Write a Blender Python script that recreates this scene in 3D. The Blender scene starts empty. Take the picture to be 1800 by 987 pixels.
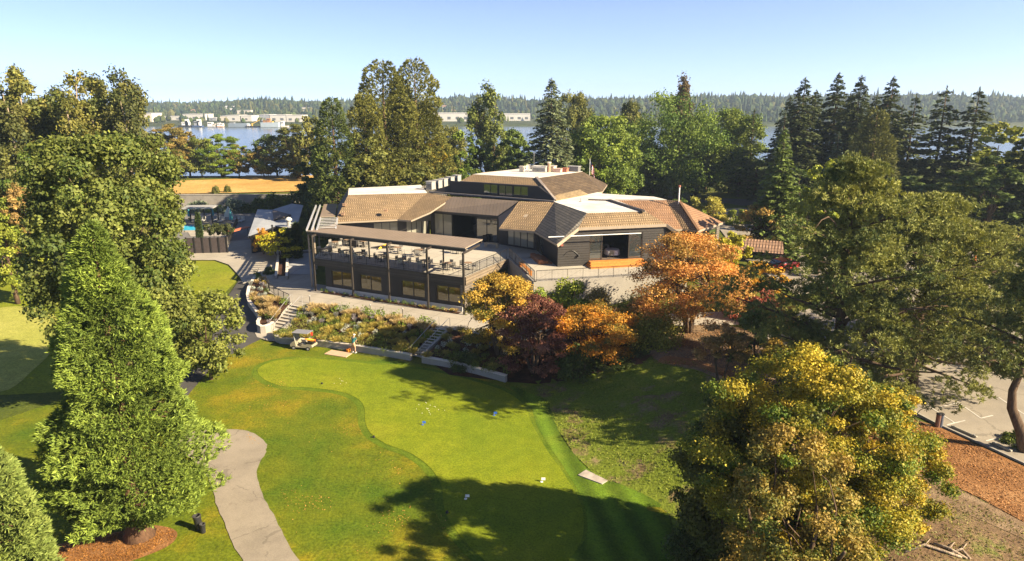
import bpy, bmesh, math, random
import numpy as np
from mathutils import Vector, Matrix
from mathutils.geometry import delaunay_2d_cdt
PI = math.pi
R_ = math.radians
SC = bpy.context.scene
COL = SC.collection
rnd = random.Random(7)

# ------------------------------------------------------------------ camera
CAMZ = 22.0
PITCH = R_(14.6)
CP, SP = math.cos(PITCH), math.sin(PITCH)
FOC = 1200.0

def ray(px, py):
    a = (px - 900.0) / FOC; b = (493.5 - py) / FOC
    return Vector((a, CP + b * SP, -SP + b * CP))

def W(px, py, z):                      # where the view ray meets the level z
    d = ray(px, py); t = (z - CAMZ) / d.z
    return Vector((d.x * t, d.y * t, z))

def DD(px, py, Y):                     # where the view ray meets the distance Y
    d = ray(px, py); t = Y / d.y
    return Vector((d.x * t, Y, CAMZ + d.z * t))

# ------------------------------------------------------------------ terrain
OX, OY = -4.8, 65.5
UA = Vector((0.897, -0.441, 0)).normalized()      # along the deck front, to the right
WA = Vector((0.441, 0.897, 0)).normalized()       # towards the building
UB = Vector((math.cos(R_(12.5)), math.sin(R_(12.5)), 0))
WB = Vector((-UB.y, UB.x, 0))
UC = Vector((math.cos(R_(53)), math.sin(R_(53)), 0))
WC = Vector((-UC.y, UC.x, 0))

def S(t):
    t = np.clip(t, 0, 1); return t * t * (3 - 2 * t)

def T(x, y):
    x = np.asarray(x, float); y = np.asarray(y, float)
    uu = (x - OX) * UA.x + (y - OY) * UA.y
    ww = (x - OX) * WA.x + (y - OY) * WA.y
    zr_ = S((ww + 9.4) / 4.4); zl_ = S((ww + 10.5) / 14.5)
    k = S((uu + 25) / 5.5)
    zb = 1.6 * (zr_ * k + zl_ * (1 - k))
    xe = np.interp(y, [20, 29, 33.5, 36.4, 41, 48.5, 52, 58, 75], [8, 8, 8.6, 5.6, 4.0, 2.6, 1.8, 3.2, 4])
    zr = 2.2 * S((x - xe) / 12.0)
    z = zb + zr - zb * zr / 2.2
    z = z + 1.2 * S((ww - 1) / 10) * S((uu - 4) / 8)
    z = z + 1.3 * np.exp(-((x - 15) / 6.0) ** 2 - ((y - 28) / 5.0) ** 2) * S((x - xe + 1) / 5)
    z = z + 2.7 * S((y - 135.2) / 0.8) * S((-14 - x) / 6)
    yd = 172 + 60 * S((x + 10) / 60)
    k = S((y - yd) / 20)
    z = z * (1 - k) - 8.0 * k
    z = z + 0.05 * np.sin(x * 0.31 + 1) * np.sin(y * 0.27) * S((40 - y) / 10 + 1)* (1 - k)
    return z

def Tz(x, y):
    return float(T(x, y))

def G(px, py):                         # where the view ray meets the terrain
    d = ray(px, py); t = 20.0; last = 20.0
    while t < 900:
        p = d * t
        if CAMZ + p.z - Tz(p.x, p.y) < 0:
            lo, hi = last, t
            for _ in range(24):
                m = (lo + hi) / 2; p = d * m
                if CAMZ + p.z - Tz(p.x, p.y) < 0: hi = m
                else: lo = m
            p = d * hi
            return Vector((p.x, p.y, Tz(p.x, p.y)))
        last = t; t += 0.5
    p = d * t
    return Vector((p.x, p.y, 0))

# ------------------------------------------------------------------ object helpers
def tag(o, label=None, cat=None, group=None, kind=None):
    if label: o['label'] = label
    if cat: o['category'] = cat
    if group: o['group'] = group
    if kind: o['kind'] = kind
    return o

def thing(name, label, cat, loc=(0, 0, 0), rz=0.0, group=None):
    o = bpy.data.objects.new(name, None); COL.objects.link(o)
    o.empty_display_size = 0.2
    o.location = loc; o.rotation_euler = (0, 0, rz)
    return tag(o, label, cat, group)

def link(name, me, parent=None, loc=None):
    o = bpy.data.objects.new(name, me); COL.objects.link(o)
    if parent is not None: o.parent = parent
    if loc is not None: o.location = loc
    return o

class MB:
    """collects faces and links them as one mesh object"""
    def __init__(s): s.v = []; s.f = []; s.uv = {}; s.mi = []; s.cur = 0
    def add(s, vs, fs):
        n = len(s.v); s.v += [tuple(p) for p in vs]
        for f in fs: s.f.append(tuple(i + n for i in f)); s.mi.append(s.cur)
        return s
    def box(s, c, h, ux=None, uy=None, uz=None):
        ux = Vector(ux) if ux is not None else Vector((1, 0, 0))
        uy = Vector(uy) if uy is not None else Vector((-ux.y, ux.x, 0))
        uz = Vector(uz) if uz is not None else Vector((0, 0, 1))
        c = Vector(c); vs = []
        for k in (-1, 1):
            for j in (-1, 1):
                for i in (-1, 1):
                    vs.append(c + ux * h[0] * i + uy * h[1] * j + uz * h[2] * k)
        return s.add(vs, [(0, 2, 3, 1), (4, 5, 7, 6), (0, 1, 5, 4), (2, 6, 7, 3), (0, 4, 6, 2), (1, 3, 7, 5)])
    def bar(s, a, b, w, h=None):
        a = Vector(a); b = Vector(b); d = b - a; L = d.length
        if L < 1e-6: return s
        d /= L
        up = Vector((0, 0, 1)) if abs(d.z) < 0.95 else Vector((1, 0, 0))
        sd = d.cross(up).normalized(); u2 = sd.cross(d)
        return s.box((a + b) / 2, (L / 2, w / 2, (h or w) / 2), d, sd, u2)
    def tube(s, pts, rad, n=6, cap=True):
        pts = [Vector(p) for p in pts]; m = len(pts); vs = []
        if not hasattr(rad, '__len__'): rad = [rad] * m
        ref = Vector((0.3, 0.9, 0.1)).normalized()
        for i in range(m):
            d = (pts[min(i + 1, m - 1)] - pts[max(i - 1, 0)])
            d = d.normalized() if d.length > 1e-9 else Vector((0, 0, 1))
            a = d.cross(ref)
            if a.length < 1e-3: a = d.cross(Vector((1, 0, 0)))
            a.normalize(); b = d.cross(a)
            for k in range(n):
                t = 2 * PI * k / n
                vs.append(pts[i] + (a * math.cos(t) + b * math.sin(t)) * rad[i])
        fs = []
        for i in range(m - 1):
            for k in range(n):
                k2 = (k + 1) % n
                fs.append((i * n + k, i * n + k2, (i + 1) * n + k2, (i + 1) * n + k))
        if cap:
            fs.append(tuple(range(n - 1, -1, -1))); fs.append(tuple((m - 1) * n + k for k in range(n)))
        return s.add(vs, fs)
    def lathe(s, c, prof, n=12, cap=True):
        c = Vector(c); vs = []; fs = []; m = len(prof)
        for r, z in prof:
            for k in range(n):
                t = 2 * PI * k / n; vs.append(c + Vector((r * math.cos(t), r * math.sin(t), z)))
        for i in range(m - 1):
            for k in range(n):
                k2 = (k + 1) % n
                fs.append((i * n + k, i * n + k2, (i + 1) * n + k2, (i + 1) * n + k))
        if cap:
            fs.append(tuple(range(n - 1, -1, -1))); fs.append(tuple((m - 1) * n + k for k in range(n)))
        return s.add(vs, fs)
    def prism(s, poly, z0, z1):
        """poly: ccw list of (x,y); z0/z1 numbers or lists"""
        n = len(poly)
        if not hasattr(z0, '__len__'): z0 = [z0] * n
        if not hasattr(z1, '__len__'): z1 = [z1] * n
        a = sum(poly[i][0] * poly[(i + 1) % n][1] - poly[(i + 1) % n][0] * poly[i][1] for i in range(n))
        if a < 0: poly = poly[::-1]; z0 = z0[::-1]; z1 = z1[::-1]
        vs = [(p[0], p[1], z0[i]) for i, p in enumerate(poly)] + [(p[0], p[1], z1[i]) for i, p in enumerate(poly)]
        fs = [tuple(range(n - 1, -1, -1)), tuple(range(n, 2 * n))]
        for i in range(n):
            j = (i + 1) % n; fs.append((i, j, n + j, n + i))
        return s.add(vs, fs)
    def build(s, name, m, parent=None, smooth=False, bevel=0):
        me = bpy.data.meshes.new(name)
        off = Vector(parent_origin(parent)) if parent is not None else Vector((0, 0, 0))
        me.from_pydata([(p[0] - off.x, p[1] - off.y, p[2] - off.z) for p in s.v], [], s.f)
        for mm in (m if isinstance(m, (list, tuple)) else [m]): me.materials.append(mm)
        if isinstance(m, (list, tuple)): me.polygons.foreach_set('material_index', s.mi)
        if smooth: me.polygons.foreach_set('use_smooth', [True] * len(me.polygons))
        me.update()
        o = link(name, me, parent)
        if bevel:
            b = o.modifiers.new('bevel', 'BEVEL'); b.width = bevel; b.segments = 1; b.limit_method = 'ANGLE'
        return o

def parent_origin(o):
    """world origin of an un-rotated thing (walks up the parents)"""
    p = Vector((0, 0, 0))
    while o is not None:
        if abs(o.rotation_euler.z) < 1e-9: p += Vector(o.location)
        o = o.parent
    return p

# ------------------------------------------------------------------ materials
class NT:
    def __init__(s, name):
        s.m = bpy.data.materials.new(name); s.m.use_nodes = True
        s.t = s.m.node_tree; s.t.nodes.clear()
        s.out = s.t.nodes.new('ShaderNodeOutputMaterial')
    def n(s, typ, **kw):
        nd = s.t.nodes.new(typ)
        for k, v in kw.items():
            if k.startswith('i_'):
                key = k[2:]; key = int(key) if key.isdigit() else key.replace('_', ' ')
                nd.inputs[key].default_value = v
            else: setattr(nd, k, v)
        return nd
    def l(s, a, b): s.t.links.new(a, b)
    def noise(s, vec, scale, detail=4, rough=0.55, dim='3D'):
        nd = s.n('ShaderNodeTexNoise', i_Scale=scale, i_Detail=detail, i_Roughness=rough)
        if vec is not None: s.l(vec, nd.inputs['Vector'])
        return nd.outputs['Fac']
    def ramp(s, fac, stops):
        nd = s.n('ShaderNodeValToRGB'); e = nd.color_ramp.elements
        while len(e) > 1: e.remove(e[0])
        e[0].position = stops[0][0]; e[0].color = (*stops[0][1], 1)
        for p, c in stops[1:]:
            q = e.new(p); q.color = (*c, 1)
        s.l(fac, nd.inputs['Fac']); return nd.outputs['Color']
    def mix(s, fac, a, b, typ='MIX'):
        nd = s.n('ShaderNodeMix', data_type='RGBA', blend_type=typ)
        if hasattr(fac, 'is_output'): s.l(fac, nd.inputs[0])
        else: nd.inputs[0].default_value = fac
        for i, v in ((6, a), (7, b)):
            if hasattr(v, 'is_output'): s.l(v, nd.inputs[i])
            else: nd.inputs[i].default_value = (*v, 1)
        return nd.outputs[2]
    def math(s, op, a, b=None, c=None):
        nd = s.n('ShaderNodeMath', operation=op)
        for i, v in enumerate((a, b, c)):
            if v is None: continue
            if hasattr(v, 'is_output'): s.l(v, nd.inputs[i])
            else: nd.inputs[i].default_value = v
        return nd.outputs[0]
    def bump(s, h, strength, dist=0.05):
        nd = s.n('ShaderNodeBump', i_Strength=strength, i_Distance=dist); s.l(h, nd.inputs['Height'])
        return nd.outputs['Normal']
    def bsdf(s, col, rough=0.7, normal=None, metal=0.0, spec=0.5, **kw):
        nd = s.n('ShaderNodeBsdfPrincipled')
        if hasattr(col, 'is_output'): s.l(col, nd.inputs['Base Color'])
        else: nd.inputs['Base Color'].default_value = (*col, 1)
        if hasattr(rough, 'is_output'): s.l(rough, nd.inputs['Roughness'])
        else: nd.inputs['Roughness'].default_value = rough
        nd.inputs['Metallic'].default_value = metal
        nd.inputs['Specular IOR Level'].default_value = spec
        for k, v in kw.items(): nd.inputs[k.replace('_', ' ')].default_value = v
        if normal is not None: s.l(normal, nd.inputs['Normal'])
        s.l(nd.outputs[0], s.out.inputs[0]); return nd
    def pos(s): return s.n('ShaderNodeNewGeometry').outputs['Position']
    def uv(s): return s.n('ShaderNodeUVMap').outputs['UV']
    def obj(s): return s.n('ShaderNodeTexCoord').outputs['Object']

MATS = {}
def simple(name, col, rough=0.6, var=0.25, scale=3.0, metal=0.0, spec=0.4, bump=0.0):
    if name in MATS: return MATS[name]
    k = NT(name); p = k.obj()
    f = k.noise(p, scale, 5)
    lo = tuple(c * (1 - var) for c in col); hi = tuple(min(1, c * (1 + var)) for c in col)
    c = k.ramp(f, [(0.3, lo), (0.7, hi)])
    nm = k.bump(k.noise(p, scale * 8, 3), bump) if bump else None
    k.bsdf(c, rough, nm, metal, spec); MATS[name] = k.m; return k.m

def m_grass(name, c1, c2, c3, big=0.12, fine=9.0, bump=0.6, stripes=None):
    k = NT(name); p = k.pos()
    f = k.noise(p, big, 6, 0.6)
    f2 = k.noise(p, fine, 4, 0.7)
    f3 = k.noise(p, 1.1, 4, 0.6)
    col = k.ramp(f, [(0.36, c1), (0.52, c2), (0.66, c3)])
    v = k.ramp(f2, [(0.34, (0.64, 0.66, 0.6)), (0.5, (1, 1, 1)), (0.66, (1.34, 1.3, 1.25))])
    v3 = k.ramp(f3, [(0.3, (0.85, 0.86, 0.8)), (0.7, (1.12, 1.1, 1.1))])
    col = k.mix(1.0, col, v, 'MULTIPLY'); col = k.mix(1.0, col, v3, 'MULTIPLY')
    if stripes:
        sep = k.n('ShaderNodeSeparateXYZ'); k.l(p, sep.inputs[0])
        a, b, per, amt = stripes
        t = k.math('ADD', k.math('MULTIPLY', sep.outputs[0], a), k.math('MULTIPLY', sep.outputs[1], b))
        sn = k.math('SINE', k.math('MULTIPLY', t, 2 * PI / per))
        sc = k.math('ADD', k.math('MULTIPLY', sn, amt), 1.0)
        cm = k.n('ShaderNodeCombineXYZ')
        for i in range(3): k.l(sc, cm.inputs[i])
        col = k.mix(1.0, col, cm.outputs[0], 'MULTIPLY')
    nm = k.bump(f2, bump, 0.06)
    k.bsdf(col, 0.85, nm, 0, 0.15)
    MATS[name] = k.m; return k.m

def m_ground(name, stops, scale=0.8, fine=7.0, bump=0.7, dist=0.08, rough=0.9, extra=None):
    k = NT(name); p = k.pos()
    f = k.noise(p, scale, 7, 0.62); f2 = k.noise(p, fine, 5, 0.7)
    col = k.ramp(f, stops)
    v = k.ramp(f2, [(0.28, (0.6, 0.6, 0.6)), (0.5, (1, 1, 1)), (0.75, (1.35, 1.32, 1.3))])
    col = k.mix(1.0, col, v, 'MULTIPLY')
    if extra:                       # green growth in patches
        f3 = k.noise(p, extra[1], 6, 0.7)
        fac = k.ramp(f3, [(extra[2], (0, 0, 0)), (extra[2] + 0.1, (1, 1, 1))])
        col = k.mix(fac, col, k.mix(1.0, extra[0], v, 'MULTIPLY'))
    k.bsdf(col, rough, k.bump(f2, bump, dist), 0, 0.15); MATS[name] = k.m; return k.m

def m_concrete(name, col, joint=0.0, rough=0.8, stain=0.3, ang=0.0, crack=0.0):
    k = NT(name); p = k.pos()
    f = k.noise(p, 0.35, 7, 0.65); f2 = k.noise(p, 14, 4, 0.6)
    c = k.ramp(f, [(0.3, tuple(x * (1 - stain) for x in col)), (0.55, col), (0.75, tuple(x * 1.12 for x in col))])
    v = k.ramp(f2, [(0.3, (0.86, 0.86, 0.86)), (0.7, (1.1, 1.1, 1.1))])
    c = k.mix(1.0, c, v, 'MULTIPLY')
    if crack:
        vo = k.n('ShaderNodeTexVoronoi', feature='DISTANCE_TO_EDGE', i_Scale=crack)
        wp = k.n('ShaderNodeVectorMath', operation='MULTIPLY_ADD'); nz = k.n('ShaderNodeTexNoise', i_Scale=1.2, i_Detail=4.0); k.l(p, nz.inputs['Vector'])
        k.l(nz.outputs['Color'], wp.inputs[0]); wp.inputs[1].default_value = (1.2, 1.2, 0); k.l(p, wp.inputs[2]); k.l(wp.outputs[0], vo.inputs['Vector'])
        lt = k.math('LESS_THAN', vo.outputs['Distance'], .011)
        f4 = k.noise(p, .9, 3); lt = k.math('MULTIPLY', lt, k.math('GREATER_THAN', f4, .48))
        c = k.mix(k.math('MULTIPLY', lt, .35), c, tuple(x * .3 for x in col))
        st = k.ramp(k.noise(p, .8, 5, .7), [(.6, (1, 1, 1)), (.72, (.74, .72, .7))]); c = k.mix(1.0, c, st, 'MULTIPLY')
    if joint:
        sep = k.n('ShaderNodeSeparateXYZ'); k.l(p, sep.inputs[0])
        ca, sa = math.cos(ang), math.sin(ang)
        fac = None
        for (a, b) in ((ca, sa), (-sa, ca)):
            t = k.math('ADD', k.math('MULTIPLY', sep.outputs[0], a), k.math('MULTIPLY', sep.outputs[1], b))
            fr = k.math('PINGPONG', t, joint / 2)
            g = k.math('LESS_THAN', fr, 0.035)
            fac = g if fac is None else k.math('MAXIMUM', fac, g)
        c = k.mix(k.math('MULTIPLY', fac, 0.5), c, tuple(x * 0.35 for x in col))
    k.bsdf(c, rough, k.bump(f2, 0.15, 0.02), 0, 0.3); MATS[name] = k.m; return k.m

def m_tile(name, c1, c2, row=0.36, colw=0.3, rib=True):
    """roof tiles: rows and ribs in metres of the slope's own UVs"""
    k = NT(name); uv = k.uv()
    sep = k.n('ShaderNodeSeparateXYZ'); k.l(uv, sep.inputs[0])
    br = k.n('ShaderNodeTexBrick', i_Scale=1.0, offset=0.5, offset_frequency=2)
    br.inputs['Brick Width'].default_value = colw; br.inputs['Row Height'].default_value = row
    br.inputs['Mortar Size'].default_value = 0.035; br.inputs['Mortar Smooth'].default_value = 0.3
    br.inputs['Color1'].default_value = (*c1, 1); br.inputs['Color2'].default_value = (*c2, 1)
    br.inputs['Mortar'].default_value = (*[x * 0.45 for x in c1], 1)
    k.l(uv, br.inputs['Vector'])
    f = k.noise(k.pos(), 0.7, 6, 0.6)
    v = k.ramp(f, [(0.3, (0.78, 0.78, 0.8)), (0.7, (1.18, 1.15, 1.1))])
    c = k.mix(1.0, br.outputs['Color'], v, 'MULTIPLY')
    saw = k.math('FRACT', k.math('DIVIDE', sep.outputs[1], row))
    saw = k.math('SUBTRACT', 1.0, saw)
    w = k.math('SINE', k.math('MULTIPLY', sep.outputs[0], 2 * PI / colw))
    h = k.math('ADD', saw, k.math('MULTIPLY', w, 0.35 if rib else 0.0))
    k.bsdf(c, 0.75, k.bump(h, 0.6, 0.06), 0, 0.25); MATS[name] = k.m; return k.m

def m_siding(name, col, per=0.26):
    k = NT(name); p = k.pos()
    sep = k.n('ShaderNodeSeparateXYZ'); k.l(p, sep.inputs[0])
    fr = k.math('FRACT', k.math('DIVIDE', sep.outputs[2], per))
    ln = k.math('LESS_THAN', fr, 0.14)
    f = k.noise(p, 1.5, 5)
    c = k.ramp(f, [(0.3, tuple(x * 0.85 for x in col)), (0.7, tuple(x * 1.15 for x in col))])
    c = k.mix(ln, c, tuple(x * 0.25 for x in col))
    k.bsdf(c, 0.55, k.bump(k.math('SUBTRACT', 1.0, fr), 0.6, 0.03), 0, 0.35); MATS[name] = k.m; return k.m

def m_metalroof(name, col, per=0.45, axis=0):
    k = NT(name); uv = k.uv()
    sep = k.n('ShaderNodeSeparateXYZ'); k.l(uv, sep.inputs[0])
    pp = k.math('PINGPONG', sep.outputs[axis], per / 2)
    ln = k.math('LESS_THAN', pp, 0.04)
    f = k.noise(k.pos(), 0.6, 4)
    c = k.ramp(f, [(0.3, tuple(x * 0.9 for x in col)), (0.7, tuple(x * 1.1 for x in col))])
    c = k.mix(k.math('MULTIPLY', ln, 0.35), c, tuple(x * 0.4 for x in col))
    k.bsdf(c, 0.5, k.bump(ln, 0.7, 0.04), 0.0, 0.4); MATS[name] = k.m; return k.m

def m_glass(name, tint=(0.02, 0.025, 0.03), ior=2.0, rough=0.02):
    k = NT(name)
    f = k.noise(k.pos(), 0.9, 2)
    k.bsdf(tint, rough, k.bump(f, 0.05, 0.02), 0, 0.5, IOR=ior); MATS[name] = k.m; return k.m

def m_leaf(name, trans=0.35, rough=0.6):
    """foliage: own colour of the plant from the object's colour and its second colour, mixed leaf by leaf"""
    k = NT(name)
    oi = k.n('ShaderNodeObjectInfo')
    a2 = k.n('ShaderNodeAttribute', attribute_type='OBJECT', attribute_name='leaf_colour')
    at = k.n('ShaderNodeAttribute', attribute_type='GEOMETRY', attribute_name='leaf')
    sep = k.n('ShaderNodeSeparateColor'); k.l(at.outputs['Color'], sep.inputs[0])
    c = k.mix(sep.outputs[0], oi.outputs['Color'], a2.outputs['Color'])
    cm = k.n('ShaderNodeCombineXYZ')
    for i in range(3): k.l(sep.outputs[1], cm.inputs[i])
    c = k.mix(1.0, c, cm.outputs[0], 'MULTIPLY')
    df = k.n('ShaderNodeBsdfPrincipled'); k.l(c, df.inputs['Base Color'])
    df.inputs['Roughness'].default_value = rough; df.inputs['Specular IOR Level'].default_value = 0.25
    tr = k.n('ShaderNodeBsdfTranslucent')
    k.l(k.mix(1.0, c, (1.25, 1.2, 0.6), 'MULTIPLY'), tr.inputs['Color'])
    mx = k.n('ShaderNodeMixShader', i_0=trans); k.l(df.outputs[0], mx.inputs[1]); k.l(tr.outputs[0], mx.inputs[2])
    k.l(mx.outputs[0], k.out.inputs[0]); MATS[name] = k.m; return k.m

def m_bark(name, col):
    k = NT(name); p = k.obj()
    mp = k.n('ShaderNodeMapping'); mp.inputs['Scale'].default_value = (1, 1, 0.2); k.l(p, mp.inputs[0])
    f = k.noise(mp.outputs[0], 9, 5, 0.65)
    c = k.ramp(f, [(0.3, tuple(x * 0.5 for x in col)), (0.7, tuple(x * 1.35 for x in col))])
    k.bsdf(c, 0.9, k.bump(f, 0.7, 0.06), 0, 0.15); MATS[name] = k.m; return k.m
RZ1 = 5.2
HAZE = 0.00024
# ------------------------------------------------------------------ foliage
LEAF = m_leaf('leaf_foliage', 0.24)
NEEDLE = m_leaf('needle_foliage', 0.12, 0.65)
BARK = m_bark('brown_bark', (0.11, 0.075, 0.05))
BARKL = m_bark('pale_bark', (0.34, 0.27, 0.2))
BARKR = m_bark('red_bark', (0.12, 0.07, 0.042))

def nrm(a): return a / np.maximum(np.linalg.norm(a, axis=-1, keepdims=True), 1e-9)

def rdir(r, n): return nrm(r.normal(size=(n, 3)))

class Fol:
    """leaf cards collected as arrays"""
    def __init__(s): s.P = []; s.D = []; s.N = []; s.L = []; s.Wd = []; s.t = []; s.v = []
    def add(s, P, D, N, L, Wd, t, v):
        n = len(P)
        f = lambda a: np.broadcast_to(np.asarray(a, float), (n,)).copy()
        s.P.append(P); s.D.append(D); s.N.append(N); s.L.append(f(L)); s.Wd.append(f(Wd)); s.t.append(f(t)); s.v.append(f(v))
    def mesh(s, name, mat):
        P = np.concatenate(s.P); D = nrm(np.concatenate(s.D)); N = np.concatenate(s.N)
        L = np.concatenate(s.L)[:, None]; Wd = np.concatenate(s.Wd)[:, None]
        sd = nrm(np.cross(D, N)); nn = np.cross(sd, D)
        n = len(P); V = np.empty((n, 4, 3))
        V[:, 0] = P - D * L * .5; V[:, 2] = P + D * L * .5
        V[:, 1] = P + sd * Wd * .5 + nn * Wd * 0.12 - D * L * 0.06
        V[:, 3] = P - sd * Wd * .5 + nn * Wd * 0.12 - D * L * 0.06
        V = V.reshape(-1, 3)
        me = bpy.data.meshes.new(name)
        me.vertices.add(4 * n); me.vertices.foreach_set('co', V.astype(np.float32).ravel())
        me.loops.add(4 * n); me.loops.foreach_set('vertex_index', np.arange(4 * n, dtype=np.int32))
        me.polygons.add(n); me.polygons.foreach_set('loop_start', np.arange(0, 4 * n, 4, dtype=np.int32))
        at = me.attributes.new('leaf', 'FLOAT_COLOR', 'POINT')
        c = np.ones((n, 4)); c[:, 0] = np.clip(np.concatenate(s.t), 0, 1); c[:, 1] = np.concatenate(s.v); c[:, 2] = 0
        at.data.foreach_set('color', np.repeat(c, 4, axis=0).astype(np.float32).ravel())
        me.materials.append(mat); me.update(calc_edges=True)
        return me

def clump_leaves(F, r, c, rad, n, leaf, wl, t, v, flat=0.8, out=0.7, up=0.35, core=0.5):
    """one clump of leaves around c"""
    d = rdir(r, n)
    q = (np.where(r.random(n) < .16, r.uniform(1, 1.4, n), r.uniform(core, 1, n) ** .8))[:, None]
    off = d * q * rad; off[:, 2] *= flat
    P = c + off
    N = nrm(d * out + r.normal(size=(n, 3)) * 0.55 + np.array([0, 0, up]))
    D = nrm(np.cross(N, r.normal(size=(n, 3))) + np.array([0, 0, -0.25]))
    L = leaf * r.uniform(0.65, 1.3, n)
    F.add(P, D, N, L, L * wl * r.uniform(0.8, 1.2, n), np.clip(t + r.normal(size=n) * 0.16, 0, 1), v * np.exp(r.normal(size=n) * 0.16))

def lumps(r, n):
    a = rdir(r, n); k = r.uniform(2.5, 6, n); am = r.uniform(-0.22, 0.3, n)
    def f(d):
        s = 0
        for i in range(n): s = s + am[i] * np.exp(k[i] * (d @ a[i] - 1) * 1.6)
        return 1 + s
    return f

def limb(mb, r, a, b, r0, r1, bend=0.12, n=5, seg=4):
    a = np.array(a, float); b = np.array(b, float); L = np.linalg.norm(b - a)
    pts = []; rs = []; o = r.normal(size=3) * bend * L
    for i in range(seg + 1):
        t = i / seg
        p = a + (b - a) * t + o * math.sin(PI * t) + np.array([0, 0, 0.1 * L * math.sin(PI * t)])
        pts.append(p); rs.append(r0 + (r1 - r0) * t)
    mb.tube(pts, rs, n)

def gen_broad(seed, H, R, leaf=.3, nl=12000, nc=110, base=.25, wl=.75, tw=0.5, trunk=None, stems=1, bot=.45, core=.45, flat=.8, lump=7, fill=.35, oval=1.0, cr=(.12, .22), nlimb=16):
    """broad-leaved crown: lumpy outline of many leaf clumps with gaps"""
    r = np.random.default_rng(seed); F = Fol(); mb = MB()
    zc = H * (base + (1 - base) * bot); up = H - zc; dn = zc - H * base
    lf = lumps(r, lump)
    d = rdir(r, nc); rr = lf(d) * np.where(r.random(nc) < fill, r.uniform(.35, .75, nc), r.uniform(.78, 1.0, nc))
    C = d * rr[:, None]
    C[:, 0] *= R * oval; C[:, 1] *= R; C[:, 2] = zc + np.where(C[:, 2] > 0, C[:, 2] * up, C[:, 2] * dn)
    rad = R * r.uniform(cr[0], cr[1], nc)
    C[:, 2] = np.minimum(C[:, 2], H - rad * .5)
    n_each = np.maximum(6, (nl * rad ** 2 / np.sum(rad ** 2)).astype(int))
    tn = r.uniform(0, 1, nc) * tw + (1 - tw) * .5
    for i in range(nc):
        clump_leaves(F, r, C[i], rad[i], n_each[i], leaf, wl, tn[i], math.exp(r.normal() * .12), flat=flat, core=core)
    tr = trunk or H * .022
    for s in range(stems):
        o = np.clip(np.array([r.normal(), r.normal(), 0]), -1.1, 1.1) * (tr * 1.6 if stems > 1 else 0)
        top = np.array([o[0] * 4, o[1] * 4, zc + up * .3])
        limb(mb, r, o + [0, 0, -.3], top, tr * (1 if stems == 1 else .7), tr * .25, .03, 7, 6)
        big = np.argsort(-rad)[:max(8, nc // 2)]
        for i in r.choice(big, min(len(big), nlimb if stems == 1 else 7), replace=False):
            C[i] = C[i]; t = r.uniform(.3, .85); a = o + (top - o) * t; tgt = a + (C[i] - a) * .88
            if a[2] > C[i][2]: a = o + (top - o) * .3
            limb(mb, r, a, a + (C[i] - a) * .9, tr * .4 * (1.1 - t), tr * .05)
    return F, mb

def gen_layer(seed, H, R, leaf=.2, nl=14000, nc=80, base=.12, tw=.7, stems=4, wl=.6, dome=1.0):
    """garden maple: flat pads of leaves in layers on spreading stems"""
    r = np.random.default_rng(seed); F = Fol(); mb = MB()
    C = []
    for i in range(nc):
        z = r.uniform(base, .95) ** .8
        prof = math.sqrt(max(0.02, 1 - ((z - .42) / .6) ** 2))
        a = r.uniform(0, 2 * PI); q = prof * (r.uniform(.72, 1.05) if r.random() < .7 else r.uniform(.2, .7))
        C.append((R * q * math.cos(a), R * q * math.sin(a), z * H * dome))
    C = np.array(C); rad = R * r.uniform(.15, .28, nc)
    ne = (nl * rad ** 2 / np.sum(rad ** 2)).astype(int)
    for i in range(nc):
        t = (1 - tw) * .5 + tw * r.random()
        clump_leaves(F, r, C[i], rad[i], max(6, ne[i]), leaf, wl, t, math.exp(r.normal() * .13), flat=.42, out=.45, up=.8, core=.2)
    tr = H * .028
    for s in range(stems):
        a = 2 * PI * s / stems + r.uniform(0, 1); top = np.array([R * .35 * math.cos(a), R * .35 * math.sin(a), H * .55])
        st = np.array([.12 * math.cos(a), .12 * math.sin(a), -.2])
        limb(mb, r, st, top, tr * .75, tr * .4, .06, 6, 5)
        for i in r.choice(nc, 9, replace=False): limb(mb, r, top * r.uniform(.75, 1), C[i], tr * .3, tr * .07)
    return F, mb

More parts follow.
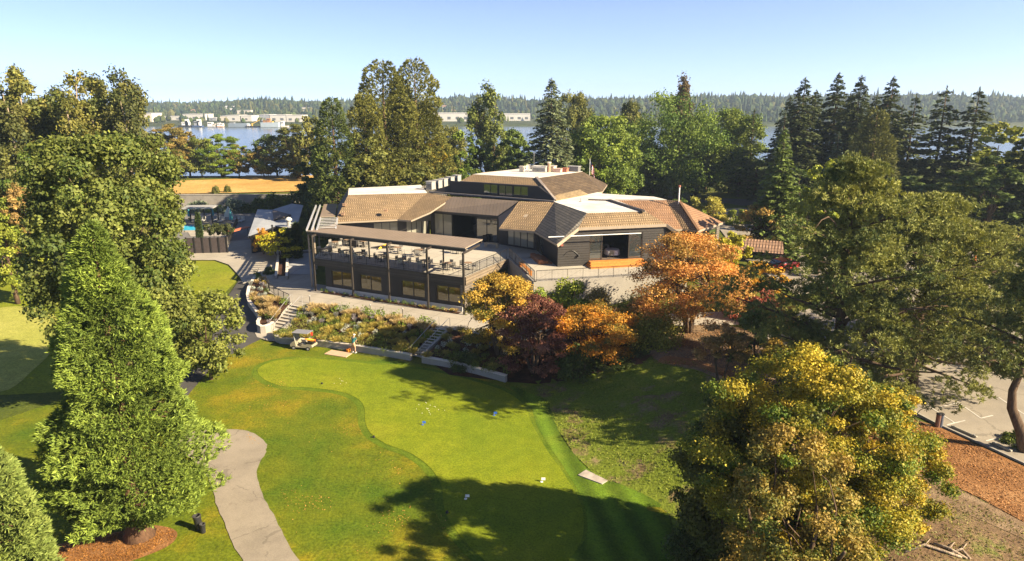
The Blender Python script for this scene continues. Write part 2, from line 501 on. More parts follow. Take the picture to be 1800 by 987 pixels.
def gen_cone(seed, H, R, leaf=.34, tufts=4200, per=11, base=.02, wl=.3, prof=None, upturn=.5, tw=.5, trunk=None, inner=.2, amp=1.0):
    """dense conical conifer: thousands of outward, upturned sprays on a lumpy cone"""
    r = np.random.default_rng(seed); F = Fol(); mb = MB()
    prof = prof or (lambda z: (1 - z) ** .75 * (1 - math.exp(-z * 14)) * 1.12 + .015)
    zs = np.linspace(base, .995, 200); w = np.array([prof(z) for z in zs]); cw = np.cumsum(w); cw /= cw[-1]
    nb = 260                                    # bough lumps that break up the cone
    bz = np.interp(r.random(nb), cw, zs); ba = r.uniform(0, 2 * PI, nb); bs = r.uniform(-.16, .2, nb) * amp
    z = np.interp(r.random(tufts), cw, zs); a = r.uniform(0, 2 * PI, tufts)
    pr = np.array([prof(q) for q in z])
    bump = np.zeros(tufts); bw = np.ones(tufts)
    for k in range(nb):
        da = np.abs((a - ba[k] + PI) % (2 * PI) - PI) * np.maximum(pr, .08) * R; dz = (z - bz[k]) * H
        g = np.exp(-(da ** 2 + dz ** 2 * 1.6) / (.075 * R * 2.0) ** 2 / 2); bump += g * bs[k]; bw += g * bs[k] * 1.1
    q = np.where(r.random(tufts) < inner, r.uniform(.3, .85, tufts), r.uniform(.88, 1.02, tufts))
    rr = pr * R * (q + np.clip(bump, -.2 * amp, .24 * amp))
    ca, sa = np.cos(a), np.sin(a)
    P = np.stack([rr * ca, rr * sa, z * H], 1)
    O = np.stack([ca, sa, np.full(tufts, upturn)], 1); O = nrm(O)
    t = np.clip(.5 + (r.random(tufts) - .5) * tw + bump * .6, 0, 1)
    for j in range(per):
        D = nrm(O + r.normal(size=(tufts, 3)) * .5)
        N = nrm(r.normal(size=(tufts, 3)) * .6 + O * .3 + np.array([0, 0, .6]))
        L = leaf * r.uniform(.6, 1.25, tufts)
        F.add(P + D * L[:, None] * .45 + r.normal(size=(tufts, 3)) * leaf * .16, D, N, L, L * wl, t + r.normal(size=tufts) * .1, np.clip(bw, .75, 1.25) * np.exp(r.normal(size=tufts) * .13))
    tr = trunk or H * .035
    mb.tube([(0, 0, -.3), (0, 0, .05 * H), (0, 0, .5 * H), (0, 0, .97 * H)], [tr * 1.7, tr, tr * .4, .02], 9)
    for k in range(18):
        z0 = r.uniform(.04, .7); an = r.uniform(0, 2 * PI); q = prof(z0) * R * .8
        limb(mb, r, (0, 0, z0 * H), (q * math.cos(an), q * math.sin(an), z0 * H + q * .1), tr * .18, tr * .04, .05)
    return F, mb

def gen_fir(seed, H, R, leaf=.5, lev=26, br=9, per=16, base=.06, droop=.25, wl=.34, tw=.5, sparse=.0, power=.85, trunk=None, tip=.3):
    """whorled conifer: separate boughs in tiers with gaps and a spiky leader"""
    r = np.random.default_rng(seed); F = Fol(); mb = MB()
    tr = trunk or H * .016
    mb.tube([(0, 0, -.3), (0, 0, .3 * H), (0, 0, .7 * H), (0, 0, H)], [tr, tr * .8, tr * .4, .03], 7)
    for i in range(lev):
        z = base + (1 - base) * (i / lev) ** .92 + r.normal() * .006
        Lb = R * ((1 - z) / (1 - base)) ** power
        nb = max(4, int(br * (0.6 + .6 * (1 - z))))
        a0 = r.uniform(0, 6)
        for k in range(nb):
            if r.random() < sparse: continue
            a = a0 + 2 * PI * k / nb + r.normal() * .2
            L = Lb * r.uniform(.62, 1.12) + .15
            h = np.array([math.cos(a), math.sin(a), 0]); sd = np.array([-h[1], h[0], 0])
            n = max(5, int(per * (.3 + .9 * L / R)))
            s = r.uniform(.12, 1.0, n) ** .75
            zz = z * H - droop * L * (s ** 1.5) + tip * .18 * L * s ** 4 + r.normal() * .02 * H * .5
            wdt = L * .3 * (1.08 - s) + leaf * .12
            off = r.uniform(-1, 1, n)
            P = h * (L * s)[:, None] + sd * (off * wdt)[:, None]; P[:, 2] = zz - np.abs(off) * wdt * .35 + r.normal(size=n) * leaf * .12
            D = nrm(h * .8 + sd * (np.sign(off) * .7)[:, None] + np.array([0, 0, -.15]) + r.normal(size=(n, 3)) * .22)
            N = nrm(np.array([0, 0, 1.]) + r.normal(size=(n, 3)) * .45)
            LL = leaf * r.uniform(.6, 1.2, n) * (.4 + .6 * min(1, L / R * 1.6))
            t = r.uniform(0, 1) * tw + (1 - tw) * .5 + s * .2 - .1
            F.add(P, D, N, LL, LL * wl * 1.2, t, np.exp(r.normal(size=n) * .15) * math.exp(r.normal() * .12))
            if L > R * .3 and k % 2 == 0:
                mb.tube([(0, 0, z * H), tuple(h * L * .5 + [0, 0, z * H - droop * L * .3]), tuple(h * L * .9 + [0, 0, z * H - droop * L * .8])], [tr * .22, tr * .13, tr * .04], 4)
    n = 14
    F.add(np.stack([r.normal(size=n) * .05, r.normal(size=n) * .05, H - r.uniform(0, .06, n) * H], 1), nrm(r.normal(size=(n, 3)) * .5 + [0, 0, 1]), rdir(r, n), leaf * .8, leaf * .2, .6, 1)
    return F, mb

def gen_pine(seed, H, R, leaf=.3, limbs=34, pads=9, tufts=9, cards=10, base=.25, lean=(0, 0), tw=.5, trunk=None, path=None, padr=.11, prof=None, split=False):
    """open pine: crooked limbs ending in pads of needle tufts"""
    r = np.random.default_rng(seed); F = Fol(); mb = MB(); tr = trunk or H * .026
    path = path or [(0, 0, -.3), (.02 * H + lean[0] * .3, 0, .3 * H), (lean[0] * .65, lean[1] * .65, .62 * H), (lean[0], lean[1], H * .96)]
    path = np.array(path, float); m = len(path)
    mb.tube(path, [tr * (1 - .8 * i / (m - 1)) for i in range(m)], 9)
    zt = path[:, 2]
    prof = prof or (lambda q: (.82 + .6 * q if q < .3 else max(.16, ((1 - q) / .7) ** .6)))
    PT = []; PO = []; Pt = []
    for i in range(limbs):
        z = base + (1 - base) * (i + r.random()) / limbs
        o = np.array([np.interp(z * H, zt, path[:, 0]), np.interp(z * H, zt, path[:, 1]), z * H])
        q = (z - base) / (1 - base); L = R * prof(q) * r.uniform(.5, 1.22)
        a = i * 2.4 + r.normal() * .5; rise = r.uniform(-.2, .2) + .6 * q
        e = o + np.array([math.cos(a) * L, math.sin(a) * L, L * rise])
        if e[2] > H: e[2] = H - r.uniform(0, .3)
        limb(mb, r, o, e, tr * (.42 - .3 * q), tr * .06, .1, 5, 5)
        tl = r.uniform(0, 1) * tw + (1 - tw) * .5
        for k in range(pads):
            s = r.uniform(.3, 1.05); c = o + (e - o) * s + r.normal(size=3) * np.array([.26, .26, .14]) * L * .7
            c[2] += .08 * L * math.sin(PI * min(s, 1))
            if k % 3 == 0: limb(mb, r, o + (e - o) * s * .8, c, tr * .09, tr * .03, .1, 4, 3)
            pr_ = R * padr * r.uniform(.7, 1.4)
            tp = c + rdir(r, tufts) * (r.uniform(.2, 1, tufts) ** .5)[:, None] * pr_ * np.array([1.25, 1.25, .6])
            PT.append(tp); PO.append(nrm((tp - c) / pr_ * .6 + nrm(e - o) * .3 + np.array([0, 0, .75]))); Pt.append(np.full(tufts, tl + r.normal() * .12))
    PT = np.concatenate(PT); PO = np.concatenate(PO); Pt = np.concatenate(Pt); n = len(PT)
    vv = np.exp(r.normal(size=n) * .14)
    for j in range(cards):
        D = nrm(PO * .7 + r.normal(size=(n, 3)) * .6); L = leaf * r.uniform(.7, 1.2, n)
        F.add(PT + D * L[:, None] * .5, D, rdir(r, n), L, L * .22, Pt + r.normal(size=n) * .08, vv)
    return F, mb

def gen_poplar(seed, H, R, leaf=.32, nl=9000, stems=5, nc=90, tw=.7, base=.2, wl=.75, trunk=None, loose=.2):
    """tall loose cottonwood: several leaders, each carrying ragged bunches of leaves"""
    r = np.random.default_rng(seed); F = Fol(); mb = MB(); tr = trunk or H * .018
    C = []
    for s in range(stems):
        a = 2 * PI * s / stems + r.uniform(0, .8); q = R * r.uniform(.2, .62) if s else 0
        hh = H * (1 if s == 0 else r.uniform(.72, .97))
        st = np.array([0, 0, H * r.uniform(.05, .3)]) if s else np.array([0, 0, -.3])
        md = np.array([q * .7 * math.cos(a), q * .7 * math.sin(a), hh * .55]); tp = np.array([q * math.cos(a), q * math.sin(a), hh])
        pts = [st, (st + md) / 2 + [0, 0, .03 * H], md, (md + tp) / 2 + r.normal(size=3) * .02 * H, tp]
        mb.tube(pts, [tr * (1 if s == 0 else .6), tr * .7 * (1 if s == 0 else .7), tr * .45, tr * .25, .03], 6)
        for k in range(nc // stems):
            t = r.uniform(0, 1) ** .75; z = base + (1 - base) * t
            p = np.array([np.interp(z * hh, [x[2] for x in pts], [x[j] for x in pts]) for j in (0, 1)] + [z * hh])
            aa = r.uniform(0, 2 * PI); L = R * (.62 * (1 - t) ** .5 + .12) * r.uniform(.25, 1.0)
            c = p + np.array([math.cos(aa) * L, math.sin(aa) * L, L * r.uniform(.1, .8)])
            c[2] = min(c[2], hh)
            C.append(c)
            if k % 2 == 0: limb(mb, r, p - [0, 0, L * .2], c, tr * .2, tr * .04, .08, 4, 3)
    C = np.array(C); n = len(C); rad = R * r.uniform(.1, .24, n)
    ne = (nl * rad ** 2 / np.sum(rad ** 2)).astype(int)
    for i in range(n):
        clump_leaves(F, r, C[i], rad[i], max(5, ne[i]), leaf, wl, (1 - tw) * .5 + tw * r.random(), math.exp(r.normal() * .14), flat=1.15, core=loose)
    return F, mb

def gen_shrub(seed, H, R, leaf=.14, nl=4000, nc=40, tw=.6, wl=.6, core=.45):
    r = np.random.default_rng(seed); F = Fol(); mb = MB(); lf = lumps(r, 5)
    d = rdir(r, nc); d[:, 2] = np.abs(d[:, 2]) * 1.0 - .12; d = nrm(d)
    C = d * (lf(d) * np.where(r.random(nc) < .3, r.uniform(.3, .7, nc), r.uniform(.7, .9, nc)))[:, None]
    C[:, :2] *= R; C[:, 2] = np.maximum(C[:, 2], .1) * H
    rad = min(R, H) * r.uniform(.22, .4, nc); ne = (nl * rad ** 2 / np.sum(rad ** 2)).astype(int)
    C[:, 2] = np.minimum(C[:, 2], H - rad * .6)
    for i in range(nc):
        clump_leaves(F, r, C[i], rad[i], max(6, ne[i]), leaf, wl, (1 - tw) * .5 + tw * r.random(), math.exp(r.normal() * .12), flat=.9, core=core)
        if i % 4 == 0: limb(mb, r, (r.normal() * .06, r.normal() * .06, -.1), C[i], .03 + H * .008, .012)
    return F, mb

PROTO = {}
FB = 1.45
GEN = dict(broad=gen_broad, layer=gen_layer, cone=gen_cone, fir=gen_fir, pine=gen_pine, poplar=gen_poplar, shrub=gen_shrub)

def proto(kind, seed, H, R, **kw):
    key = (kind, seed)
    if key not in PROTO:
        F, mb = GEN[kind](seed, H, R, **kw)
        me = F.mesh('crown', NEEDLE if kind in ('fir', 'pine', 'cone') else LEAF)
        tm = bpy.data.meshes.new('trunk'); tm.from_pydata(mb.v, [], mb.f)
        tm.polygons.foreach_set('use_smooth', [True] * len(tm.polygons))
        PROTO[key] = (me, tm, H, R)
    return PROTO[key]

def plant(name, label, cat, pr, loc, H=None, R=None, c1=(.06, .09, .02), c2=(.1, .12, .03), rz=None, group=None, bark=None, rscale=None, woody='trunk', leafy='crown'):
    me, tm, h0, r0 = pr
    if not tm.materials: tm.materials.append(bark or BARK)
    t = thing(name, label, cat, loc, rnd.uniform(0, 6.28) if rz is None else rz, group)
    sz = (H or h0) / h0; sx = (R or r0) / r0
    t.scale = (sx, sx, sz)
    a = link(woody, tm, t); b = link(leafy, me, t)
    b.color = (*[min(1, q * FB) for q in c1], 1); b['leaf_colour'] = [*[min(1, q * FB) for q in c2], 1.0]
    return t

def spot(px, py=None, Y=None, top=None):
    """ground point: under pixel row py, or in pixel column px at the distance Y"""
    if py is not None: return G(px, py)
    z = 2.0
    for _ in range(5):
        zm = z if top is None else (z + DD(900, top, Y).z) / 2
        dp = Y * CP + (CAMZ - zm) * SP; x = (px - 900) / FOC * dp; z = Tz(x, Y)
    return Vector((x, Y, z))

def size_at(loc, top, wpx):
    """height and half width of something standing at loc whose tip is in row top and which is wpx wide"""
    zt = DD(900, top, loc.y).z
    dp = loc.y * CP + (CAMZ - (loc.z + zt) / 2) * SP
    return zt - loc.z, wpx / 2 / FOC * dp
# ------------------------------------------------------------------ render, camera, light
SC.view_settings.view_transform = 'Standard'; SC.view_settings.look = 'None'
SC.view_settings.gamma = 1; SC.view_settings.use_curve_mapping = False
SC.view_settings.exposure = 1.68
SC.cycles.max_bounces = 6; SC.cycles.diffuse_bounces = 3; SC.cycles.glossy_bounces = 3
SC.cycles.transmission_bounces = 4; SC.cycles.transparent_max_bounces = 6; SC.cycles.volume_bounces = 0
SC.cycles.caustics_reflective = False; SC.cycles.caustics_refractive = False
cam = bpy.data.cameras.new('camera'); co = link('camera', cam)
cam.sensor_width = 36; cam.lens = 24; cam.clip_end = 12000; cam.clip_start = 0.5
co.location = (0, 0, CAMZ); co.rotation_euler = (PI / 2 - PITCH, 0, 0)
SC.camera = co

SUN_EL = R_(30); SUN_K = -0.45
SUN = Vector((1, SUN_K, 0)).normalized() * math.cos(SUN_EL) + Vector((0, 0, math.sin(SUN_EL)))
sl = bpy.data.lights.new('sun', 'SUN'); sl.energy = 5.0; sl.angle = R_(0.5); sl.color = (1, 0.82, 0.56)
so = link('sun', sl); so.rotation_euler = SUN.to_track_quat('Z', 'Y').to_euler(); so.location = (60, -20, 60)

world = bpy.data.worlds.new('World'); SC.world = world; world.use_nodes = True
nt = world.node_tree; nt.nodes.clear()
def wn(t): return nt.nodes.new(t)
wo = wn('ShaderNodeOutputWorld'); bg = wn('ShaderNodeBackground'); sky = wn('ShaderNodeTexSky')
sky.sky_type = 'NISHITA'; sky.sun_disc = False
sky.sun_elevation = SUN_EL; sky.sun_rotation = math.atan2(SUN.x, SUN.y)
sky.air_density = 1.0; sky.dust_density = 0.9; sky.ozone_density = 1.6; sky.altitude = 200
tc = wn('ShaderNodeTexCoord'); sp = wn('ShaderNodeSeparateXYZ'); cb = wn('ShaderNodeCombineXYZ')
mz = wn('ShaderNodeMath'); mz.operation = 'MULTIPLY_ADD'; mz.inputs[1].default_value = 1.9; mz.inputs[2].default_value = 0.11
nt.links.new(tc.outputs['Generated'], sp.inputs[0])
nt.links.new(sp.outputs[0], cb.inputs[0]); nt.links.new(sp.outputs[1], cb.inputs[1])
nt.links.new(sp.outputs[2], mz.inputs[0]); nt.links.new(mz.outputs[0], cb.inputs[2])
nt.links.new(cb.outputs[0], sky.inputs['Vector'])
tn = wn('ShaderNodeMix'); tn.data_type = 'RGBA'; tn.blend_type = 'MULTIPLY'; tn.inputs[0].default_value = 1; tn.inputs[7].default_value = (1.05, .955, 1.06, 1)
nt.links.new(sky.outputs[0], tn.inputs[6]); nt.links.new(tn.outputs[2], bg.inputs['Color']); bg.inputs['Strength'].default_value = 0.1
mr = wn('ShaderNodeMapRange'); mr.inputs[1].default_value = .12; mr.inputs[2].default_value = .4; mr.inputs[3].default_value = .098; mr.inputs[4].default_value = .05
nt.links.new(sp.outputs[2], mr.inputs[0]); nt.links.new(mr.outputs[0], bg.inputs['Strength'])
nt.links.new(bg.outputs[0], wo.inputs[0])

# ------------------------------------------------------------------ ground
M_LAWN = m_grass('rough_lawn', (.065, .115, .007), (.12, .145, .008), (.235, .185, .012), 0.13, 6.0, 1.0)
M_FAIR = m_grass('fairway_grass', (.13, .18, .012), (.17, .205, .014), (.2, .21, .02), 0.08, 5.0, 0.3)
M_GREEN = m_grass('putting_green_grass', (.125, .175, .009), (.16, .2, .010), (.2, .22, .014), 0.13, 10.0, 0.12)
M_COLLAR = m_grass('mown_collar', (.07, .13, .01), (.09, .15, .011), (.12, .17, .015), 0.2, 9.0, 0.5, (1.0, .15, 1.7, .3))
M_SLOPE = m_ground('patchy_slope', [(.3, (.13, .085, .045)), (.48, (.19, .14, .07)), (.62, (.24, .19, .1))], .5, 5, .9, .12, extra=((.14, .18, .02), .35, .38))
M_BARK = m_ground('bark_mulch', [(.3, (.17, .08, .032)), (.5, (.25, .125, .05)), (.7, (.34, .19, .085))], .6, 9, .9, .08)
M_DIRT = m_ground('bare_soil', [(.3, (.12, .075, .04)), (.5, (.2, .14, .085)), (.7, (.3, .22, .14))], .5, 6, .9, .1)
M_WEED = m_ground('weedy_soil', [(.3, (.1, .06, .035)), (.5, (.17, .115, .065)), (.7, (.25, .18, .1))], .5, 6, .9, .12, extra=((.12, .14, .03), .5, .55))
M_BED = m_ground('dark_mulch', [(.3, (.035, .018, .012)), (.5, (.06, .03, .018)), (.7, (.11, .055, .03))], 1.2, 9, .9, .07)
M_FIELD = m_ground('dry_grass', [(.3, (.36, .21, .06)), (.5, (.46, .29, .09)), (.7, (.55, .37, .14))], .12, 2.0, .6, .15)
M_PROM = m_concrete('pale_concrete', (.36, .33, .28), 3.2, .85, .18, math.atan2(UA.y, UA.x))
M_PATH = m_concrete('cart_path_asphalt', (.27, .235, .185), 0, .9, .25, crack=.22)
M_ROAD = m_concrete('dark_asphalt', (.07, .068, .066), 0, .9, .3)
M_LOT = m_concrete('worn_parking_asphalt', (.28, .25, .205), 0, .9, .22, crack=.16)
M_DECK = m_concrete('deck_concrete', (.42, .39, .33), 2.4, .8, .1, math.atan2(UA.y, UA.x))
M_WALLC = m_concrete('wall_concrete', (.33, .31, .275), 0, .85, .15)
M_WHITE = simple('white_paint', (.8, .8, .78), .6, .05)

def axis(segs):
    out = []
    for a, b, st in segs:
        n = max(1, int(round((b - a) / st))); out += [a + (b - a) * i / n for i in range(n)]
    return out + [segs[-1][1]]

def grid_mesh(name, xs, ys, zf, m, kind='structure'):
    X, Y = np.meshgrid(np.array(xs), np.array(ys)); Z = zf(X, Y)
    V = np.stack([X, Y, Z], -1).reshape(-1, 3); nx, ny = len(xs), len(ys)
    i = np.arange((nx - 1) * (ny - 1)); r0 = i // (nx - 1); c0 = i % (nx - 1); a = r0 * nx + c0
    Fq = np.stack([a, a + 1, a + nx + 1, a + nx], 1)
    me = bpy.data.meshes.new(name); me.from_pydata(V.tolist(), [], Fq.tolist())
    me.polygons.foreach_set('use_smooth', [True] * len(me.polygons)); me.materials.append(m)
    return tag(link(name, me), kind=kind)

xs = axis([(-1800, -400, 200), (-400, -90, 20), (-90, -55, 2.5), (-55, 45, 1), (45, 110, 2.5), (110, 400, 20), (400, 1800, 200)])
ys = axis([(-300, 0, 30), (0, 20, 2), (20, 110, 1), (110, 134, 2), (134, 137.5, .5), (137.5, 260, 2.5), (260, 800, 90)])
M_GND = m_grass('ground_grass', (.06, .085, .012), (.085, .105, .014), (.12, .12, .02), 0.09, 5.0, 0.7)
grid_mesh('ground', xs, ys, lambda x, y: T(x, y) - 0.06 * S((y - 60) / 20), M_GND)

def smooth_poly(pts, n=5):
    """closed smooth curve through the points"""
    m = len(pts); out = []
    for i in range(m):
        p0, p1, p2, p3 = [Vector(pts[(i + k - 1) % m]) for k in range(4)]
        for j in range(n):
            t = j / n
            out.append(.5 * ((2 * p1) + (p2 - p0) * t + (2 * p0 - 5 * p1 + 4 * p2 - p3) * t * t + (3 * p1 - p0 - 3 * p2 + p3) * t ** 3))
    return out

def patch(name, px, m, dz=.02, res=1.2, smooth=False, world=False, kind='structure', zf=None, edge=None):
    P = [Vector((p[0], p[1])) if world else G(*p).xy for p in px]
    if smooth: P = smooth_poly(P)
    # resample long edges
    Q = []
    for i in range(len(P)):
        a, b = P[i], P[(i + 1) % len(P)]; n = max(1, int((b - a).length / res))
        Q += [a.lerp(b, k / n) for k in range(n)]
    if edge:                               # ragged edge
        Q = [q + Vector((rnd.gauss(0, edge), rnd.gauss(0, edge))) for q in Q]
    x0 = min(q.x for q in Q); x1 = max(q.x for q in Q); y0 = min(q.y for q in Q); y1 = max(q.y for q in Q)
    def inside(x, y):
        c = False; n = len(Q); j = n - 1
        for i in range(n):
            if (Q[i].y > y) != (Q[j].y > y) and x < (Q[j].x - Q[i].x) * (y - Q[i].y) / (Q[j].y - Q[i].y) + Q[i].x: c = not c
            j = i
        return c
    pts = list(Q)
    nx = int((x1 - x0) / res); ny = int((y1 - y0) / res)
    for j in range(1, ny):
        for i in range(1, nx):
            x = x0 + i * res + (res / 2 if j % 2 else 0); y = y0 + j * res
            if inside(x, y): pts.append(Vector((x, y)))
    n = len(Q)
    r = delaunay_2d_cdt(pts, [], [list(range(n))], 1, 1e-5)
    vs, fs = r[0], r[2]
    zz = T([v.x for v in vs], [v.y for v in vs]) if zf is None else [zf(v.x, v.y) for v in vs]
    me = bpy.data.meshes.new(name)
    fs = [f if sum((vs[f[k]].x * vs[f[(k + 1) % len(f)]].y - vs[f[(k + 1) % len(f)]].x * vs[f[k]].y) for k in range(len(f))) > 0 else f[::-1] for f in fs]
    me.from_pydata([(v.x, v.y, float(z) + dz) for v, z in zip(vs, zz)], [], fs)
    me.polygons.foreach_set('use_smooth', [True] * len(me.polygons))
    me.materials.append(m)
    return tag(link(name, me), kind=kind)

patch('lawn', [(-60, 1080), (-60, 760), (120, 700), (250, 660), (345, 640), (395, 615), (455, 596), (485, 606), (560, 610), (640, 626), (730, 640), (890, 672), (950, 690), (990, 780), (1050, 850), (1170, 890), (1200, 1080)], M_LAWN, .015, 1.5)
GREEN_PX = [(453, 655), (462, 643), (490, 634), (540, 631), (600, 635), (690, 645), (760, 654), (830, 670), (885, 688), (920, 712), (935, 745), (960, 790), (990, 832), (1018, 880), (1026, 915), (1022, 950), (1000, 985), (960, 1010), (900, 1015), (850, 985), (815, 950), (789, 915), (779, 885), (776, 855), (755, 822), (720, 797), (680, 782), (652, 763), (642, 742), (641, 720), (630, 703), (600, 690), (550, 683), (500, 680), (468, 670)]
patch('putting_green', GREEN_PX, M_GREEN, .04, 1.0, True)
FR_ = []
for i_ in range(len(GREEN_PX)):
    a_, b_, c_ = G(*GREEN_PX[i_ - 1]), G(*GREEN_PX[i_]), G(*GREEN_PX[(i_ + 1) % len(GREEN_PX)]); d_ = (c_ - a_).xy.normalized(); FR_.append((b_.x - d_.y * .5, b_.y + d_.x * .5))
patch('green_fringe', FR_, m_grass('fringe_grass', (.075, .125, .008), (.1, .15, .009), (.13, .165, .012), .3, 8, .6), .022, 1.0, True, world=True)
patch('green_collar', [(895, 680), (930, 690), (965, 706), (975, 735), (985, 765), (1010, 800), (1040, 830), (1080, 848), (1130, 868), (1165, 890), (1180, 930), (1180, 1000), (1100, 1040), (985, 1020), (1028, 950), (1032, 915), (1022, 875), (993, 825), (962, 780), (944, 750), (930, 712)], M_COLLAR, .03, 1.0, True)
patch('fairway', [(-80, 700), (-80, 480), (0, 474), (62, 476), (130, 500), (230, 560), (300, 610), (200, 660), (100, 690)], M_FAIR, .02, 2.5)
patch('far_green', [(-90, 660), (-60, 560), (0, 542), (60, 541), (100, 560), (95, 610), (60, 650), (0, 690)], m_grass('far_green_grass', (.27, .29, .06), (.31, .32, .075), (.34, .34, .09), .1, 9, .1), .05, 1.5, True)
patch('side_lawn', [(280, 462), (322, 459), (375, 459), (400, 468), (417, 487), (414, 497), (395, 516), (372, 530), (300, 535), (250, 520)], M_FAIR, .035, 1.5)
patch('hill_slope', [(893, 674), (960, 668), (1040, 655), (1130, 636), (1200, 628), (1250, 632), (1330, 640), (1420, 700), (1420, 850), (1320, 930), (1190, 960), (1178, 905), (1120, 866), (1055, 845), (1010, 800), (980, 755), (962, 706)], M_SLOPE, .03, 1.0)
patch('painted_sunlit_grass', [(1000, 720), (1040, 680), (1090, 655), (1150, 640), (1210, 640), (1260, 655), (1262, 690), (1180, 690), (1090, 705), (1030, 722)], m_ground('slope_grass', [(.3, (.1, .14, .015)), (.5, (.15, .19, .02)), (.7, (.2, .21, .03))], .6, 6, .8, .1, extra=((.22, .17, .09), .5, .58)), .055, .9, True, edge=.12)  # brighter grass paints the sunlit strip on to the slope
patch('mulch_bed', [(1130, 590), (1180, 578), (1260, 572), (1330, 590), (1400, 640), (1330, 690), (1262, 668), (1225, 652), (1165, 640), (1140, 620)], M_DIRT, .06, .9, True)
patch('bark_ring', [(1160, 640), (1215, 645), (1262, 660), (1330, 690), (1340, 668), (1265, 648), (1220, 634), (1170, 628)], M_BARK, .08, .8, True)
patch('shrub_bed', [(790, 660), (893, 672), (1000, 676), (1130, 640), (1200, 585), (1150, 556), (1000, 540), (880, 556), (800, 590), (760, 640)], M_BED, .035, 1.2)
patch('weedy_bank', [(1360, 1080), (1380, 900), (1480, 830), (1600, 800), (1700, 850), (1900, 930), (1950, 1080)], M_WEED, .03, 1.0)
patch('dirt_track', [(1590, 835), (1640, 842), (1720, 880), (1810, 925), (1900, 960), (1900, 1000), (1800, 950), (1700, 905), (1640, 880), (1585, 865)], M_DIRT, .05, .8, True)
patch('bark_strip', [(1480, 740), (1580, 730), (1650, 752), (1720, 785), (1800, 822), (1900, 870), (1900, 950), (1800, 920), (1720, 876), (1640, 838), (1560, 830), (1480, 800)], M_BARK, .06, 1.0)
patch('bark_circle', [(60, 975), (140, 950), (215, 935), (262, 925), (300, 930), (312, 942), (295, 962), (240, 985), (160, 1010), (60, 1030)], M_BARK, .05, .8, True)
# roads and paved places
patch('promenade', [(512, 534), (545, 541), (640, 552), (768, 575), (792, 580), (850, 590), (930, 600), (1000, 560), (900, 540), (816, 541), (555, 500), (545, 440), (530, 420), (440, 422), (333, 430), (250, 445), (250, 466), (322, 458), (378, 458), (402, 466), (420, 486), (428, 500), (456, 488), (462, 500), (470, 515)], M_PROM, .05, 1.6)
patch('side_road', [(420, 494), (455, 490), (436, 512), (434, 530), (441, 545), (452, 558), (462, 578), (470, 592), (440, 606), (405, 625), (370, 650), (335, 690), (300, 740), (270, 735), (310, 680), (350, 640), (372, 610), (376, 570), (385, 540), (405, 515)], M_ROAD, .04, 1.0)
patch('stair_landing', [(459, 580), (478, 578), (497, 582), (508, 590), (490, 602), (470, 600), (452, 594), (448, 586)], M_PROM, .07, .8)
PATH_PX = [(300, 770), (366, 757), (392, 756), (425, 757), (450, 765), (467, 780), (468, 795), (455, 818), (451, 835), (458, 862), (480, 905), (505, 955), (545, 1030), (455, 1030), (420, 975), (398, 930), (380, 885), (366, 840), (340, 810)]
patch('cart_path', PATH_PX, M_PATH, .045, .4, True, edge=.025)
patch('far_path', [(-60, 466), (-60, 448), (40, 452), (120, 458), (120, 470), (40, 464)], M_PROM, .05, 2)
patch('garden_path', [(1090, 562), (1170, 553), (1300, 548), (1420, 555), (1420, 572), (1300, 572), (1180, 574), (1110, 580)], M_PROM, .05, 1.5)
patch('parking_lot', [(1330, 560), (1420, 545), (1560, 480), (1720, 430), (1880, 440), (2100, 560), (2100, 900), (1880, 857), (1800, 818), (1740, 790), (1640, 747), (1560, 708), (1470, 680), (1360, 640)], M_LOT, .05, 1.6)
patch('driveway', [(1240, 372), (1300, 366), (1370, 372), (1440, 390), (1560, 430), (1720, 428), (1720, 470), (1400, 520), (1300, 450), (1270, 410)], M_LOT, .045, 2.5)
patch('entrance_road', [(1000, 336), (1160, 347), (1300, 362), (1420, 366), (1420, 356), (1290, 350), (1100, 336), (1040, 322)], M_ROAD, .05, 3)
patch('far_parking', [(1035, 313), (1120, 313), (1210, 314), (1210, 300), (1120, 300), (1045, 302)], M_LOT, .06, 4)
patch('dry_field', [(150, 346), (270, 347), (420, 340), (500, 338), (560, 335), (560, 309), (420, 315), (290, 320), (150, 325)], M_FIELD, .12, 2.5)
patch('pool_terrace', [(280, 425), (335, 446), (443, 447), (470, 370), (300, 366), (250, 372)], m_concrete('dark_paving', (.17, .165, .16), 1.5, .8, .2), .04, 2.5)

# kerbs and painted lines of the parking lot
def kerb(name, px, w, h, m, dz=0):
    mb = MB(); P = [G(*p) for p in px]
    for a, b in zip(P, P[1:]):
        mb.bar(a + Vector((0, 0, h / 2 + .03)), b + Vector((0, 0, h / 2 + .03)), w, h)
    return tag(mb.build(name, m, bevel=.015), kind='structure')
kerb('kerb', [(1555, 700), (1645, 747), (1740, 790), (1800, 818), (1870, 852)], .16, .13, M_WALLC)
lines = MB()
for a, b in [((1633, 716), (1678, 745)), ((1664, 749), (1696, 741)), ((1678, 745), (1664, 749)), ((1682, 708), (1724, 737)), ((1724, 737), (1745, 732)), ((1650, 718), (1682, 710)), ((1733, 777), (1752, 772)), ((1755, 700), (1800, 730)), ((1596, 690), (1640, 716))]:
    p = G(*a); q = G(*b); d = (q - p).normalized() * .045; s = Vector((-d.y, d.x, 0))
    lines.add([p - s + Vector((0, 0, .064)), q - s + Vector((0, 0, .064)), q + s + Vector((0, 0, .064)), p + s + Vector((0, 0, .064))], [(0, 1, 2, 3)])
tag(lines.build('parking_lines', simple('worn_white_paint', (.52, .5, .46), .8, .2, 2)), kind='structure')

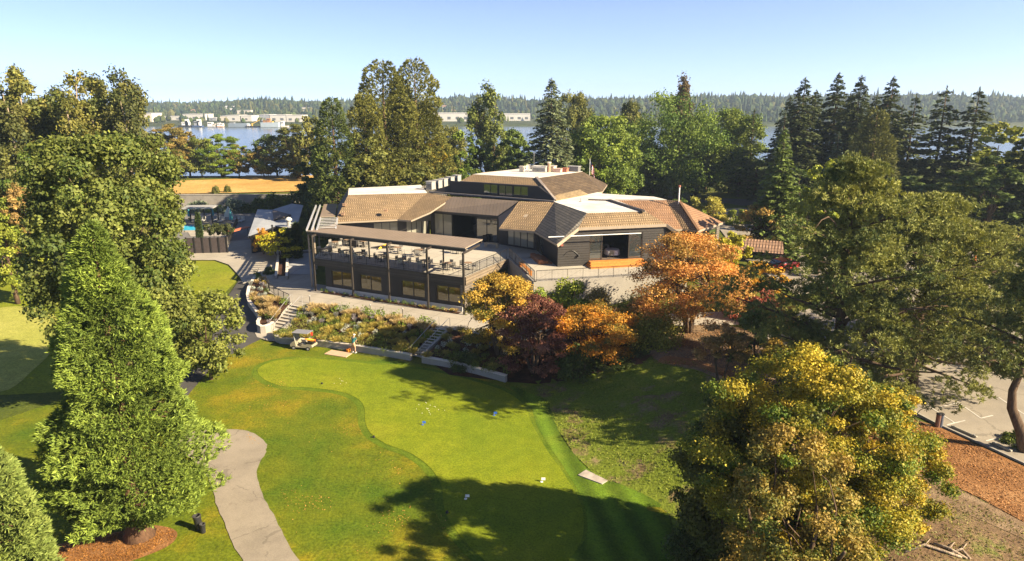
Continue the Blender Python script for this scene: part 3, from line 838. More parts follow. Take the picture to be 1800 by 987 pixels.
# river
k = NT('river_water'); p = k.pos()
mp = k.n('ShaderNodeMapping'); mp.inputs['Scale'].default_value = (.05, .35, 1); k.l(p, mp.inputs[0])
f = k.noise(mp.outputs[0], 1.0, 6, .7)
k.bsdf(k.ramp(k.noise(p, .012, 3), [(.35, (.075, .105, .13)), (.65, (.10, .13, .15))]), .16, k.bump(f, .1, .5), 0, .5, IOR=1.33)
mb = MB(); mb.add([(-1800, 172, -4), (1800, 172, -4), (1800, 812, -4), (-1800, 812, -4)], [(0, 1, 2, 3)])
tag(mb.build('river', k.m), kind='structure')

# ------------------------------------------------------------------ far shore
def TF(x, y):
    x = np.asarray(x, float); y = np.asarray(y, float)
    s = S((y - 786) / 16) * 7.2 - 8.2
    y0 = np.interp(x, [-900, -100, 120, 260], [1080, 1060, 1000, 830]); y1 = y0 + np.interp(x, [-900, 120, 260], [420, 420, 300])
    h = np.interp(x, [-1500, -700, -520, -330, -200, -100, 40, 150, 300, 420, 520, 650, 800, 1000, 1600], [11, 13, 17, 24, 18, 23, 19, 24, 20, 25, 20, 26, 19, 23, 14])
    return s + h * S((y - y0) / (y1 - y0)) + 2 * np.sin(x * .011 + y * .006) * S((y - y0) / 300)
M_FAR = m_ground('far_forest_floor', [(.3, (.035, .05, .02)), (.5, (.05, .065, .028)), (.7, (.09, .09, .045))], .02, .2, .3, .5)
grid_mesh('far_shore', axis([(-1800, 1800, 30)]), axis([(784, 830, 4), (830, 1700, 25), (1700, 2400, 100)]), TF, M_FAR)

r = np.random.default_rng(5)
def far_forest(name, n, xr, yr, hr, cols, conif, dens=None):
    V = []; Fc = []; Cc = []
    for i in range(n):
        y = r.uniform(*yr); x = r.uniform(xr[0], xr[1]) * y / 1000
        if dens is not None and r.random() > dens(x, y): continue
        z = float(TF(x, y)) - .5; H = r.uniform(*hr) * (1 + .3 * math.sin(x * .021 + y * .013) * math.sin(x * .007 - 1.3)) * (1.25 if r.random() < .03 else 1); c = np.array(cols[r.integers(len(cols))]) * r.uniform(.7, 1.3)
        if r.random() < conif:
            H *= 1.15; R = H * r.uniform(.13, .2); rings = [(.12, R), (.4, R * .62), (.38, R * .78), (.72, R * .34), (.7, R * .45), (1, .05)]
        else:
            H *= .72; R = H * r.uniform(.3, .45); rings = [(.1, R * .5), (.35, R), (.65, R * .95), (.88, R * .55), (1, R * .1)]
        b = len(V); m = 6; a0 = r.uniform(0, 6)
        for q, rad in rings:
            for k in range(m):
                a = a0 + 2 * PI * k / m; rr = rad * r.uniform(.75, 1.25)
                V.append((x + rr * math.cos(a), y + rr * math.sin(a), z + q * H + r.normal() * H * .02)); Cc.append((*c * r.uniform(.8, 1.2), 1))
        for j in range(len(rings) - 1):
            for k in range(m):
                k2 = (k + 1) % m; Fc.append((b + j * m + k, b + j * m + k2, b + (j + 1) * m + k2, b + (j + 1) * m + k))
    me = bpy.data.meshes.new(name); me.from_pydata(V, [], Fc)
    at = me.color_attributes.new('tree_colour', 'FLOAT_COLOR', 'POINT'); at.data.foreach_set('color', np.array(Cc, np.float32).ravel())
    k = NT(name + '_leaves'); a = k.n('ShaderNodeAttribute', attribute_name='tree_colour')
    k.bsdf(a.outputs['Color'], .9, None, 0, .1); me.materials.append(k.m)
    return tag(link(name, me), 'distant mass of conifers and leafy trees covering the far hills across the river', 'forest', kind='stuff')
CON = [(.028, .045, .022), (.035, .05, .022), (.022, .038, .022), (.05, .06, .02)]
DEC = [(.055, .08, .025), (.07, .085, .025), (.045, .07, .022), (.085, .085, .03)]
far_forest('forest', 14000, (-1100, 1100), (835, 1560), (9, 16), CON * 2 + DEC, .25,
           lambda x, y: (1.0 if (x > 190 or y > 1250) else (.62 if y > 1060 else (.06 if y < 985 else .3))))
b = far_forest('bank_trees', 520, (-1100, 1100), (800, 850), (6, 11), DEC, .1, lambda x, y: .8 if (x > 60 or x < -360 or r.random() < .22) else .12)
b['label'] = 'low scrub and small leafy trees along the far waterline'
# ------------------------------------------------------------------ clubhouse
FLZ = 5.2; EV = 8.0; TOP = 10.6
TILE = m_tile('tan_roof_tiles', (.235, .17, .10), (.28, .205, .125), .3, .25)
TILEO = m_tile('orange_roof_tiles', (.27, .16, .095), (.31, .19, .115), .32, .27)
TILED = m_tile('shade_toned_tiles', (.115, .11, .1), (.155, .145, .13), .33, .3)  # darker tile copy: the shade on these slopes is put into its colour
TILES = m_tile('patched_shingles', (.3, .225, .125), (.36, .275, .16), .25, .9, False)
TILEB = m_tile('brown_shingles', (.085, .062, .042), (.115, .085, .056), .3, 1.1, False)
MROOF = m_metalroof('brown_standing_seam', (.25, .195, .145))
FLAT = simple('white_roof_membrane', (.6, .575, .53), .8, .22, .5)
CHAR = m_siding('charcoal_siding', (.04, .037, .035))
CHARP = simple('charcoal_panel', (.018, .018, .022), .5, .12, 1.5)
BRONZE = simple('dark_bronze_metal', (.04, .034, .03), .45, .1)
FASC = simple('taupe_fascia', (.30, .25, .19), .6, .08)
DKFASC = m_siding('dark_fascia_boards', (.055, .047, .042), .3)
GLASS = m_glass('window_glass', (.035, .04, .04), 2.3)
GLASSL = m_glass('pale_window_glass', (.24, .24, .2), 1.6, .05)  # glass with a pale base colour
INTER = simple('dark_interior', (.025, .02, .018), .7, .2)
CEDAR = simple('oiled_cedar', (.55, .22, .05), .55, .2, 5)
STEEL = simple('galvanised_steel', (.5, .5, .5), .4, .1, 5, .7)
GREY = simple('grey_paint', (.32, .32, .31), .6, .1)
BLACKM = simple('black_metal', (.018, .017, .017), .45, .1)

CH = thing('clubhouse', 'sprawling charcoal clubhouse with tan tiled roofs, white flat roof sections and a big raised deck', 'building', (0, 80, FLZ))

def uv_poly(me, eave):
    uvl = me.uv_layers.new(name='UVMap')
    for p in me.polygons:
        n = p.normal; u = Vector(eave) - n * Vector(eave).dot(n)
        if u.length < 1e-4: u = Vector((1, 0, 0))
        u.normalize(); v = n.cross(u)
        for li in p.loop_indices:
            c = me.vertices[me.loops[li].vertex_index].co
            uvl.data[li].uv = (c.dot(u), c.dot(v))

def slab(name, pts, m, th=.2, eave=None, parent=None, rim=None):
    """sloping roof slab: pts run along the eave first"""
    pts = [Vector(p) for p in pts]
    n = Vector((0, 0, 0))
    for i in range(len(pts)):
        a, b = pts[i], pts[(i + 1) % len(pts)]; n += a.cross(b)
    if n.z < 0: pts = pts[::-1]; e = pts[-1] - pts[-2]
    else: e = pts[1] - pts[0]
    k = len(pts); mb = MB()
    mb.add(pts + [p - Vector((0, 0, th)) for p in pts], [tuple(range(k))])
    mb.cur = 1
    for i in range(k):
        j = (i + 1) % k; mb.f.append((j, i, k + i, k + j)); mb.mi.append(1)
    mb.f.append(tuple(range(2 * k - 1, k - 1, -1))); mb.mi.append(1)
    o = mb.build(name, [m, rim or FASC], parent or CH)
    uv_poly(o.data, eave if eave is not None else e)
    return o

def wall(p1, p2, z0, z1, ops=(), m=None, th=.22, name='wall', parent=None):
    """upright wall from p1 to p2 (left to right as seen from outside) with openings (t0, t1, za, zb) in metres along it"""
    p1 = Vector((p1[0], p1[1], 0)); p2 = Vector((p2[0], p2[1], 0)); d = p2 - p1; L = d.length; d /= L; inn = Vector((-d.y, d.x, 0))
    mb = MB()
    def blk(a, b, za, zb):
        if b - a < 1e-3 or zb - za < 1e-3: return
        c = p1 + d * ((a + b) / 2) + inn * (th / 2); mb.box((c.x, c.y, (za + zb) / 2), ((b - a) / 2, th / 2, (zb - za) / 2), d, inn)
    t = 0
    for (a, b, za, zb) in sorted(ops):
        blk(t, a, z0, z1); blk(a, b, z0, za); blk(a, b, zb, z1); t = b
    blk(t, L, z0, z1)
    return mb.build(name, m or CHAR, parent or CH)

def window(p1, p2, a, b, za, zb, n=2, glass=None, fr=.07, parent=None, name='window', bars=()):
    """framed window set 8 cm into the wall: frame part with panes under it"""
    p1 = Vector((p1[0], p1[1], 0)); p2 = Vector((p2[0], p2[1], 0)); d = (p2 - p1).normalized(); inn = Vector((-d.y, d.x, 0))
    mb = MB(); zc = (za + zb) / 2
    P = lambda t, q, z: (p1 + d * t + inn * q) + Vector((0, 0, z))
    mb.box(P((a + b) / 2, .09, za + fr / 2), ((b - a) / 2, .06, fr / 2), d, inn)
    mb.box(P((a + b) / 2, .09, zb - fr / 2), ((b - a) / 2, .06, fr / 2), d, inn)
    for i in range(n + 1):
        t = a + (b - a) * i / n; t = min(max(t, a + fr / 2), b - fr / 2)
        mb.box(P(t, .09, zc), (fr / 2, .055, (zb - za) / 2 - fr), d, inn)
    for q in bars:
        z = za + (zb - za) * q; mb.box(P((a + b) / 2, .088, z), ((b - a) / 2 - fr, .045, fr / 3), d, inn)
    w = mb.build(name, BRONZE, parent or CH)
    g = MB(); g.box(P((a + b) / 2, .1, zc), ((b - a) / 2 - fr * .6, .012, (zb - za) / 2 - fr * .6), d, inn)
    g.build('pane', glass or GLASS, w)
    return w

# ---- key points
DL = W(551, 454, FLZ); DR = W(816, 488.5, FLZ); DE = W(893, 455, FLZ)
TL = W(938, 498.4, FLZ); TR = W(1122, 487, FLZ)
TR = TL + UB * 16.0
J1 = W(980, 469.5, FLZ); J2 = J1 + UB * 13.2
H1 = W(880, 430, FLZ); H2 = W(943, 440.5, FLZ)
G1 = W(757, 414, FLZ); G2 = W(876, 427.5, FLZ)

# ---- left wing
E1 = W(588, 391, EV); E2 = W(698.7, 386, EV); T1 = W(612, 343, TOP); T2 = W(751, 339.6, TOP)
E1b = E1 + WB * 14; T1b = T1 + WB * 7
slab('roof', [E1, E2, T2, T1], TILE)
slab('roof', [E1b, E1, T1, T1b], TILED)
T2b = T2 + WB * 9
mb = MB(); mb.prism([p.xy for p in (T1, T2, T2b, T1b)], TOP - .35, TOP + .03); mb.build('flat_roof', FLAT, CH)
slab('roof', [E1b + UB * 16, E1b, T1b, T2b + UB * 3], TILED)
la = E1 + WB * 1.3 + UB * 1.1; lb = E2 + WB * 1.3 + UB * .3
Lw = (lb - la).length
wall(la, lb, FLZ, EV - .05, [(Lw * .52, Lw * .97, FLZ + .35, FLZ + 2.3)], CHARP)
window(la, lb, Lw * .52, Lw * .97, FLZ + .35, FLZ + 2.3, 3, GLASSL)
wall(la + WB * 13, la, FLZ - 3.6, EV - .05, [], CHAR)
# A-facing piece between left wing and glass bay
ba = lb; bb = G1 - UA * .1
Lb = Vector((bb.x - ba.x, bb.y - ba.y)).length
wall(ba, bb, FLZ, EV + .1, [(Lb * .22, Lb * .9, FLZ + .1, FLZ + 2.3)], CHARP)
window(ba, bb, Lb * .22, Lb * .9, FLZ + .1, FLZ + 2.3, 4, GLASSL)
# ---- centre: tile slope either side of the metal bay
ER = W(796.6, 346.7, 10.5); M1 = W(757, 370.5, 8.75); M2 = W(876, 379.8, 8.75); K = W(974.5, 355.5, TOP)
MT2 = W(912, 354.5, 10.55)
plN = UA.cross(T2 - E2).normalized()
def on_slope(px, py):                  # meets the plane of the tile slope left of the bay
    dr = ray(px, py); o = Vector((0, 0, CAMZ)); return o + dr * ((E2 - o).dot(plN) / dr.dot(plN))
e2b = on_slope(722.8, 387.8); ERs = on_slope(796.6, 346.7); e3s = on_slope(757, 373)
slab('roof', [E2, e2b, e3s, ERs, T2], TILE, .2, UA)
c1 = W(877, 402, EV); c2 = W(939.4, 407, EV)
slab('roof', [c1, c2, K, MT2], TILE, .2, UA)
slab('metal_roof', [M1, M2, MT2 + Vector((0, 0, .06)), ER + Vector((0, 0, .06))], MROOF, .22, UA, rim=BRONZE)
# gable sides of the bay
gb1 = G1 + Vector((0, 0, 0)); gb2 = G2 + Vector((0, 0, 0))
mb = MB(); mb.add([M1 - Vector((0, 0, .05)), ERs + Vector((0, 0, .05)), e3s - Vector((0, 0, .3)), e2b - Vector((0, 0, .15)), Vector((M1.x, M1.y, EV - .6))], [(0, 1, 2, 3, 4)]); mb.build('gable_cladding', CHARP, CH); mb = MB()  # left gable in the dark panel colour, standing in for its shade
mb.add([M2 - Vector((0, 0, .1)) + UA * .02, MT2 - Vector((0, 0, .1)) + UA * .02, c1 + Vector((0, 0, -.1)) + UA * .02], [(0, 1, 2)])
mb.build('gable_cladding', MROOF, CH); 
# bay wall with glass doors; the middle is slid open on to a dim bar room
Lg = (G2 - G1).length
f0, f1, f2, f3 = .06, .33, .685, .985
wall(G1, G2, FLZ, 8.75, [(Lg * f0, Lg * f1, FLZ + .03, 8.2), (Lg * f1 + .02, Lg * f2 - .02, FLZ + .03, 8.2), (Lg * f2, Lg * f3, FLZ + .03, 8.2)], CHARP)
window(G1, G2, Lg * f0, Lg * f1, FLZ + .03, 8.2, 2, GLASSL, name='glass_door')
window(G1, G2, Lg * f2, Lg * f3, FLZ + .03, 8.2, 2, GLASS, name='glass_door')
def room(p1, p2, a, b, z0, z1, depth, m=INTER, name='interior'):
    p1 = Vector((p1[0], p1[1], 0)); p2 = Vector((p2[0], p2[1], 0)); d = (p2 - p1).normalized(); inn = Vector((-d.y, d.x, 0))
    q = [p1 + d * a + inn * .23, p1 + d * b + inn * .23, p1 + d * (b + .8) + inn * depth, p1 + d * (a - .8) + inn * depth]
    v = [(t.x, t.y, z) for z in (z0, z1) for t in q]
    mb = MB(); mb.add(v, [(0, 1, 2, 3), (7, 6, 5, 4), (1, 5, 6, 2), (2, 6, 7, 3), (3, 7, 4, 0)])
    return mb.build(name, m, CH)
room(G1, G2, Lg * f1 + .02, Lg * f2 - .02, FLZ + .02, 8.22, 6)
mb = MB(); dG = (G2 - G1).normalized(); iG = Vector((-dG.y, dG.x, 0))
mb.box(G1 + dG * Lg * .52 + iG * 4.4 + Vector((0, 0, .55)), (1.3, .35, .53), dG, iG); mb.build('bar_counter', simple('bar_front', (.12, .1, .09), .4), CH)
# ---- right of the bay, then the right wing
Lh = (H2 - H1).length
wall(H1 - UA * .3, H2, FLZ, EV + .2, [(Lh * .25, Lh * .98, FLZ + .12, FLZ + 2.45)], CHARP)
window(H1 - UA * .3, H2, Lh * .25, Lh * .98, FLZ + .12, FLZ + 2.45, 4, GLASSL, name='glass_door')
Lj = (J1 - H2).length
wall(H2, J1, FLZ, EV - .05, [(Lj * .12, Lj * .34, FLZ + .1, FLZ + 2.35)], CHARP)
window(H2, J1, Lj * .12, Lj * .34, FLZ + .1, FLZ + 2.35, 2, GLASS, name='glass_door')
Fp = W(1031.6, 375, TOP); Fr = W(1135, 372, TOP)
s1 = W(979, 430.3, EV); s2 = s1.lerp(Fp, 0); fe1 = W(1016.9, 400.5, 9.35); fe2 = W(1170.6, 394, 9.35); s3 = W(1204.7, 417.5, EV)
slab('roof', [c2, s1, fe1, Fp, K], TILED, .2, s1 - c2)
slab('roof', [fe1, fe2, Fr, Fp], TILE, .26)
s3b = s3 + WB * 16; Frb = Fr + WB * 9
slab('roof', [s3, s3b, Frb, Fr, fe2], TILEO, .2, WB)
# verge boards
mb = MB()
for a, b in ((s1, fe1), (fe2, s3)): mb.bar(a - Vector((0, 0, .12)) - WB * .05, b - Vector((0, 0, .12)) - WB * .05, .12, .34)
mb.bar(fe1 - Vector((0, 0, .14)) - WB * .08, fe2 - Vector((0, 0, .14)) - WB * .08, .12, .3)
mb.build('verge_board', FASC, CH)
# front wall, gable shaped, with the big sliding opening
d = UB; LJ = (J2 - J1).length
oa = (W(1040, 462, FLZ + .5) - J1).dot(d); ob = (W(1136, 458, FLZ + .5) - J1).dot(d)
oz0, oz1 = FLZ + .45, FLZ + 3.4
o1, o2 = oa + (ob - oa) * .245, oa + (ob - oa) * .735
th = .22
wl = MB()
def gz(t):                           # roof underside above the front wall
    za = EV - .2 + (t + .2) * .56; zb = EV - .15 + (LJ - t + .9) * .62; return min(za, zb, 9.22)
cuts = sorted([0, 2.0, oa, o1, o2, ob, LJ - 2.2, LJ])
for a, b in zip(cuts, cuts[1:]):
    lo = oz1 if a >= oa - 1e-6 and b <= ob + 1e-6 else FLZ - .3
    A = J1 + d * a; B = J1 + d * b; inn = WB
    vs = []
    for q in (0, th):
        vs += [Vector((A.x, A.y, lo)) + inn * q, Vector((B.x, B.y, lo)) + inn * q, Vector((B.x, B.y, gz(b))) + inn * q, Vector((A.x, A.y, gz(a))) + inn * q]
    wl.add(vs, [(0, 1, 2, 3), (7, 6, 5, 4), (0, 4, 5, 1), (2, 6, 7, 3), (1, 5, 6, 2), (0, 3, 7, 4)])
    if lo > FLZ: wl.box((A + B) / 2 + inn * th / 2 + Vector((0, 0, .1)), ((b - a) / 2, th / 2, .4), d, inn)
wl.build('wall', CHAR, CH)
window(J1, J2, oa, o1, oz0, oz1, 1, GLASS, .11, name='glass_door')
window(J1, J2, o2, ob, oz0, oz1, 1, GLASS, .11, name='glass_door')
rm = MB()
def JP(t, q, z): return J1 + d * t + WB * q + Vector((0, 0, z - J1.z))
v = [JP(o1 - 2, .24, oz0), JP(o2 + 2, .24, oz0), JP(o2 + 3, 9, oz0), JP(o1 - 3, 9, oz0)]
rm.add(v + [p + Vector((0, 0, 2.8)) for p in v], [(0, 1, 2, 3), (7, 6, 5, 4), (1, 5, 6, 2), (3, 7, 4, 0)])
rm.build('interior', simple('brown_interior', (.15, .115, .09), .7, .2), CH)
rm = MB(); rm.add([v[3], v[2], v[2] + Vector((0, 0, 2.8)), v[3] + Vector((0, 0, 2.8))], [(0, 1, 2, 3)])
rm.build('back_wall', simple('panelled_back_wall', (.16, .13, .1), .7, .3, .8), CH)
mb = MB()
mb.tube([JP(-1.3, -.9, 8.62), JP(8.9, -.9, 8.62)], .055, 8); mb.build('awning_roller', simple('white_aluminium', (.7, .72, .72), .35, .04), CH)
# cedar steps: three treads with a landing
st = MB()
for i in range(3):
    dpt = 1.75 - .45 * i; st.box(JP((oa + ob) / 2 - .05, -dpt / 2 - .01, FLZ + .07 + .165 * i), ((ob - oa) / 2 + .3 - .14 * i, dpt / 2, .07), d, WB); st.box(JP((oa + ob) / 2 - .05, -dpt / 2 + .02, FLZ + .152 + .165 * i), ((ob - oa) / 2 + .26 - .14 * i, dpt / 2 - .03, .012), d, WB)
st.build('wooden_steps', CEDAR, CH)
for t in (1.0, LJ - 3.4):
    lm = MB(); lm.tube([JP(t + q * .18 - .35, -.05 - .0 * q, FLZ + 1.2 + .5 * math.sin(q * PI / 9)) for q in range(10)], .03, 5)
    lm.lathe(JP(t + 1.25, -.16, FLZ + 1.05), [(.02, .25), (.12, .12), (.14, 0)], 8); lm.build('wall_lamp', BLACKM, CH)
sb = MB(); sb.box(JP(.4, -.1, 7.55), (.14, .1, .1), d, WB); sb.build('floodlight', simple('brick_red_metal', (.3, .1, .07), .5), CH)
wall(J2, J2 + WB * 14, FLZ - 2, EV - .05, [], CHAR)
# cedar steps in the corner
st = MB(); cs = H2.lerp(J1, .62) - UB * 1.4
for i in range(3): st.box(cs - WB * (.0) + UB * (.5 - .25 * i) + Vector((0, 0, .08 + .16 * i - .0)), (.25 * (3 - i) , 1.9, .08), UB, WB)
st.build('wooden_steps', simple('brown_cedar', (.3, .12, .05), .6, .25, 5), CH)
# ---- flat roof of the right wing
flatpts = [Fp, Fr, Fr + WB * 10.2, W(1172, 351.7, TOP), W(1150, 346.5, TOP), W(1060, 341, TOP), W(1014, 329.6, TOP), W(1003, 336, TOP), K]
mb = MB(); mb.prism([p.xy for p in flatpts], TOP - .3, TOP + .02); mb.build('flat_roof', FLAT, CH)
mb = MB(); mb.bar(W(1071, 352.5, TOP + .1), W(1131, 371.5, TOP + .1), .35, .24); mb.bar(W(1034, 351.5, TOP + .08), W(1072, 352.5, TOP + .08), .2, .16); mb.build('roof_edge', BRONZE, CH)
# ---- orange slope and end pavilion
oA = W(1075, 352.5, TOP + .05); oB = W(1170.6, 352.3, TOP + .05); oC = W(1200, 403, EV); oD = W(1120, 407, EV)
slab('roof', [oD, oC, oB, oA], TILEO, .2, UB)
ap = W(1193, 353, TOP + .15); pv1 = W(1227.4, 406, EV); pv2 = W(1271, 391.5, EV); pv0 = oC
slab('roof', [pv0, pv1, ap, oB], TILE, .2, pv1 - pv0)
slab('roof', [pv1, pv2, ap], TILEO, .22, pv2 - pv1)
pv3 = pv2 - UB * 3 + WB * 6
slab('roof', [pv2, pv3, W(1172, 351.7, TOP), ap], TILEO, .2, pv3 - pv2)
mb = MB(); mb.bar(ap + Vector((0, 0, .06)), pv1 + Vector((0, 0, .06)), .3, .18); mb.build('ridge_tiles', TILEO, CH); 
cen = (pv1 + pv2 + ap) / 3
w1 = pv1 + (cen - pv1) * .13; w2 = pv2 + (cen - pv2) * .13; w0 = oC + Vector((0, 1.2, 0))
Lp = Vector((w2.x - w1.x, w2.y - w1.y)).length
LIMEG = m_glass('garden_window_glass', (.06, .09, .03), 2.2)
wall(w1, w2, 2.4, EV - .12, [(Lp * .12, Lp * .86, 4.2, 7.6)], m_siding('sun_toned_siding', (.14, .125, .105)))  # wall siding lightened: the sun on this face is in its colour
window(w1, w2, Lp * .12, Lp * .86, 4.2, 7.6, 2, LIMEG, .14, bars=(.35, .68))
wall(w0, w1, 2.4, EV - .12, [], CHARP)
# ---- upper storey
UZ = 12.2; UT = 12.9
cw1 = W(791, 340, TOP); cw2 = W(972, 353.5, TOP)
ue1 = W(809.3, 318.5, UZ); ue2 = W(951.6, 327.5, UZ); ut1 = W(831, 307, UT); ut2 = W(943, 313.5, UT)
ur = W(1024, 302, UT); ub_ = W(912, 297.5, UT)
Lc = (cw2 - cw1).length
wn0 = lambda px: (W(px, 340 + (px - 791) * .0746, TOP) - cw1).length
ops = [(wn0(849.5) , wn0(874.5), TOP + .35, UZ - .08), (wn0(876), wn0(900.5), TOP + .12, UZ - .1), (wn0(902), wn0(928), TOP + .35, UZ - .08)]
cwm = cw1.lerp(cw2, .865)
wall(cw1, cwm, TOP - .3, UZ, ops, CHARP)
mb = MB(); q0 = Vector((cwm.x, cwm.y, 0)); q1 = Vector((cw2.x, cw2.y, 0)); ii = WA * .22
vs = []
for o in (Vector((0, 0, 0)), ii): vs += [q0 + o + Vector((0, 0, TOP - .3)), q1 + o + Vector((0, 0, TOP - .3)), q1 + o + Vector((0, 0, TOP + .02)), q0 + o + Vector((0, 0, UZ))]
mb.add(vs, [(0, 1, 2, 3), (7, 6, 5, 4), (1, 5, 6, 2), (3, 2, 6, 7), (0, 4, 5, 1)]); mb.build('wall', CHARP, CH)
GLIME = m_glass('clerestory_glass', (.05, .08, .02), 2.4)
for i, (a, b, za, zb) in enumerate(ops): window(cw1, cw2, a, b, za, zb, 2, GLASS if i == 1 else GLIME, .06)
slab('roof', [ue1, ue2, ut2, ut1], TILE, .22, UA)
lt = W(755.5, 339, TOP)
slab('roof', [lt + WA * 3 - UA * .5, lt, cw1, ue1, ut1, ut1 + WA * 3], TILED, .15, lt - cw1)
mb = MB(); mb.add([cw1, ue1 - Vector((0, 0, .02)), lt - WA * .02], [(0, 1, 2)]); mb.build('cladding', CHARP, CH)
mb = MB(); mb.prism([p.xy for p in (ut1, ut2, ur, ub_)], UT - .3, UT + .03); mb.build('flat_roof', FLAT, CH)
ub2 = W(1059, 337, TOP)
Kc = cw2 + UA * .3
slab('roof', [Kc, ub2, ur, ut2], TILEB, .2, UC)
nrmC = Vector((UC.y, -UC.x, 1.6)).normalized() * .3
nrmC *= .6
q = [Kc + nrmC, W(1031.7, 343, TOP) + nrmC, W(988, 319, 12.05) + nrmC * .8, W(955.5, 323, 12.0) + nrmC]
slab('roof', q, TILES, .16, UC, rim=TILES)
slab('roof', [ub2, ub2 + WA * 8 - UA * 2, ub_ + WA * 2, ur], TILEB, .2, WA)
slab('roof', [lt + WA * 14, lt + WA * 3 - UA * .5, ut1 + WA * 3, ub_], TILEB, .2, WA)
mb = MB(); mb.add([Vector((cwm.x, cwm.y, UZ)) - WA * .01, Vector((cwm.x, cwm.y, TOP)) - WA * .01, Kc + Vector((0, 0, .2)), ue2 + UA * .2], [(0, 1, 2, 3)]); mb.build('cladding', CHARP, CH)
mb = MB(); mb.bar(ue2 + UA * .25 + Vector((0, 0, .1)), ut2 + Vector((0, 0, .1)), .35, .2); mb.bar(ue2 + UA * .25 + Vector((0, 0, .1)), Kc + Vector((0, 0, .15)), .35, .2)
mb.build('hip_cap', simple('hip_cap_metal', (.2, .17, .15), .5), CH)
mb = MB(); mb.bar(lt + Vector((0, 0, .1)), K + Vector((0, 0, .08)), .3, .16); mb.build('ridge_cap', simple('ridge_metal', (.16, .15, .15), .4), CH)

# ---- deck and terrace
DLb = DL + WA * 9; 
terr = [DL, DR, DE, TL, TR, TR + WB * 12, J2 + WB * 3, G2 + WA * 2, lb + WA * 2, la - UB * 2]
mb = MB(); mb.prism([p.xy for p in terr], FLZ - .25, FLZ); mb.build('deck', M_DECK, CH)
mb = MB()
def skirt(a, b, th=.14, h=.8, dz=.03):
    dd = (b - a).normalized(); inn = Vector((-dd.y, dd.x, 0)); c = (a + b) / 2
    mb.box(c - inn * (th / 2 + .004) + Vector((0, 0, dz - h / 2)), ((b - a).length / 2 + th * .5, th / 2, h / 2), dd, inn)
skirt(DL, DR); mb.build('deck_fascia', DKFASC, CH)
mb = MB(); skirt(DR + WA * .16, DE); mb.build('deck_fascia', m_siding('sun_toned_fascia', (.2, .16, .115), .3), CH)  # paler copy of the front fascia, sunlight put into its colour
# lower storey
BZ = 1.66
lw1 = W(574, 511, BZ); lw2 = W(813.6, 548, BZ); LL = (lw2 - lw1).length
lx = lambda px: (W(px, 511 + (px - 574) * .1544, BZ) - lw1).length
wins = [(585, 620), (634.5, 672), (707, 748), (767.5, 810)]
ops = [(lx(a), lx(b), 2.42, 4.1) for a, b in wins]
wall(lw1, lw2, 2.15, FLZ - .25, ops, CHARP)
for a, b, za, zb in ops: window(lw1, lw2, a, b, za, zb, 2, m_glass('lower_glass_painted_reflection', (.085, .06, .014), 2.0), .07)  # amber base colour stands in for a golden lawn reflection
mb = MB(); dd = (lw2 - lw1).normalized(); ii = Vector((-dd.y, dd.x, 0))
mb.box((lw1 + lw2) / 2 + ii * .1 + Vector((0, 0, .2)), (LL / 2, .16, .29), dd, ii); mb.build('plinth', simple('pale_plinth', (.55, .55, .53), .8, .08), CH)
wall(lw1 + WA * 9, lw1, 1.4, FLZ - .25, [], CHAR)
rw = lw2 + WA * 2.2
wall(lw2, rw, 1.4, FLZ - .25, [], m_siding('sun_toned_lower_siding', (.16, .135, .11)))  # paler siding copy with the sunlight painted into its colour
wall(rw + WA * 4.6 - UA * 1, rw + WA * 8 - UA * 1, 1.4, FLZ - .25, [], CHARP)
wall(rw - UA * .3, rw + WA * 4.6 - UA * 1, 1.4, FLZ - .25, [(.6, 3.6, 1.75, 4.2)], CHARP)
window(rw - UA * .3, rw + WA * 4.6 - UA * 1, .6, 3.6, 1.75, 4.2, 2, GLASS, name='glass_door')
# concrete retaining walls of the terrace
mb = MB()
for a, b, h in ((DE, TL, 4.2), (TL, TR, 4.2)):
    e = (b - a).normalized(); i2 = Vector((-e.y, e.x, 0)); mb.box((a + b) / 2 + i2 * .15 + Vector((0, 0, .14 - h / 2)), ((b - a).length / 2, .17, h / 2), e, i2)
mb.build('retaining_wall', M_WALLC, CH)
# posts of the canopy at the deck front
pp = [W(x, y, BZ) for x, y in ((555, 511.5), (621.4, 521.3), (685, 532), (753.2, 543.2), (816, 553.5))]
for p in pp:
    mb = MB(); mb.box((p.x, p.y, (1.4 + 7.9) / 2), (.085, .085, 3.25), UA, WA); mb.build('post', BRONZE, CH)
# canopy
c0 = W(538, 406.5, 8.2); c3 = W(817.5, 436.5, 8.2); c4 = c3 + WA * 3.6; c5 = c0 + WA * 3.6 + UA * .8
slab('canopy', [c0, c3, c4 + Vector((0, 0, .25)), c5 + Vector((0, 0, .25))], MROOF, .1, UA, rim=FASC)
mb = MB()
mb.bar(c0 + WA * .12 - Vector((0, 0, .24)), c3 + WA * .12 - Vector((0, 0, .24)), .2, .34)
for i in range(5):
    p = pp[i]; mb.bar((p.x, p.y, 7.86), Vector((p.x, p.y, 8.1)) + WA * 3.3, .12, .2)
mb.bar(c5 - WA * .2 - Vector((0, 0, .02)), c4 - WA * .2 - Vector((0, 0, .02)), .14, .2)
mb.build('canopy_beam', BRONZE, CH)
for i in (1, 3):
    p = pp[i] + WA * 3.1; mb = MB(); mb.box((p.x, p.y, (FLZ + 8.0) / 2), (.06, .06, (8.0 - FLZ) / 2), UA, WA); mb.build('post', BRONZE, CH)
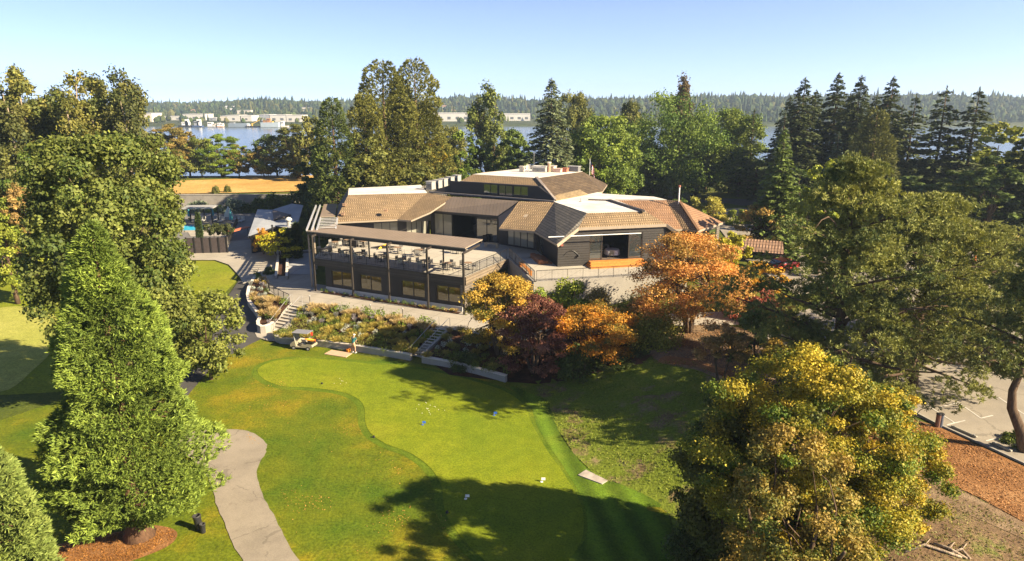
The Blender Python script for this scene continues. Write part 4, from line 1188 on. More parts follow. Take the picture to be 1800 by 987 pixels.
# pergola along the left side of the deck
g0 = c0 - UA * .1 + Vector((0, 0, .1)); Lq = 19.0
mb = MB(); PW = 3.3
for k in range(3): mb.bar(g0 + UB * (.15 + k * .55), g0 + UB * (.15 + k * .55) + WB * Lq, .16, .22)
mb.bar(g0 + UB * PW, g0 + UB * PW + WB * Lq, .16, .24)
mb.build('pergola_beam', simple('pale_grey_aluminium', (.4, .41, .43), .35, .05), CH)
mb = MB()
for k in range(7):
    mb.bar(g0 + UB * (1.3 + .0) + WB * (.3 + k * 1.1) + Vector((0, 0, .14)), g0 + UB * (PW - .05) + WB * (.3 + k * 1.1) + Vector((0, 0, .14)), .2, .05)
mb.build('pergola_slats', simple('pale_slats', (.42, .42, .42), .35, .05), CH)
slab('pergola_panel', [g0 + UB * 1.2 + WB * 8 + Vector((0, 0, .18)), g0 + UB * (PW - .3) + WB * 8 + Vector((0, 0, .18)), g0 + UB * (PW - .3) + WB * Lq + Vector((0, 0, .18)), g0 + UB * 1.2 + WB * Lq + Vector((0, 0, .18))], MROOF, .08, WB)
for q, t in ((0.25, .3), (.25, Lq - .3), (PW, 9.5), (PW, Lq - .3), (.25, 9.5)):
    p = g0 + UB * q + WB * t; mb = MB(); mb.box((p.x, p.y, (1.5 + 8.1) / 2), (.09, .09, 3.3), UB, WB); mb.build('post', FASC, CH)

# ------------------------------------------------------------------ railings
def railing(name, label, pts, h=1.05, step=.13, post=1.5, group=None, cat='railing', m=None, bal=True):
    P = [Vector(p) for p in pts]; t = thing(name, label, cat, P[0], 0, group)
    tr = MB(); po = MB(); ba_ = MB()
    for a, b in zip(P, P[1:]):
        L = (b - a).length; up = Vector((0, 0, 1))
        tr.bar(a + up * h, b + up * h, .05, .045)
        if bal: tr.bar(a + up * .1, b + up * .1, .035, .03)
        n = max(1, round(L / post))
        for i in range(n + 1):
            p = a.lerp(b, i / n); MB().bar(p, p + up * (h - .025), .045).build('post', m or BLACKM, t)
        if bal:
            n = int(L / step)
            for i in range(1, n):
                p = a.lerp(b, i / n); ba_.bar(p + up * .11, p + up * (h - .03), .014)
    tr.build('rail', m or BLACKM, t)
    if bal: ba_.build('balusters', m or BLACKM, t)
    return t
railing('railing', 'thin black railing along the shaded front edge of the deck between the canopy posts', [DL + WA * .12 + UA * .1, DR + WA * .12 - UA * .12], bal=True, step=.6, post=2.4)
railing('railing', 'black baluster railing along the sunlit right edge of the deck', [DR + WA * .3 - UA * .12, DE - UA * .1 - WA * .1])
railing('railing', 'black railing on top of the sloping shaded side wall between deck and terrace', [DE + UB * .12 + Vector((0, 0, .14)), TL + UB * .12 + WB * .15 + Vector((0, 0, .14))])
railing('railing', 'long black railing on the pale front wall of the terrace below the cedar steps', [TL + WB * .16 + UB * .3 + Vector((0, 0, .14)), TR + WB * .16 + Vector((0, 0, .14))])
t = thing('planter_rail', 'short orange cedar bench rail beside the stair railing at the terrace corner', 'bench', W(925, 478, FLZ))
p = Vector(t.location); mb = MB(); mb.box(p + WB * .4 + Vector((0, 0, .42)), (.2, 2.2, .05), UB, WB); mb.build('seat', CEDAR, t)
mb = MB()
for k in (-1.7, 2.4): mb.box(p + WB * k + Vector((0, 0, .19)), (.16, .1, .185), UB, WB)
mb.build('legs', CEDAR, t)

# ------------------------------------------------------------------ things on the roofs
def solid(name, label, cat, px, py, z, w, dp, h, m, ux=UA, group=None, top=None, vents=0):
    p = W(px, py, z); t = thing(name, label, cat, p, 0, group); uy = Vector((-ux.y, ux.x, 0))
    mb = MB(); mb.box(p + uy * dp / 2 + Vector((0, 0, h / 2 + .04)), (w / 2, dp / 2, h / 2), ux, uy); mb.build('casing', m, t, bevel=.03)
    mb = MB(); mb.box(p + uy * dp / 2 + Vector((0, 0, h + .07)), (w / 2 + .06, dp / 2 + .06, .035), ux, uy); mb.build('lid', top or m, t)
    if vents:
        mb = MB()
        for i in range(vents): mb.box(p - uy * .012 + Vector((0, 0, h * (.2 + .6 * i / vents) + .06)), (w * .42, .012, h * .03 + .01), ux, uy)
        mb.build('louvres', BLACKM, t)
    return t
TAN = simple('tan_casing', (.5, .45, .37), .6, .1); BRICK = simple('brick_red', (.36, .14, .09), .8, .2)
for i, (px, py) in enumerate(((754, 334.5), (766, 332), (776, 329), (788, 326), (800, 322.5))):
    solid('air_conditioner', ['grey rooftop air conditioner nearest the left edge of the row above the left wing', 'second grey air conditioner from the left in the row above the left wing', 'middle grey air conditioner of the row of five above the left wing', 'fourth grey air conditioner from the left, next to the last of the row', 'last grey air conditioner of the row, against the dark hip of the upper roof'][i], 'air conditioner', px, py, TOP + .03, .95, 1.0, 1.05, GREY, UA, 'air conditioners above the left wing', None, 4)
solid('roof_vent_box', 'small tan vent box left of the satellite dish on the top roof', 'vent', 916, 302.5, UT + .03, .6, .6, .65, TAN)
solid('rooftop_unit', 'long pale grey rooftop unit right of the satellite dish', 'ventilation unit', 947, 303, UT + .03, 2.1, 1.2, .68, simple('pale_casing', (.6, .58, .53), .6, .1), vents=3)
solid('rooftop_unit', 'tan square rooftop unit behind the round chimney pipe', 'ventilation unit', 968.5, 302.8, UT + .03, .8, 1, .7, TAN)
solid('roof_vent_box', 'low red and white vent box right of the chimney pipe', 'vent', 979, 303.4, UT + .03, 1.1, .8, .4, simple('pale_red_casing', (.6, .42, .34), .6, .2))
solid('roof_vent_box', 'small brick red box near the right end of the top roof', 'vent', 992, 303.2, UT + .03, .7, .7, .45, BRICK)
solid('rooftop_unit', 'dark grey rooftop unit with pale end panel at the right end of the top roof', 'ventilation unit', 1007, 302.2, UT + .03, 1.5, 1.0, .62, simple('dark_casing', (.16, .16, .16), .6, .1), top=GREY)
p = W(965, 303.3, UT + .03); t = thing('chimney_pipe', 'round rust coloured chimney pipe with a flared cap on the top roof', 'chimney', p)
MB().lathe(p, [(.2, 0), (.2, 1.15)], 10).build('pipe', simple('rusty_clay', (.42, .26, .16), .7, .2), t)
MB().lathe(p, [(.22, 1.16), (.3, 1.2), (.3, 1.32), (.18, 1.4)], 10).build('cap', TAN, t)
p = W(929, 303, UT + .03); t = thing('satellite_dish', 'pale round satellite dish tilted to the sky on the top roof', 'satellite dish', p)
MB().bar(p, p + Vector((0, 0, .55)), .08).build('mast', GREY, t)
axd = Vector((-.25, -.75, .6)).normalized(); sx_ = axd.cross(Vector((0, 0, 1))).normalized(); sy_ = sx_.cross(axd)
vs = []; n = 14
for j, (rr, q) in enumerate(((0.02, -.12), (.22, -.09), (.42, 0), (.42, .025), (.22, -.06), (.02, -.09))):
    for k in range(n): vs.append(p + Vector((0, 0, .68)) + axd * q + (sx_ * math.cos(2 * PI * k / n) + sy_ * math.sin(2 * PI * k / n)) * rr)
mb = MB(); mb.add(vs, [(j * n + k, j * n + (k + 1) % n, (j + 1) * n + (k + 1) % n, (j + 1) * n + k) for j in range(5) for k in range(n)]); mb.build('dish', simple('cream_dish', (.62, .57, .48), .5, .08), t)
MB().bar(p + Vector((0, 0, .6)), p + Vector((0, 0, .72)) + axd * .45, .03).build('arm', GREY, t)
p = W(938.6, 296, UT + .03); t = thing('antenna', 'thin upright antenna mast behind the satellite dish', 'antenna', p)
MB().tube([p, p + Vector((0, 0, 2.3))], [.03, .02], 5).build('mast', GREY, t); mb = MB()
for k in range(3): mb.bar(p + Vector((-.15, 0, 1.9 + .12 * k)), p + Vector((.15, 0, 1.9 + .12 * k)), .015)
mb.build('aerial_rods', GREY, t)
p = W(1193, 356, TOP); t = thing('vent_pipe', 'slim white vent pipe with a rusty cap on the peak of the orange tiled roof', 'vent pipe', p)
MB().tube([p - Vector((0, 0, .3)), p + Vector((0, 0, 1.75))], .07, 8).build('pipe', M_WHITE, t)
MB().lathe(p, [(.09, 1.76), (.15, 1.8), (.13, 2.0)], 8).build('cap', BRICK, t)
def rbox(px, py, z, label):
    p = W(px, py, z); t = thing('roof_vent', label, 'roof vent', p); MB().box(p + Vector((0, 0, .08)), (.2, .22, .12)).build('cowl', simple('brown_vent', (.3, .19, .12), .6, .1), t)
    MB().box(p + Vector((0, 0, .22)), (.24, .26, .018)).build('lid', simple('brown_vent', (.3, .19, .12)), t)
def zsl(py): return EV + (391 - py) / 48 * 2.6
rbox(605.5, 361.5, zsl(361.5), 'small brown roof vent, upper of two near the left corner of the left wing')
rbox(603, 378, zsl(378), 'small brown roof vent, lower of two near the left corner of the left wing')
rbox(678, 372, zsl(372), 'small brown roof vent alone in the middle of the left wing roof')
p = W(1021, 355, TOP + .02); t = thing('roof_drain', 'tiny dark pipe stub on the white flat roof', 'pipe', p); MB().tube([p, p + Vector((0, 0, .45))], .05, 6).build('pipe', GREY, t); MB().lathe(p, [(.2, 0), (.2, .05), (.06, .09)], 8).build('flange', GREY, t)

# flag
p = spot(1037, None, 118); p = Vector((W(1037, 300, 9).x, 118, Tz(13, 118))); p.x = DD(1036.5, 300, 118).x
t = thing('flag_pole', 'slim white flag pole with a round tip behind the clubhouse roof', 'flag pole', p); zt = DD(1036, 281, 118).z
MB().tube([p, Vector((p.x, p.y, zt))], [.07, .04], 7).build('pole', M_WHITE, t); MB().lathe((p.x, p.y, zt), [(.03, 0), (.09, .08), (.03, .17)], 8).build('finial', TAN, t)
tf = thing('flag', 'limp striped red and white flag with a blue corner hanging from the flag pole', 'flag', (p.x, p.y, zt - 2.5))
def flagpiece(i0, i1, j0, j1, m, nm):
    mb = MB(); vs = []; n = 8
    for j in range(j0, j1 + 1):
        for i in range(n + 1):
            s = i0 + (i1 - i0) * i / n
            vs.append((p.x + .06 + s * .62 + .02 * j, p.y + .16 * math.sin(s * 9 + j * .3), zt - .2 - j * .16 - s * 1.25))
    w = n + 1
    mb.add(vs, [(a * w + i, a * w + i + 1, (a + 1) * w + i + 1, (a + 1) * w + i) for a in range(j1 - j0) for i in range(n)]); return mb.build(nm, m, tf)
RED = simple('flag_red', (.5, .03, .04), .7, .05); BLUE = simple('flag_blue', (.03, .05, .2), .7, .05)
for j in range(13): flagpiece(.42 if j < 7 else 0, 1, j, j + 1, RED if j % 2 == 0 else M_WHITE, 'stripe')
flagpiece(0, .42, 0, 7, BLUE, 'canton')
# ------------------------------------------------------------------ garden walls and stairs
def thickwall(name, label, pts, zt, th=.3, base=None, cat='wall', m=None, closed=False):
    P = [Vector((p[0], p[1], 0)) for p in pts]; n = len(P)
    zt = zt if hasattr(zt, '__len__') else [zt] * n
    nr = []
    for i in range(n):
        d = (P[min(i + 1, n - 1)] - P[max(i - 1, 0)]).normalized(); nr.append(Vector((-d.y, d.x, 0)))
    vs = []
    for i in range(n):
        b = Tz(P[i].x, P[i].y) - .3 if base is None else base
        q = P[i] + nr[i] * th
        vs += [(P[i].x, P[i].y, b), (P[i].x, P[i].y, zt[i]), (q.x, q.y, zt[i]), (q.x, q.y, b)]
    fs = []
    for i in range(n - 1):
        for k in range(4):
            k2 = (k + 1) % 4; fs.append((4 * i + k2, 4 * i + k, 4 * i + 4 + k, 4 * i + 4 + k2))
    fs += [(0, 1, 2, 3), (4 * n - 1, 4 * n - 2, 4 * n - 3, 4 * n - 4)]
    t = thing(name, label, cat, (P[0].x, P[0].y, Tz(P[0].x, P[0].y)))
    mb = MB(); mb.add(vs, fs); mb.build('wall_body', m or M_WALLC, t)
    mb = MB(); vs = []
    for i in range(n):
        a = P[i] - nr[i] * .03; q = P[i] + nr[i] * (th + .03)
        vs += [(a.x, a.y, zt[i] + .003), (a.x, a.y, zt[i] + .06), (q.x, q.y, zt[i] + .06), (q.x, q.y, zt[i] + .003)]
    mb.add(vs, fs); mb.build('coping', simple('pale_coping', (.62, .57, .5), .8, .1), t)
    return t
ZW = .55
w1px = [(482, 580), (480.5, 587), (484, 592), (492, 595), (505, 596), (525, 597), (556, 599.5), (600, 605), (640, 611), (696, 620), (721, 624.5)]
w1p = [W(x, y, ZW).xy for x, y in w1px]
thickwall('garden_wall', 'long low concrete wall below the bed between the stairs, curving at its left end', w1p, ZW)
w2p = [W(x, y, ZW).xy for x, y in ((741, 628), (790, 637), (840, 649), (888, 662))]
thickwall('garden_wall', 'straight low concrete wall right of the second stair, ending beside the bronze tree', w2p, ZW)
w3px = [(482, 563), (476, 567), (466, 570.5), (457, 571), (451, 568), (450.5, 562), (454, 556), (449, 549), (441, 541), (435.5, 532), (433.5, 523), (436, 514), (443, 503), (450, 493), (456, 487)]
w3p = [W(x, y, 1.0).xy for x, y in w3px]
w3z = [min(1.72, max(Tz(p[0], p[1]) + .62, .8)) for p in w3p]
thickwall('garden_wall', 'curved pale concrete planter wall left of the wide stair beside the asphalt road', w3p[::-1], w3z[::-1], .28)
# bed soil
def bedz(x, y):
    ww = (x - OX) * WA.x + (y - OY) * WA.y
    return max(.44 + 1.12 * min(1, max(0, (ww + 9.3) / 4.4)), Tz(x, y)) + .02
def wbed(x, y): return bedz(x, y)
top1 = [W(x, y, 1.6).xy for x, y in ((768, 574.5), (720, 566), (640, 552.5), (590, 546), (548, 541))]
s1b = [W(x, y, .9).xy for x, y in ((533, 553), (520, 565), (505, 576))]
bed1 = [tuple(p + WA.xy * .12) for p in w1p[1:]] + [tuple(W(745, 600, 1.0).xy)] + [tuple(p) for p in top1] + [tuple(p) for p in s1b]
patch('planting_bed', bed1, M_BED, .0, .7, world=True, zf=bedz)
bed2 = [tuple(p + WA.xy * .12) for p in w2p] + [tuple(W(905, 640, .9).xy), tuple(W(880, 600, 1.55).xy), tuple(W(790, 580, 1.6).xy), tuple(W(765, 605, 1.0).xy)]
patch('planting_bed', bed2, M_BED, .0, .7, world=True, zf=bedz)
def lbz(x, y): return min(1.62, max(Tz(x, y) + .45, .72)) + .02
bed3 = [tuple(p) for p in w3p] + [tuple(W(x, y, 1.6).xy) for x, y in ((465, 497), (472, 512), (490, 525), (511, 535))]
patch('planting_bed', bed3, M_BED, .0, .6, world=True, zf=lbz)

def stair(label, tl, tr, bl, br, n, zt=1.62, zb=.05, rails=()):
    t = thing('outdoor_stair', label, 'stairs', (bl.x, bl.y, zb))
    mb = MB()
    for i in range(n):
        k0 = i / n; k1 = (i + 1) / n; z = zb + (zt - zb) * (i + 1) / n
        a, b = bl.lerp(tl, k0).xy, br.lerp(tr, k0).xy; c, d = br.lerp(tr, k1).xy, bl.lerp(tl, k1).xy
        mb.prism([a, b, c, d], zb - .4, z)
    mb.build('treads', M_PROM, t)
    mb = MB()
    for i in range(n):                     # pale nosings
        k0 = i / n; z = zb + (zt - zb) * (i + 1) / n
        a, b = bl.lerp(tl, k0), br.lerp(tr, k0); f = (bl - tl).normalized() * .02
        mb.bar(Vector((a.x + f.x, a.y + f.y, z - .02)), Vector((b.x + f.x, b.y + f.y, z - .02)), .07, .045)
    mb.build('nosings', simple('pale_nosing', (.66, .62, .56), .7, .05), t)
    for (a, b, s) in ((bl, tl, -1), (br, tr, 1)):
        u = (br - bl).normalized() * .16 * s
        mb = MB(); p0 = Vector((a.x, a.y, 0)) + u; p1 = Vector((b.x, b.y, 0)) + u; w = Vector((u.x, u.y, 0)).normalized() * .14
        vs = []
        for q, z in ((p0, zb + .42), (p1, zt + .14)):
            for o in (-w, w): vs += [(q + o) + Vector((0, 0, -.5)), (q + o) + Vector((0, 0, z))]
        mb.add(vs, [(0, 1, 3, 2), (4, 6, 7, 5), (0, 4, 5, 1), (2, 3, 7, 6), (1, 5, 7, 3), (0, 2, 6, 4)]); mb.build('side_wall', M_WALLC, t)
    for q in rails:
        mb = MB(); a = bl.lerp(br, q); b = tl.lerp(tr, q); h = Vector((0, 0, .9))
        a = Vector((a.x, a.y, zb)); b = Vector((b.x, b.y, zt)); e = (b - a).normalized(); eh = Vector((e.x, e.y, 0)).normalized() * .3
        mb.tube([a - eh + h * .3, a - eh + h, a + h, b + h, b + eh + h, b + eh], .028, 6)
        mb.tube([a.lerp(b, .5), a.lerp(b, .5) + h], .022, 6); mb.tube([a, a + h], .022, 6)
        mb.build('handrail', STEEL, t)
    return t
stair('wide concrete stair with pale nosings between the curved planter and the long bed', W(513.8, 534, 1.6), W(543, 539.8, 1.6), W(476, 579.5, .1), W(495, 583, .1), 9, rails=(-.07, .5))
stair('narrow steep concrete stair at the right end of the long planted bed', W(768, 575, 1.6), W(788.5, 578, 1.6), W(722, 626, .05), W(740, 629, .05), 11, rails=(.04, .96))
# small posts and rail beside the promenade above the left planter
railing('railing', 'low dark railing along the promenade edge above the curved planter', [W(x, y, 1.65) for x, y in ((467, 497), (474, 512), (490, 524), (509, 533))], .95, .2)
for x, y, lb in ((545, 533, 'thin black bollard light right of the head of the wide stair'), (708, 556, 'small black bollard light at the bed edge halfway along the promenade'), (651, 549, 'small black bollard light near the left part of the sunlit promenade')):
    p = W(x, y, 1.65); t = thing('bollard_light', lb, 'bollard', p); MB().tube([p, p + Vector((0, 0, .7))], .04, 6).build('pole', BLACKM, t); MB().lathe(p, [(.05, .7), (.09, .72), (.09, .8), (.03, .84)], 8).build('lamp_head', GREY, t)

# ------------------------------------------------------------------ bedding plants
def blades(seed, n, L, w, spread, arch=.3):
    r = np.random.default_rng(seed); F = Fol(); a = r.uniform(0, 6.28, n); s = r.uniform(.15, 1, n) * spread
    O = np.stack([np.cos(a) * s, np.sin(a) * s, np.ones(n)], 1); O = nrm(O); LL = L * r.uniform(.6, 1.1, n)
    base = np.stack([np.cos(a), np.sin(a), np.zeros(n)], 1) * (r.uniform(0, .1, n) * spread)[:, None]
    F.add(base + O * (LL * .3)[:, None], O, rdir(r, n), LL * .6, w, r.random(n), np.exp(r.normal(size=n) * .15))
    O2 = nrm(O + np.stack([np.cos(a), np.sin(a), np.zeros(n) - arch], 1) * (s * arch * 2)[:, None])
    F.add(base + O * (LL * .58)[:, None] + O2 * (LL * .2)[:, None], O2, rdir(r, n), LL * .5, w * 1.3, np.clip(r.random(n) + .2, 0, 1), np.exp(r.normal(size=n) * .15))
    return F
def ball(seed, n, R, leaf, H=None, wl=.5):
    r = np.random.default_rng(seed); F = Fol(); H = H or R
    clump_leaves(F, r, np.array([0, 0, H * .8]), R, n, leaf, wl, .5, 1, flat=H / R * .8, core=.5); return F
PL = {
 'tan_grass_tuft': ([blades(i, 260, .72, .022, .8).mesh('tan_grass_tuft', LEAF) for i in range(3)], [((.34, .25, .11), (.52, .4, .2)), ((.27, .2, .08), (.46, .34, .16))]),
 'golden_grass_clump': ([blades(10 + i, 300, .62, .024, 1.1).mesh('golden_grass_clump', LEAF) for i in range(3)], [((.3, .24, .05), (.42, .34, .08)), ((.24, .22, .05), (.36, .32, .08))]),
 'green_mound': ([ball(20 + i, 160, .42, .12, .36).mesh('green_mound', LEAF) for i in range(3)], [((.1, .15, .02), (.17, .21, .03)), ((.13, .15, .03), (.22, .22, .05))]),
 'silver_shrub': ([ball(30 + i, 120, .26, .1, .3).mesh('silver_shrub', LEAF) for i in range(2)], [((.42, .46, .4), (.58, .6, .52)), ((.34, .42, .36), (.5, .54, .48))]),
 'lavender_clump': ([blades(40 + i, 130, .65, .022, .5, .1).mesh('lavender_clump', LEAF) for i in range(2)], [((.22, .2, .22), (.32, .29, .33)), ((.2, .23, .2), (.28, .27, .26))]),
 'leafy_shrub': ([ball(50 + i, 110, .4, .17, .5).mesh('leafy_shrub', LEAF) for i in range(2)], [((.1, .16, .02), (.2, .27, .03)), ((.07, .11, .02), (.15, .2, .03))]),
}
PNAME = {'tan_grass_tuft': 'tan feathery grass tuft', 'golden_grass_clump': 'golden green clump of arching grass', 'green_mound': 'low bright green mound', 'silver_shrub': 'small pale silvery ball of foliage', 'lavender_clump': 'greyish upright spiky clump', 'leafy_shrub': 'small bright green leafy shrub'}
def bedding(kind, x, y, z, where, sc=1.0):
    ms, cs = PL[kind]; c = cs[rnd.randrange(len(cs))]
    o = link(kind, ms[rnd.randrange(len(ms))]); o.location = (x, y, z); o.rotation_euler.z = rnd.uniform(0, 6.28)
    s = sc * rnd.uniform(.8, 1.2); o.scale = (s, s, s * rnd.uniform(.9, 1.1)); o.color = (*c[0], 1); o['leaf_colour'] = [*c[1], 1.0]
    w = PNAME[kind] + ' ' + where
    return tag(o, w, 'plant', w)
def inpoly(x, y, Q):
    c = False; j = len(Q) - 1
    for i in range(len(Q)):
        if (Q[i][1] > y) != (Q[j][1] > y) and x < (Q[j][0] - Q[i][0]) * (y - Q[i][1]) / (Q[j][1] - Q[i][1]) + Q[i][0]: c = not c
        j = i
    return c
def fillbed(poly, n, where, zf, mind=.55, rows=True):
    pts = []; x0, x1 = min(p[0] for p in poly), max(p[0] for p in poly); y0, y1 = min(p[1] for p in poly), max(p[1] for p in poly); k = 0
    while len(pts) < n and k < 9000:
        k += 1; x, y = rnd.uniform(x0, x1), rnd.uniform(y0, y1)
        if not inpoly(x, y, poly) or any((x - a) ** 2 + (y - b) ** 2 < mind ** 2 for a, b in pts): continue
        pts.append((x, y)); ww = (x - OX) * WA.x + (y - OY) * WA.y; q = ww + rnd.gauss(0, .35)
        if rows:
            if q < -8.3: kd = 'green_mound' if rnd.random() < .75 else 'golden_grass_clump'
            elif q < -7.5: kd = rnd.choice(['golden_grass_clump', 'golden_grass_clump', 'silver_shrub', 'green_mound'])
            elif q < -6.9: kd = rnd.choice(['silver_shrub', 'silver_shrub', 'lavender_clump', 'golden_grass_clump'])
            elif q < -6.2: kd = rnd.choice(['lavender_clump', 'golden_grass_clump', 'golden_grass_clump', 'leafy_shrub'])
            elif q < -5.5: kd = rnd.choice(['tan_grass_tuft', 'tan_grass_tuft', 'tan_grass_tuft', 'lavender_clump'])
            else: kd = 'leafy_shrub' if rnd.random() < .6 else 'tan_grass_tuft'
        else: kd = rnd.choice(['tan_grass_tuft', 'golden_grass_clump', 'silver_shrub', 'lavender_clump', 'leafy_shrub'])
        bedding(kd, x, y, zf(x, y), where)
fillbed(bed1, 185, 'in the long sunlit bed between the two stairs', bedz)
fillbed(bed2, 46, 'in the shaded bed right of the narrow stair', bedz, .6)
fillbed(bed3, 34, 'in the curved planter left of the wide stair', lbz, .55, False)
for i in range(8):
    p = W(463 + rnd.uniform(0, 22), 552 + rnd.uniform(-8, 8), 1.0); bedding('tan_grass_tuft', p.x, p.y, lbz(p.x, p.y), 'in the sunlit tip of the curved planter', 1.15)
for i in range(34):
    k = i / 34; p = lw1.lerp(lw2, k) - WA * rnd.uniform(.3, .8) - UA * .3 * (1 - k)
    kd = rnd.choice(['tan_grass_tuft', 'green_mound', 'golden_grass_clump']) if k > .72 else rnd.choice(['green_mound', 'leafy_shrub', 'lavender_clump'])
    bedding(kd, p.x, p.y, 1.66, 'in the strip at the foot of the lower windows', .5)
sp_ = [lw1 - WA * .25, lw2 - WA * .25, lw2 - WA * 1.0, lw1 - WA * 1.0]
patch('planting_strip', [p.xy for p in sp_], M_BED, .075, 1.0, world=True, zf=lambda x, y: 1.6)

# ------------------------------------------------------------------ deck furniture
METAL = simple('brushed_grey_metal', (.3, .29, .27), .45, .1, 5, .3); DKMET = simple('dark_grey_metal', (.07, .066, .062), .5, .1)
TTOP = simple('brown_table_top', (.25, .17, .11), .5, .15, 4)
def add_children(t, parts):
    for nm, me in parts: link(nm, me, t)
def mesh_of(mb, name, m):
    me = bpy.data.meshes.new(name); me.from_pydata([tuple(p) for p in mb.v], [], mb.f); me.materials.append(m); me.update(); return me
a = MB(); a.lathe((0, 0, .71), [(.36, 0), (.44, .01), (.44, .035)], 14)
b = MB(); b.tube([(0, 0, .03), (0, 0, .71)], .045, 8); b.box((0, 0, .02), (.27, .045, .02)); b.box((0, 0, .021), (.045, .27, .021))
TABLE = [('table_top', mesh_of(a, 'table_top', TTOP)), ('pedestal', mesh_of(b, 'pedestal', DKMET))]
a = MB(); a.box((0, 0, .45), (.23, .23, .018))
b = MB(); b.box((0, -.235, .7), (.21, .012, .15), (1, 0, 0), Vector((0, 1, -.18)).normalized()); 
for k in range(2): b.box((0, -.232 , .5 + k * .4), (.23, .014, .02))
c = MB()
for sx in (-1, 1):
    c.bar((sx * .22, .21, 0), (sx * .22, .21, .66), .03); c.bar((sx * .22, -.24, 0), (sx * .22, -.23, .9), .03); c.bar((sx * .22, -.23, .65), (sx * .22, .22, .65), .035)
    c.bar((sx * .22, -.23, .43), (sx * .22, .21, .43), .028)
CHAIR = [[('seat', mesh_of(a, 'seat', m)), ('backrest', mesh_of(b, 'backrest', m)), ('frame', mesh_of(c, 'frame', m2))] for m, m2 in ((METAL, METAL), (DKMET, DKMET))]
tabs = [(572, 448.5, 'at the far left deck corner'), (609, 451.5, 'second along the deck front'), (632, 455.5, 'just right of the second post'), (670.5, 460, 'just left of the third post'), (708, 466, 'right of the third post'), (746, 469.5, 'just left of the fourth post'), (787, 474.5, 'right of the fourth post'), (823, 474, 'behind the right corner post'), (589, 436, 'at the left end, second row'), (612, 432, 'at the left end, third row'), (699, 446, 'behind the third post, second row'), (737, 450, 'behind the fourth post, second row'), (803, 446, 'under the right canopy end'), (640, 434.5, 'behind the second post, third row')]
sides = ['lawnward of', 'housewards of', 'left of', 'right of']
for i, (x, y, lb) in enumerate(tabs):
    p = W(x, y, FLZ + .005); t = thing('deck_table', 'small round brown table ' + lb, 'table', p, 0, 'round tables on the deck'); add_children(t, TABLE)
    ks = [0, 1, 2, 3] if i not in (12, 7) else [2, 3]
    for k in ks:
        if i in (10,) and k == 0: continue
        an = math.atan2(UA.y, UA.x) + [-PI / 2, PI / 2, PI, 0][k] + rnd.gauss(0, .18); dr = Vector((math.cos(an), math.sin(an), 0)); ds = rnd.uniform(.58, .75)
        cp = p + dr * ds
        c = thing('deck_chair', ('pale grey' if (i + k) % 3 else 'dark grey') + ' armchair ' + sides[k] + ' the table ' + lb, 'chair', cp, an + PI / 2 + rnd.gauss(0, .2), 'metal armchairs round the deck tables')
        add_children(c, CHAIR[0 if (i + k) % 3 else 1])
# dark pile with folded parasols and a yellow one
p = W(652, 438, FLZ); t = thing('folded_parasol', 'dark folded parasol lying on the deck beside the yellow one', 'parasol', p)
MB().tube([p + Vector((0, 0, .18)), p + UA * 1.2 + WA * .9 + Vector((0, 0, .2)), p + UA * 2.4 + WA * 1.8 + Vector((0, 0, .16))], [.06, .2, .05], 8).build('canopy_cloth', BLACKM, t)
MB().tube([p - UA * .3 - WA * .22 + Vector((0, 0, .18)), p + UA * 2.8 + WA * 2.1 + Vector((0, 0, .17))], .03, 6).build('pole', GREY, t)
p = W(666, 439.5, FLZ); t = thing('folded_parasol', 'long yellow folded parasol lying on the deck', 'parasol', p); q = W(684, 430, FLZ)
MB().tube([p + Vector((0, 0, .14)), p.lerp(q, .4) + Vector((0, 0, .17)), q + Vector((0, 0, .12))], [.08, .17, .05], 8).build('canopy_cloth', simple('yellow_cloth', (.7, .42, .03), .8, .1), t)
MB().tube([p + (p - q) * .08 + Vector((0, 0, .14)), q + (q - p) * .1 + Vector((0, 0, .12))], .03, 6).build('pole', GREY, t)
p = W(627, 433, FLZ); t = thing('storage_box', 'dark low storage box on the deck behind the second post', 'box', p); MB().box(p + Vector((0, 0, .38)), (.8, .5, .37), UA, WA).build('body', BLACKM, t); MB().box(p + Vector((0, 0, .78)), (.84, .54, .03), UA, WA).build('lid', DKMET, t)
p = W(864, 435.5, FLZ); t = thing('wooden_bench', 'pale wooden bench table in the shade before the glass bay', 'bench', p)
MB().box(p + Vector((0, 0, .52)), (.85, .3, .035), UA, WA).build('seat', simple('pale_wood', (.45, .34, .2), .6, .15, 6), t)
for sx in (-1, 1):
    for sy in (-1, 1): MB().box(p + UA * .76 * sx + WA * .22 * sy + Vector((0, 0, .242)), (.04, .04, .242), UA, WA).build('leg', simple('pale_wood', (.45, .34, .2)), t)
p = W(854, 426, FLZ); t = thing('planter_pot', 'round black planter pot by the glass doors of the bay', 'planter', p); MB().lathe(p, [(.32, 0), (.45, .5), (.42, .85), (.36, .8)], 12).build('pot', BLACKM, t); mb = MB(); mb.lathe(p, [(.36, .78), (.0, .84)], 12); mb.build('soil', M_BED, t)
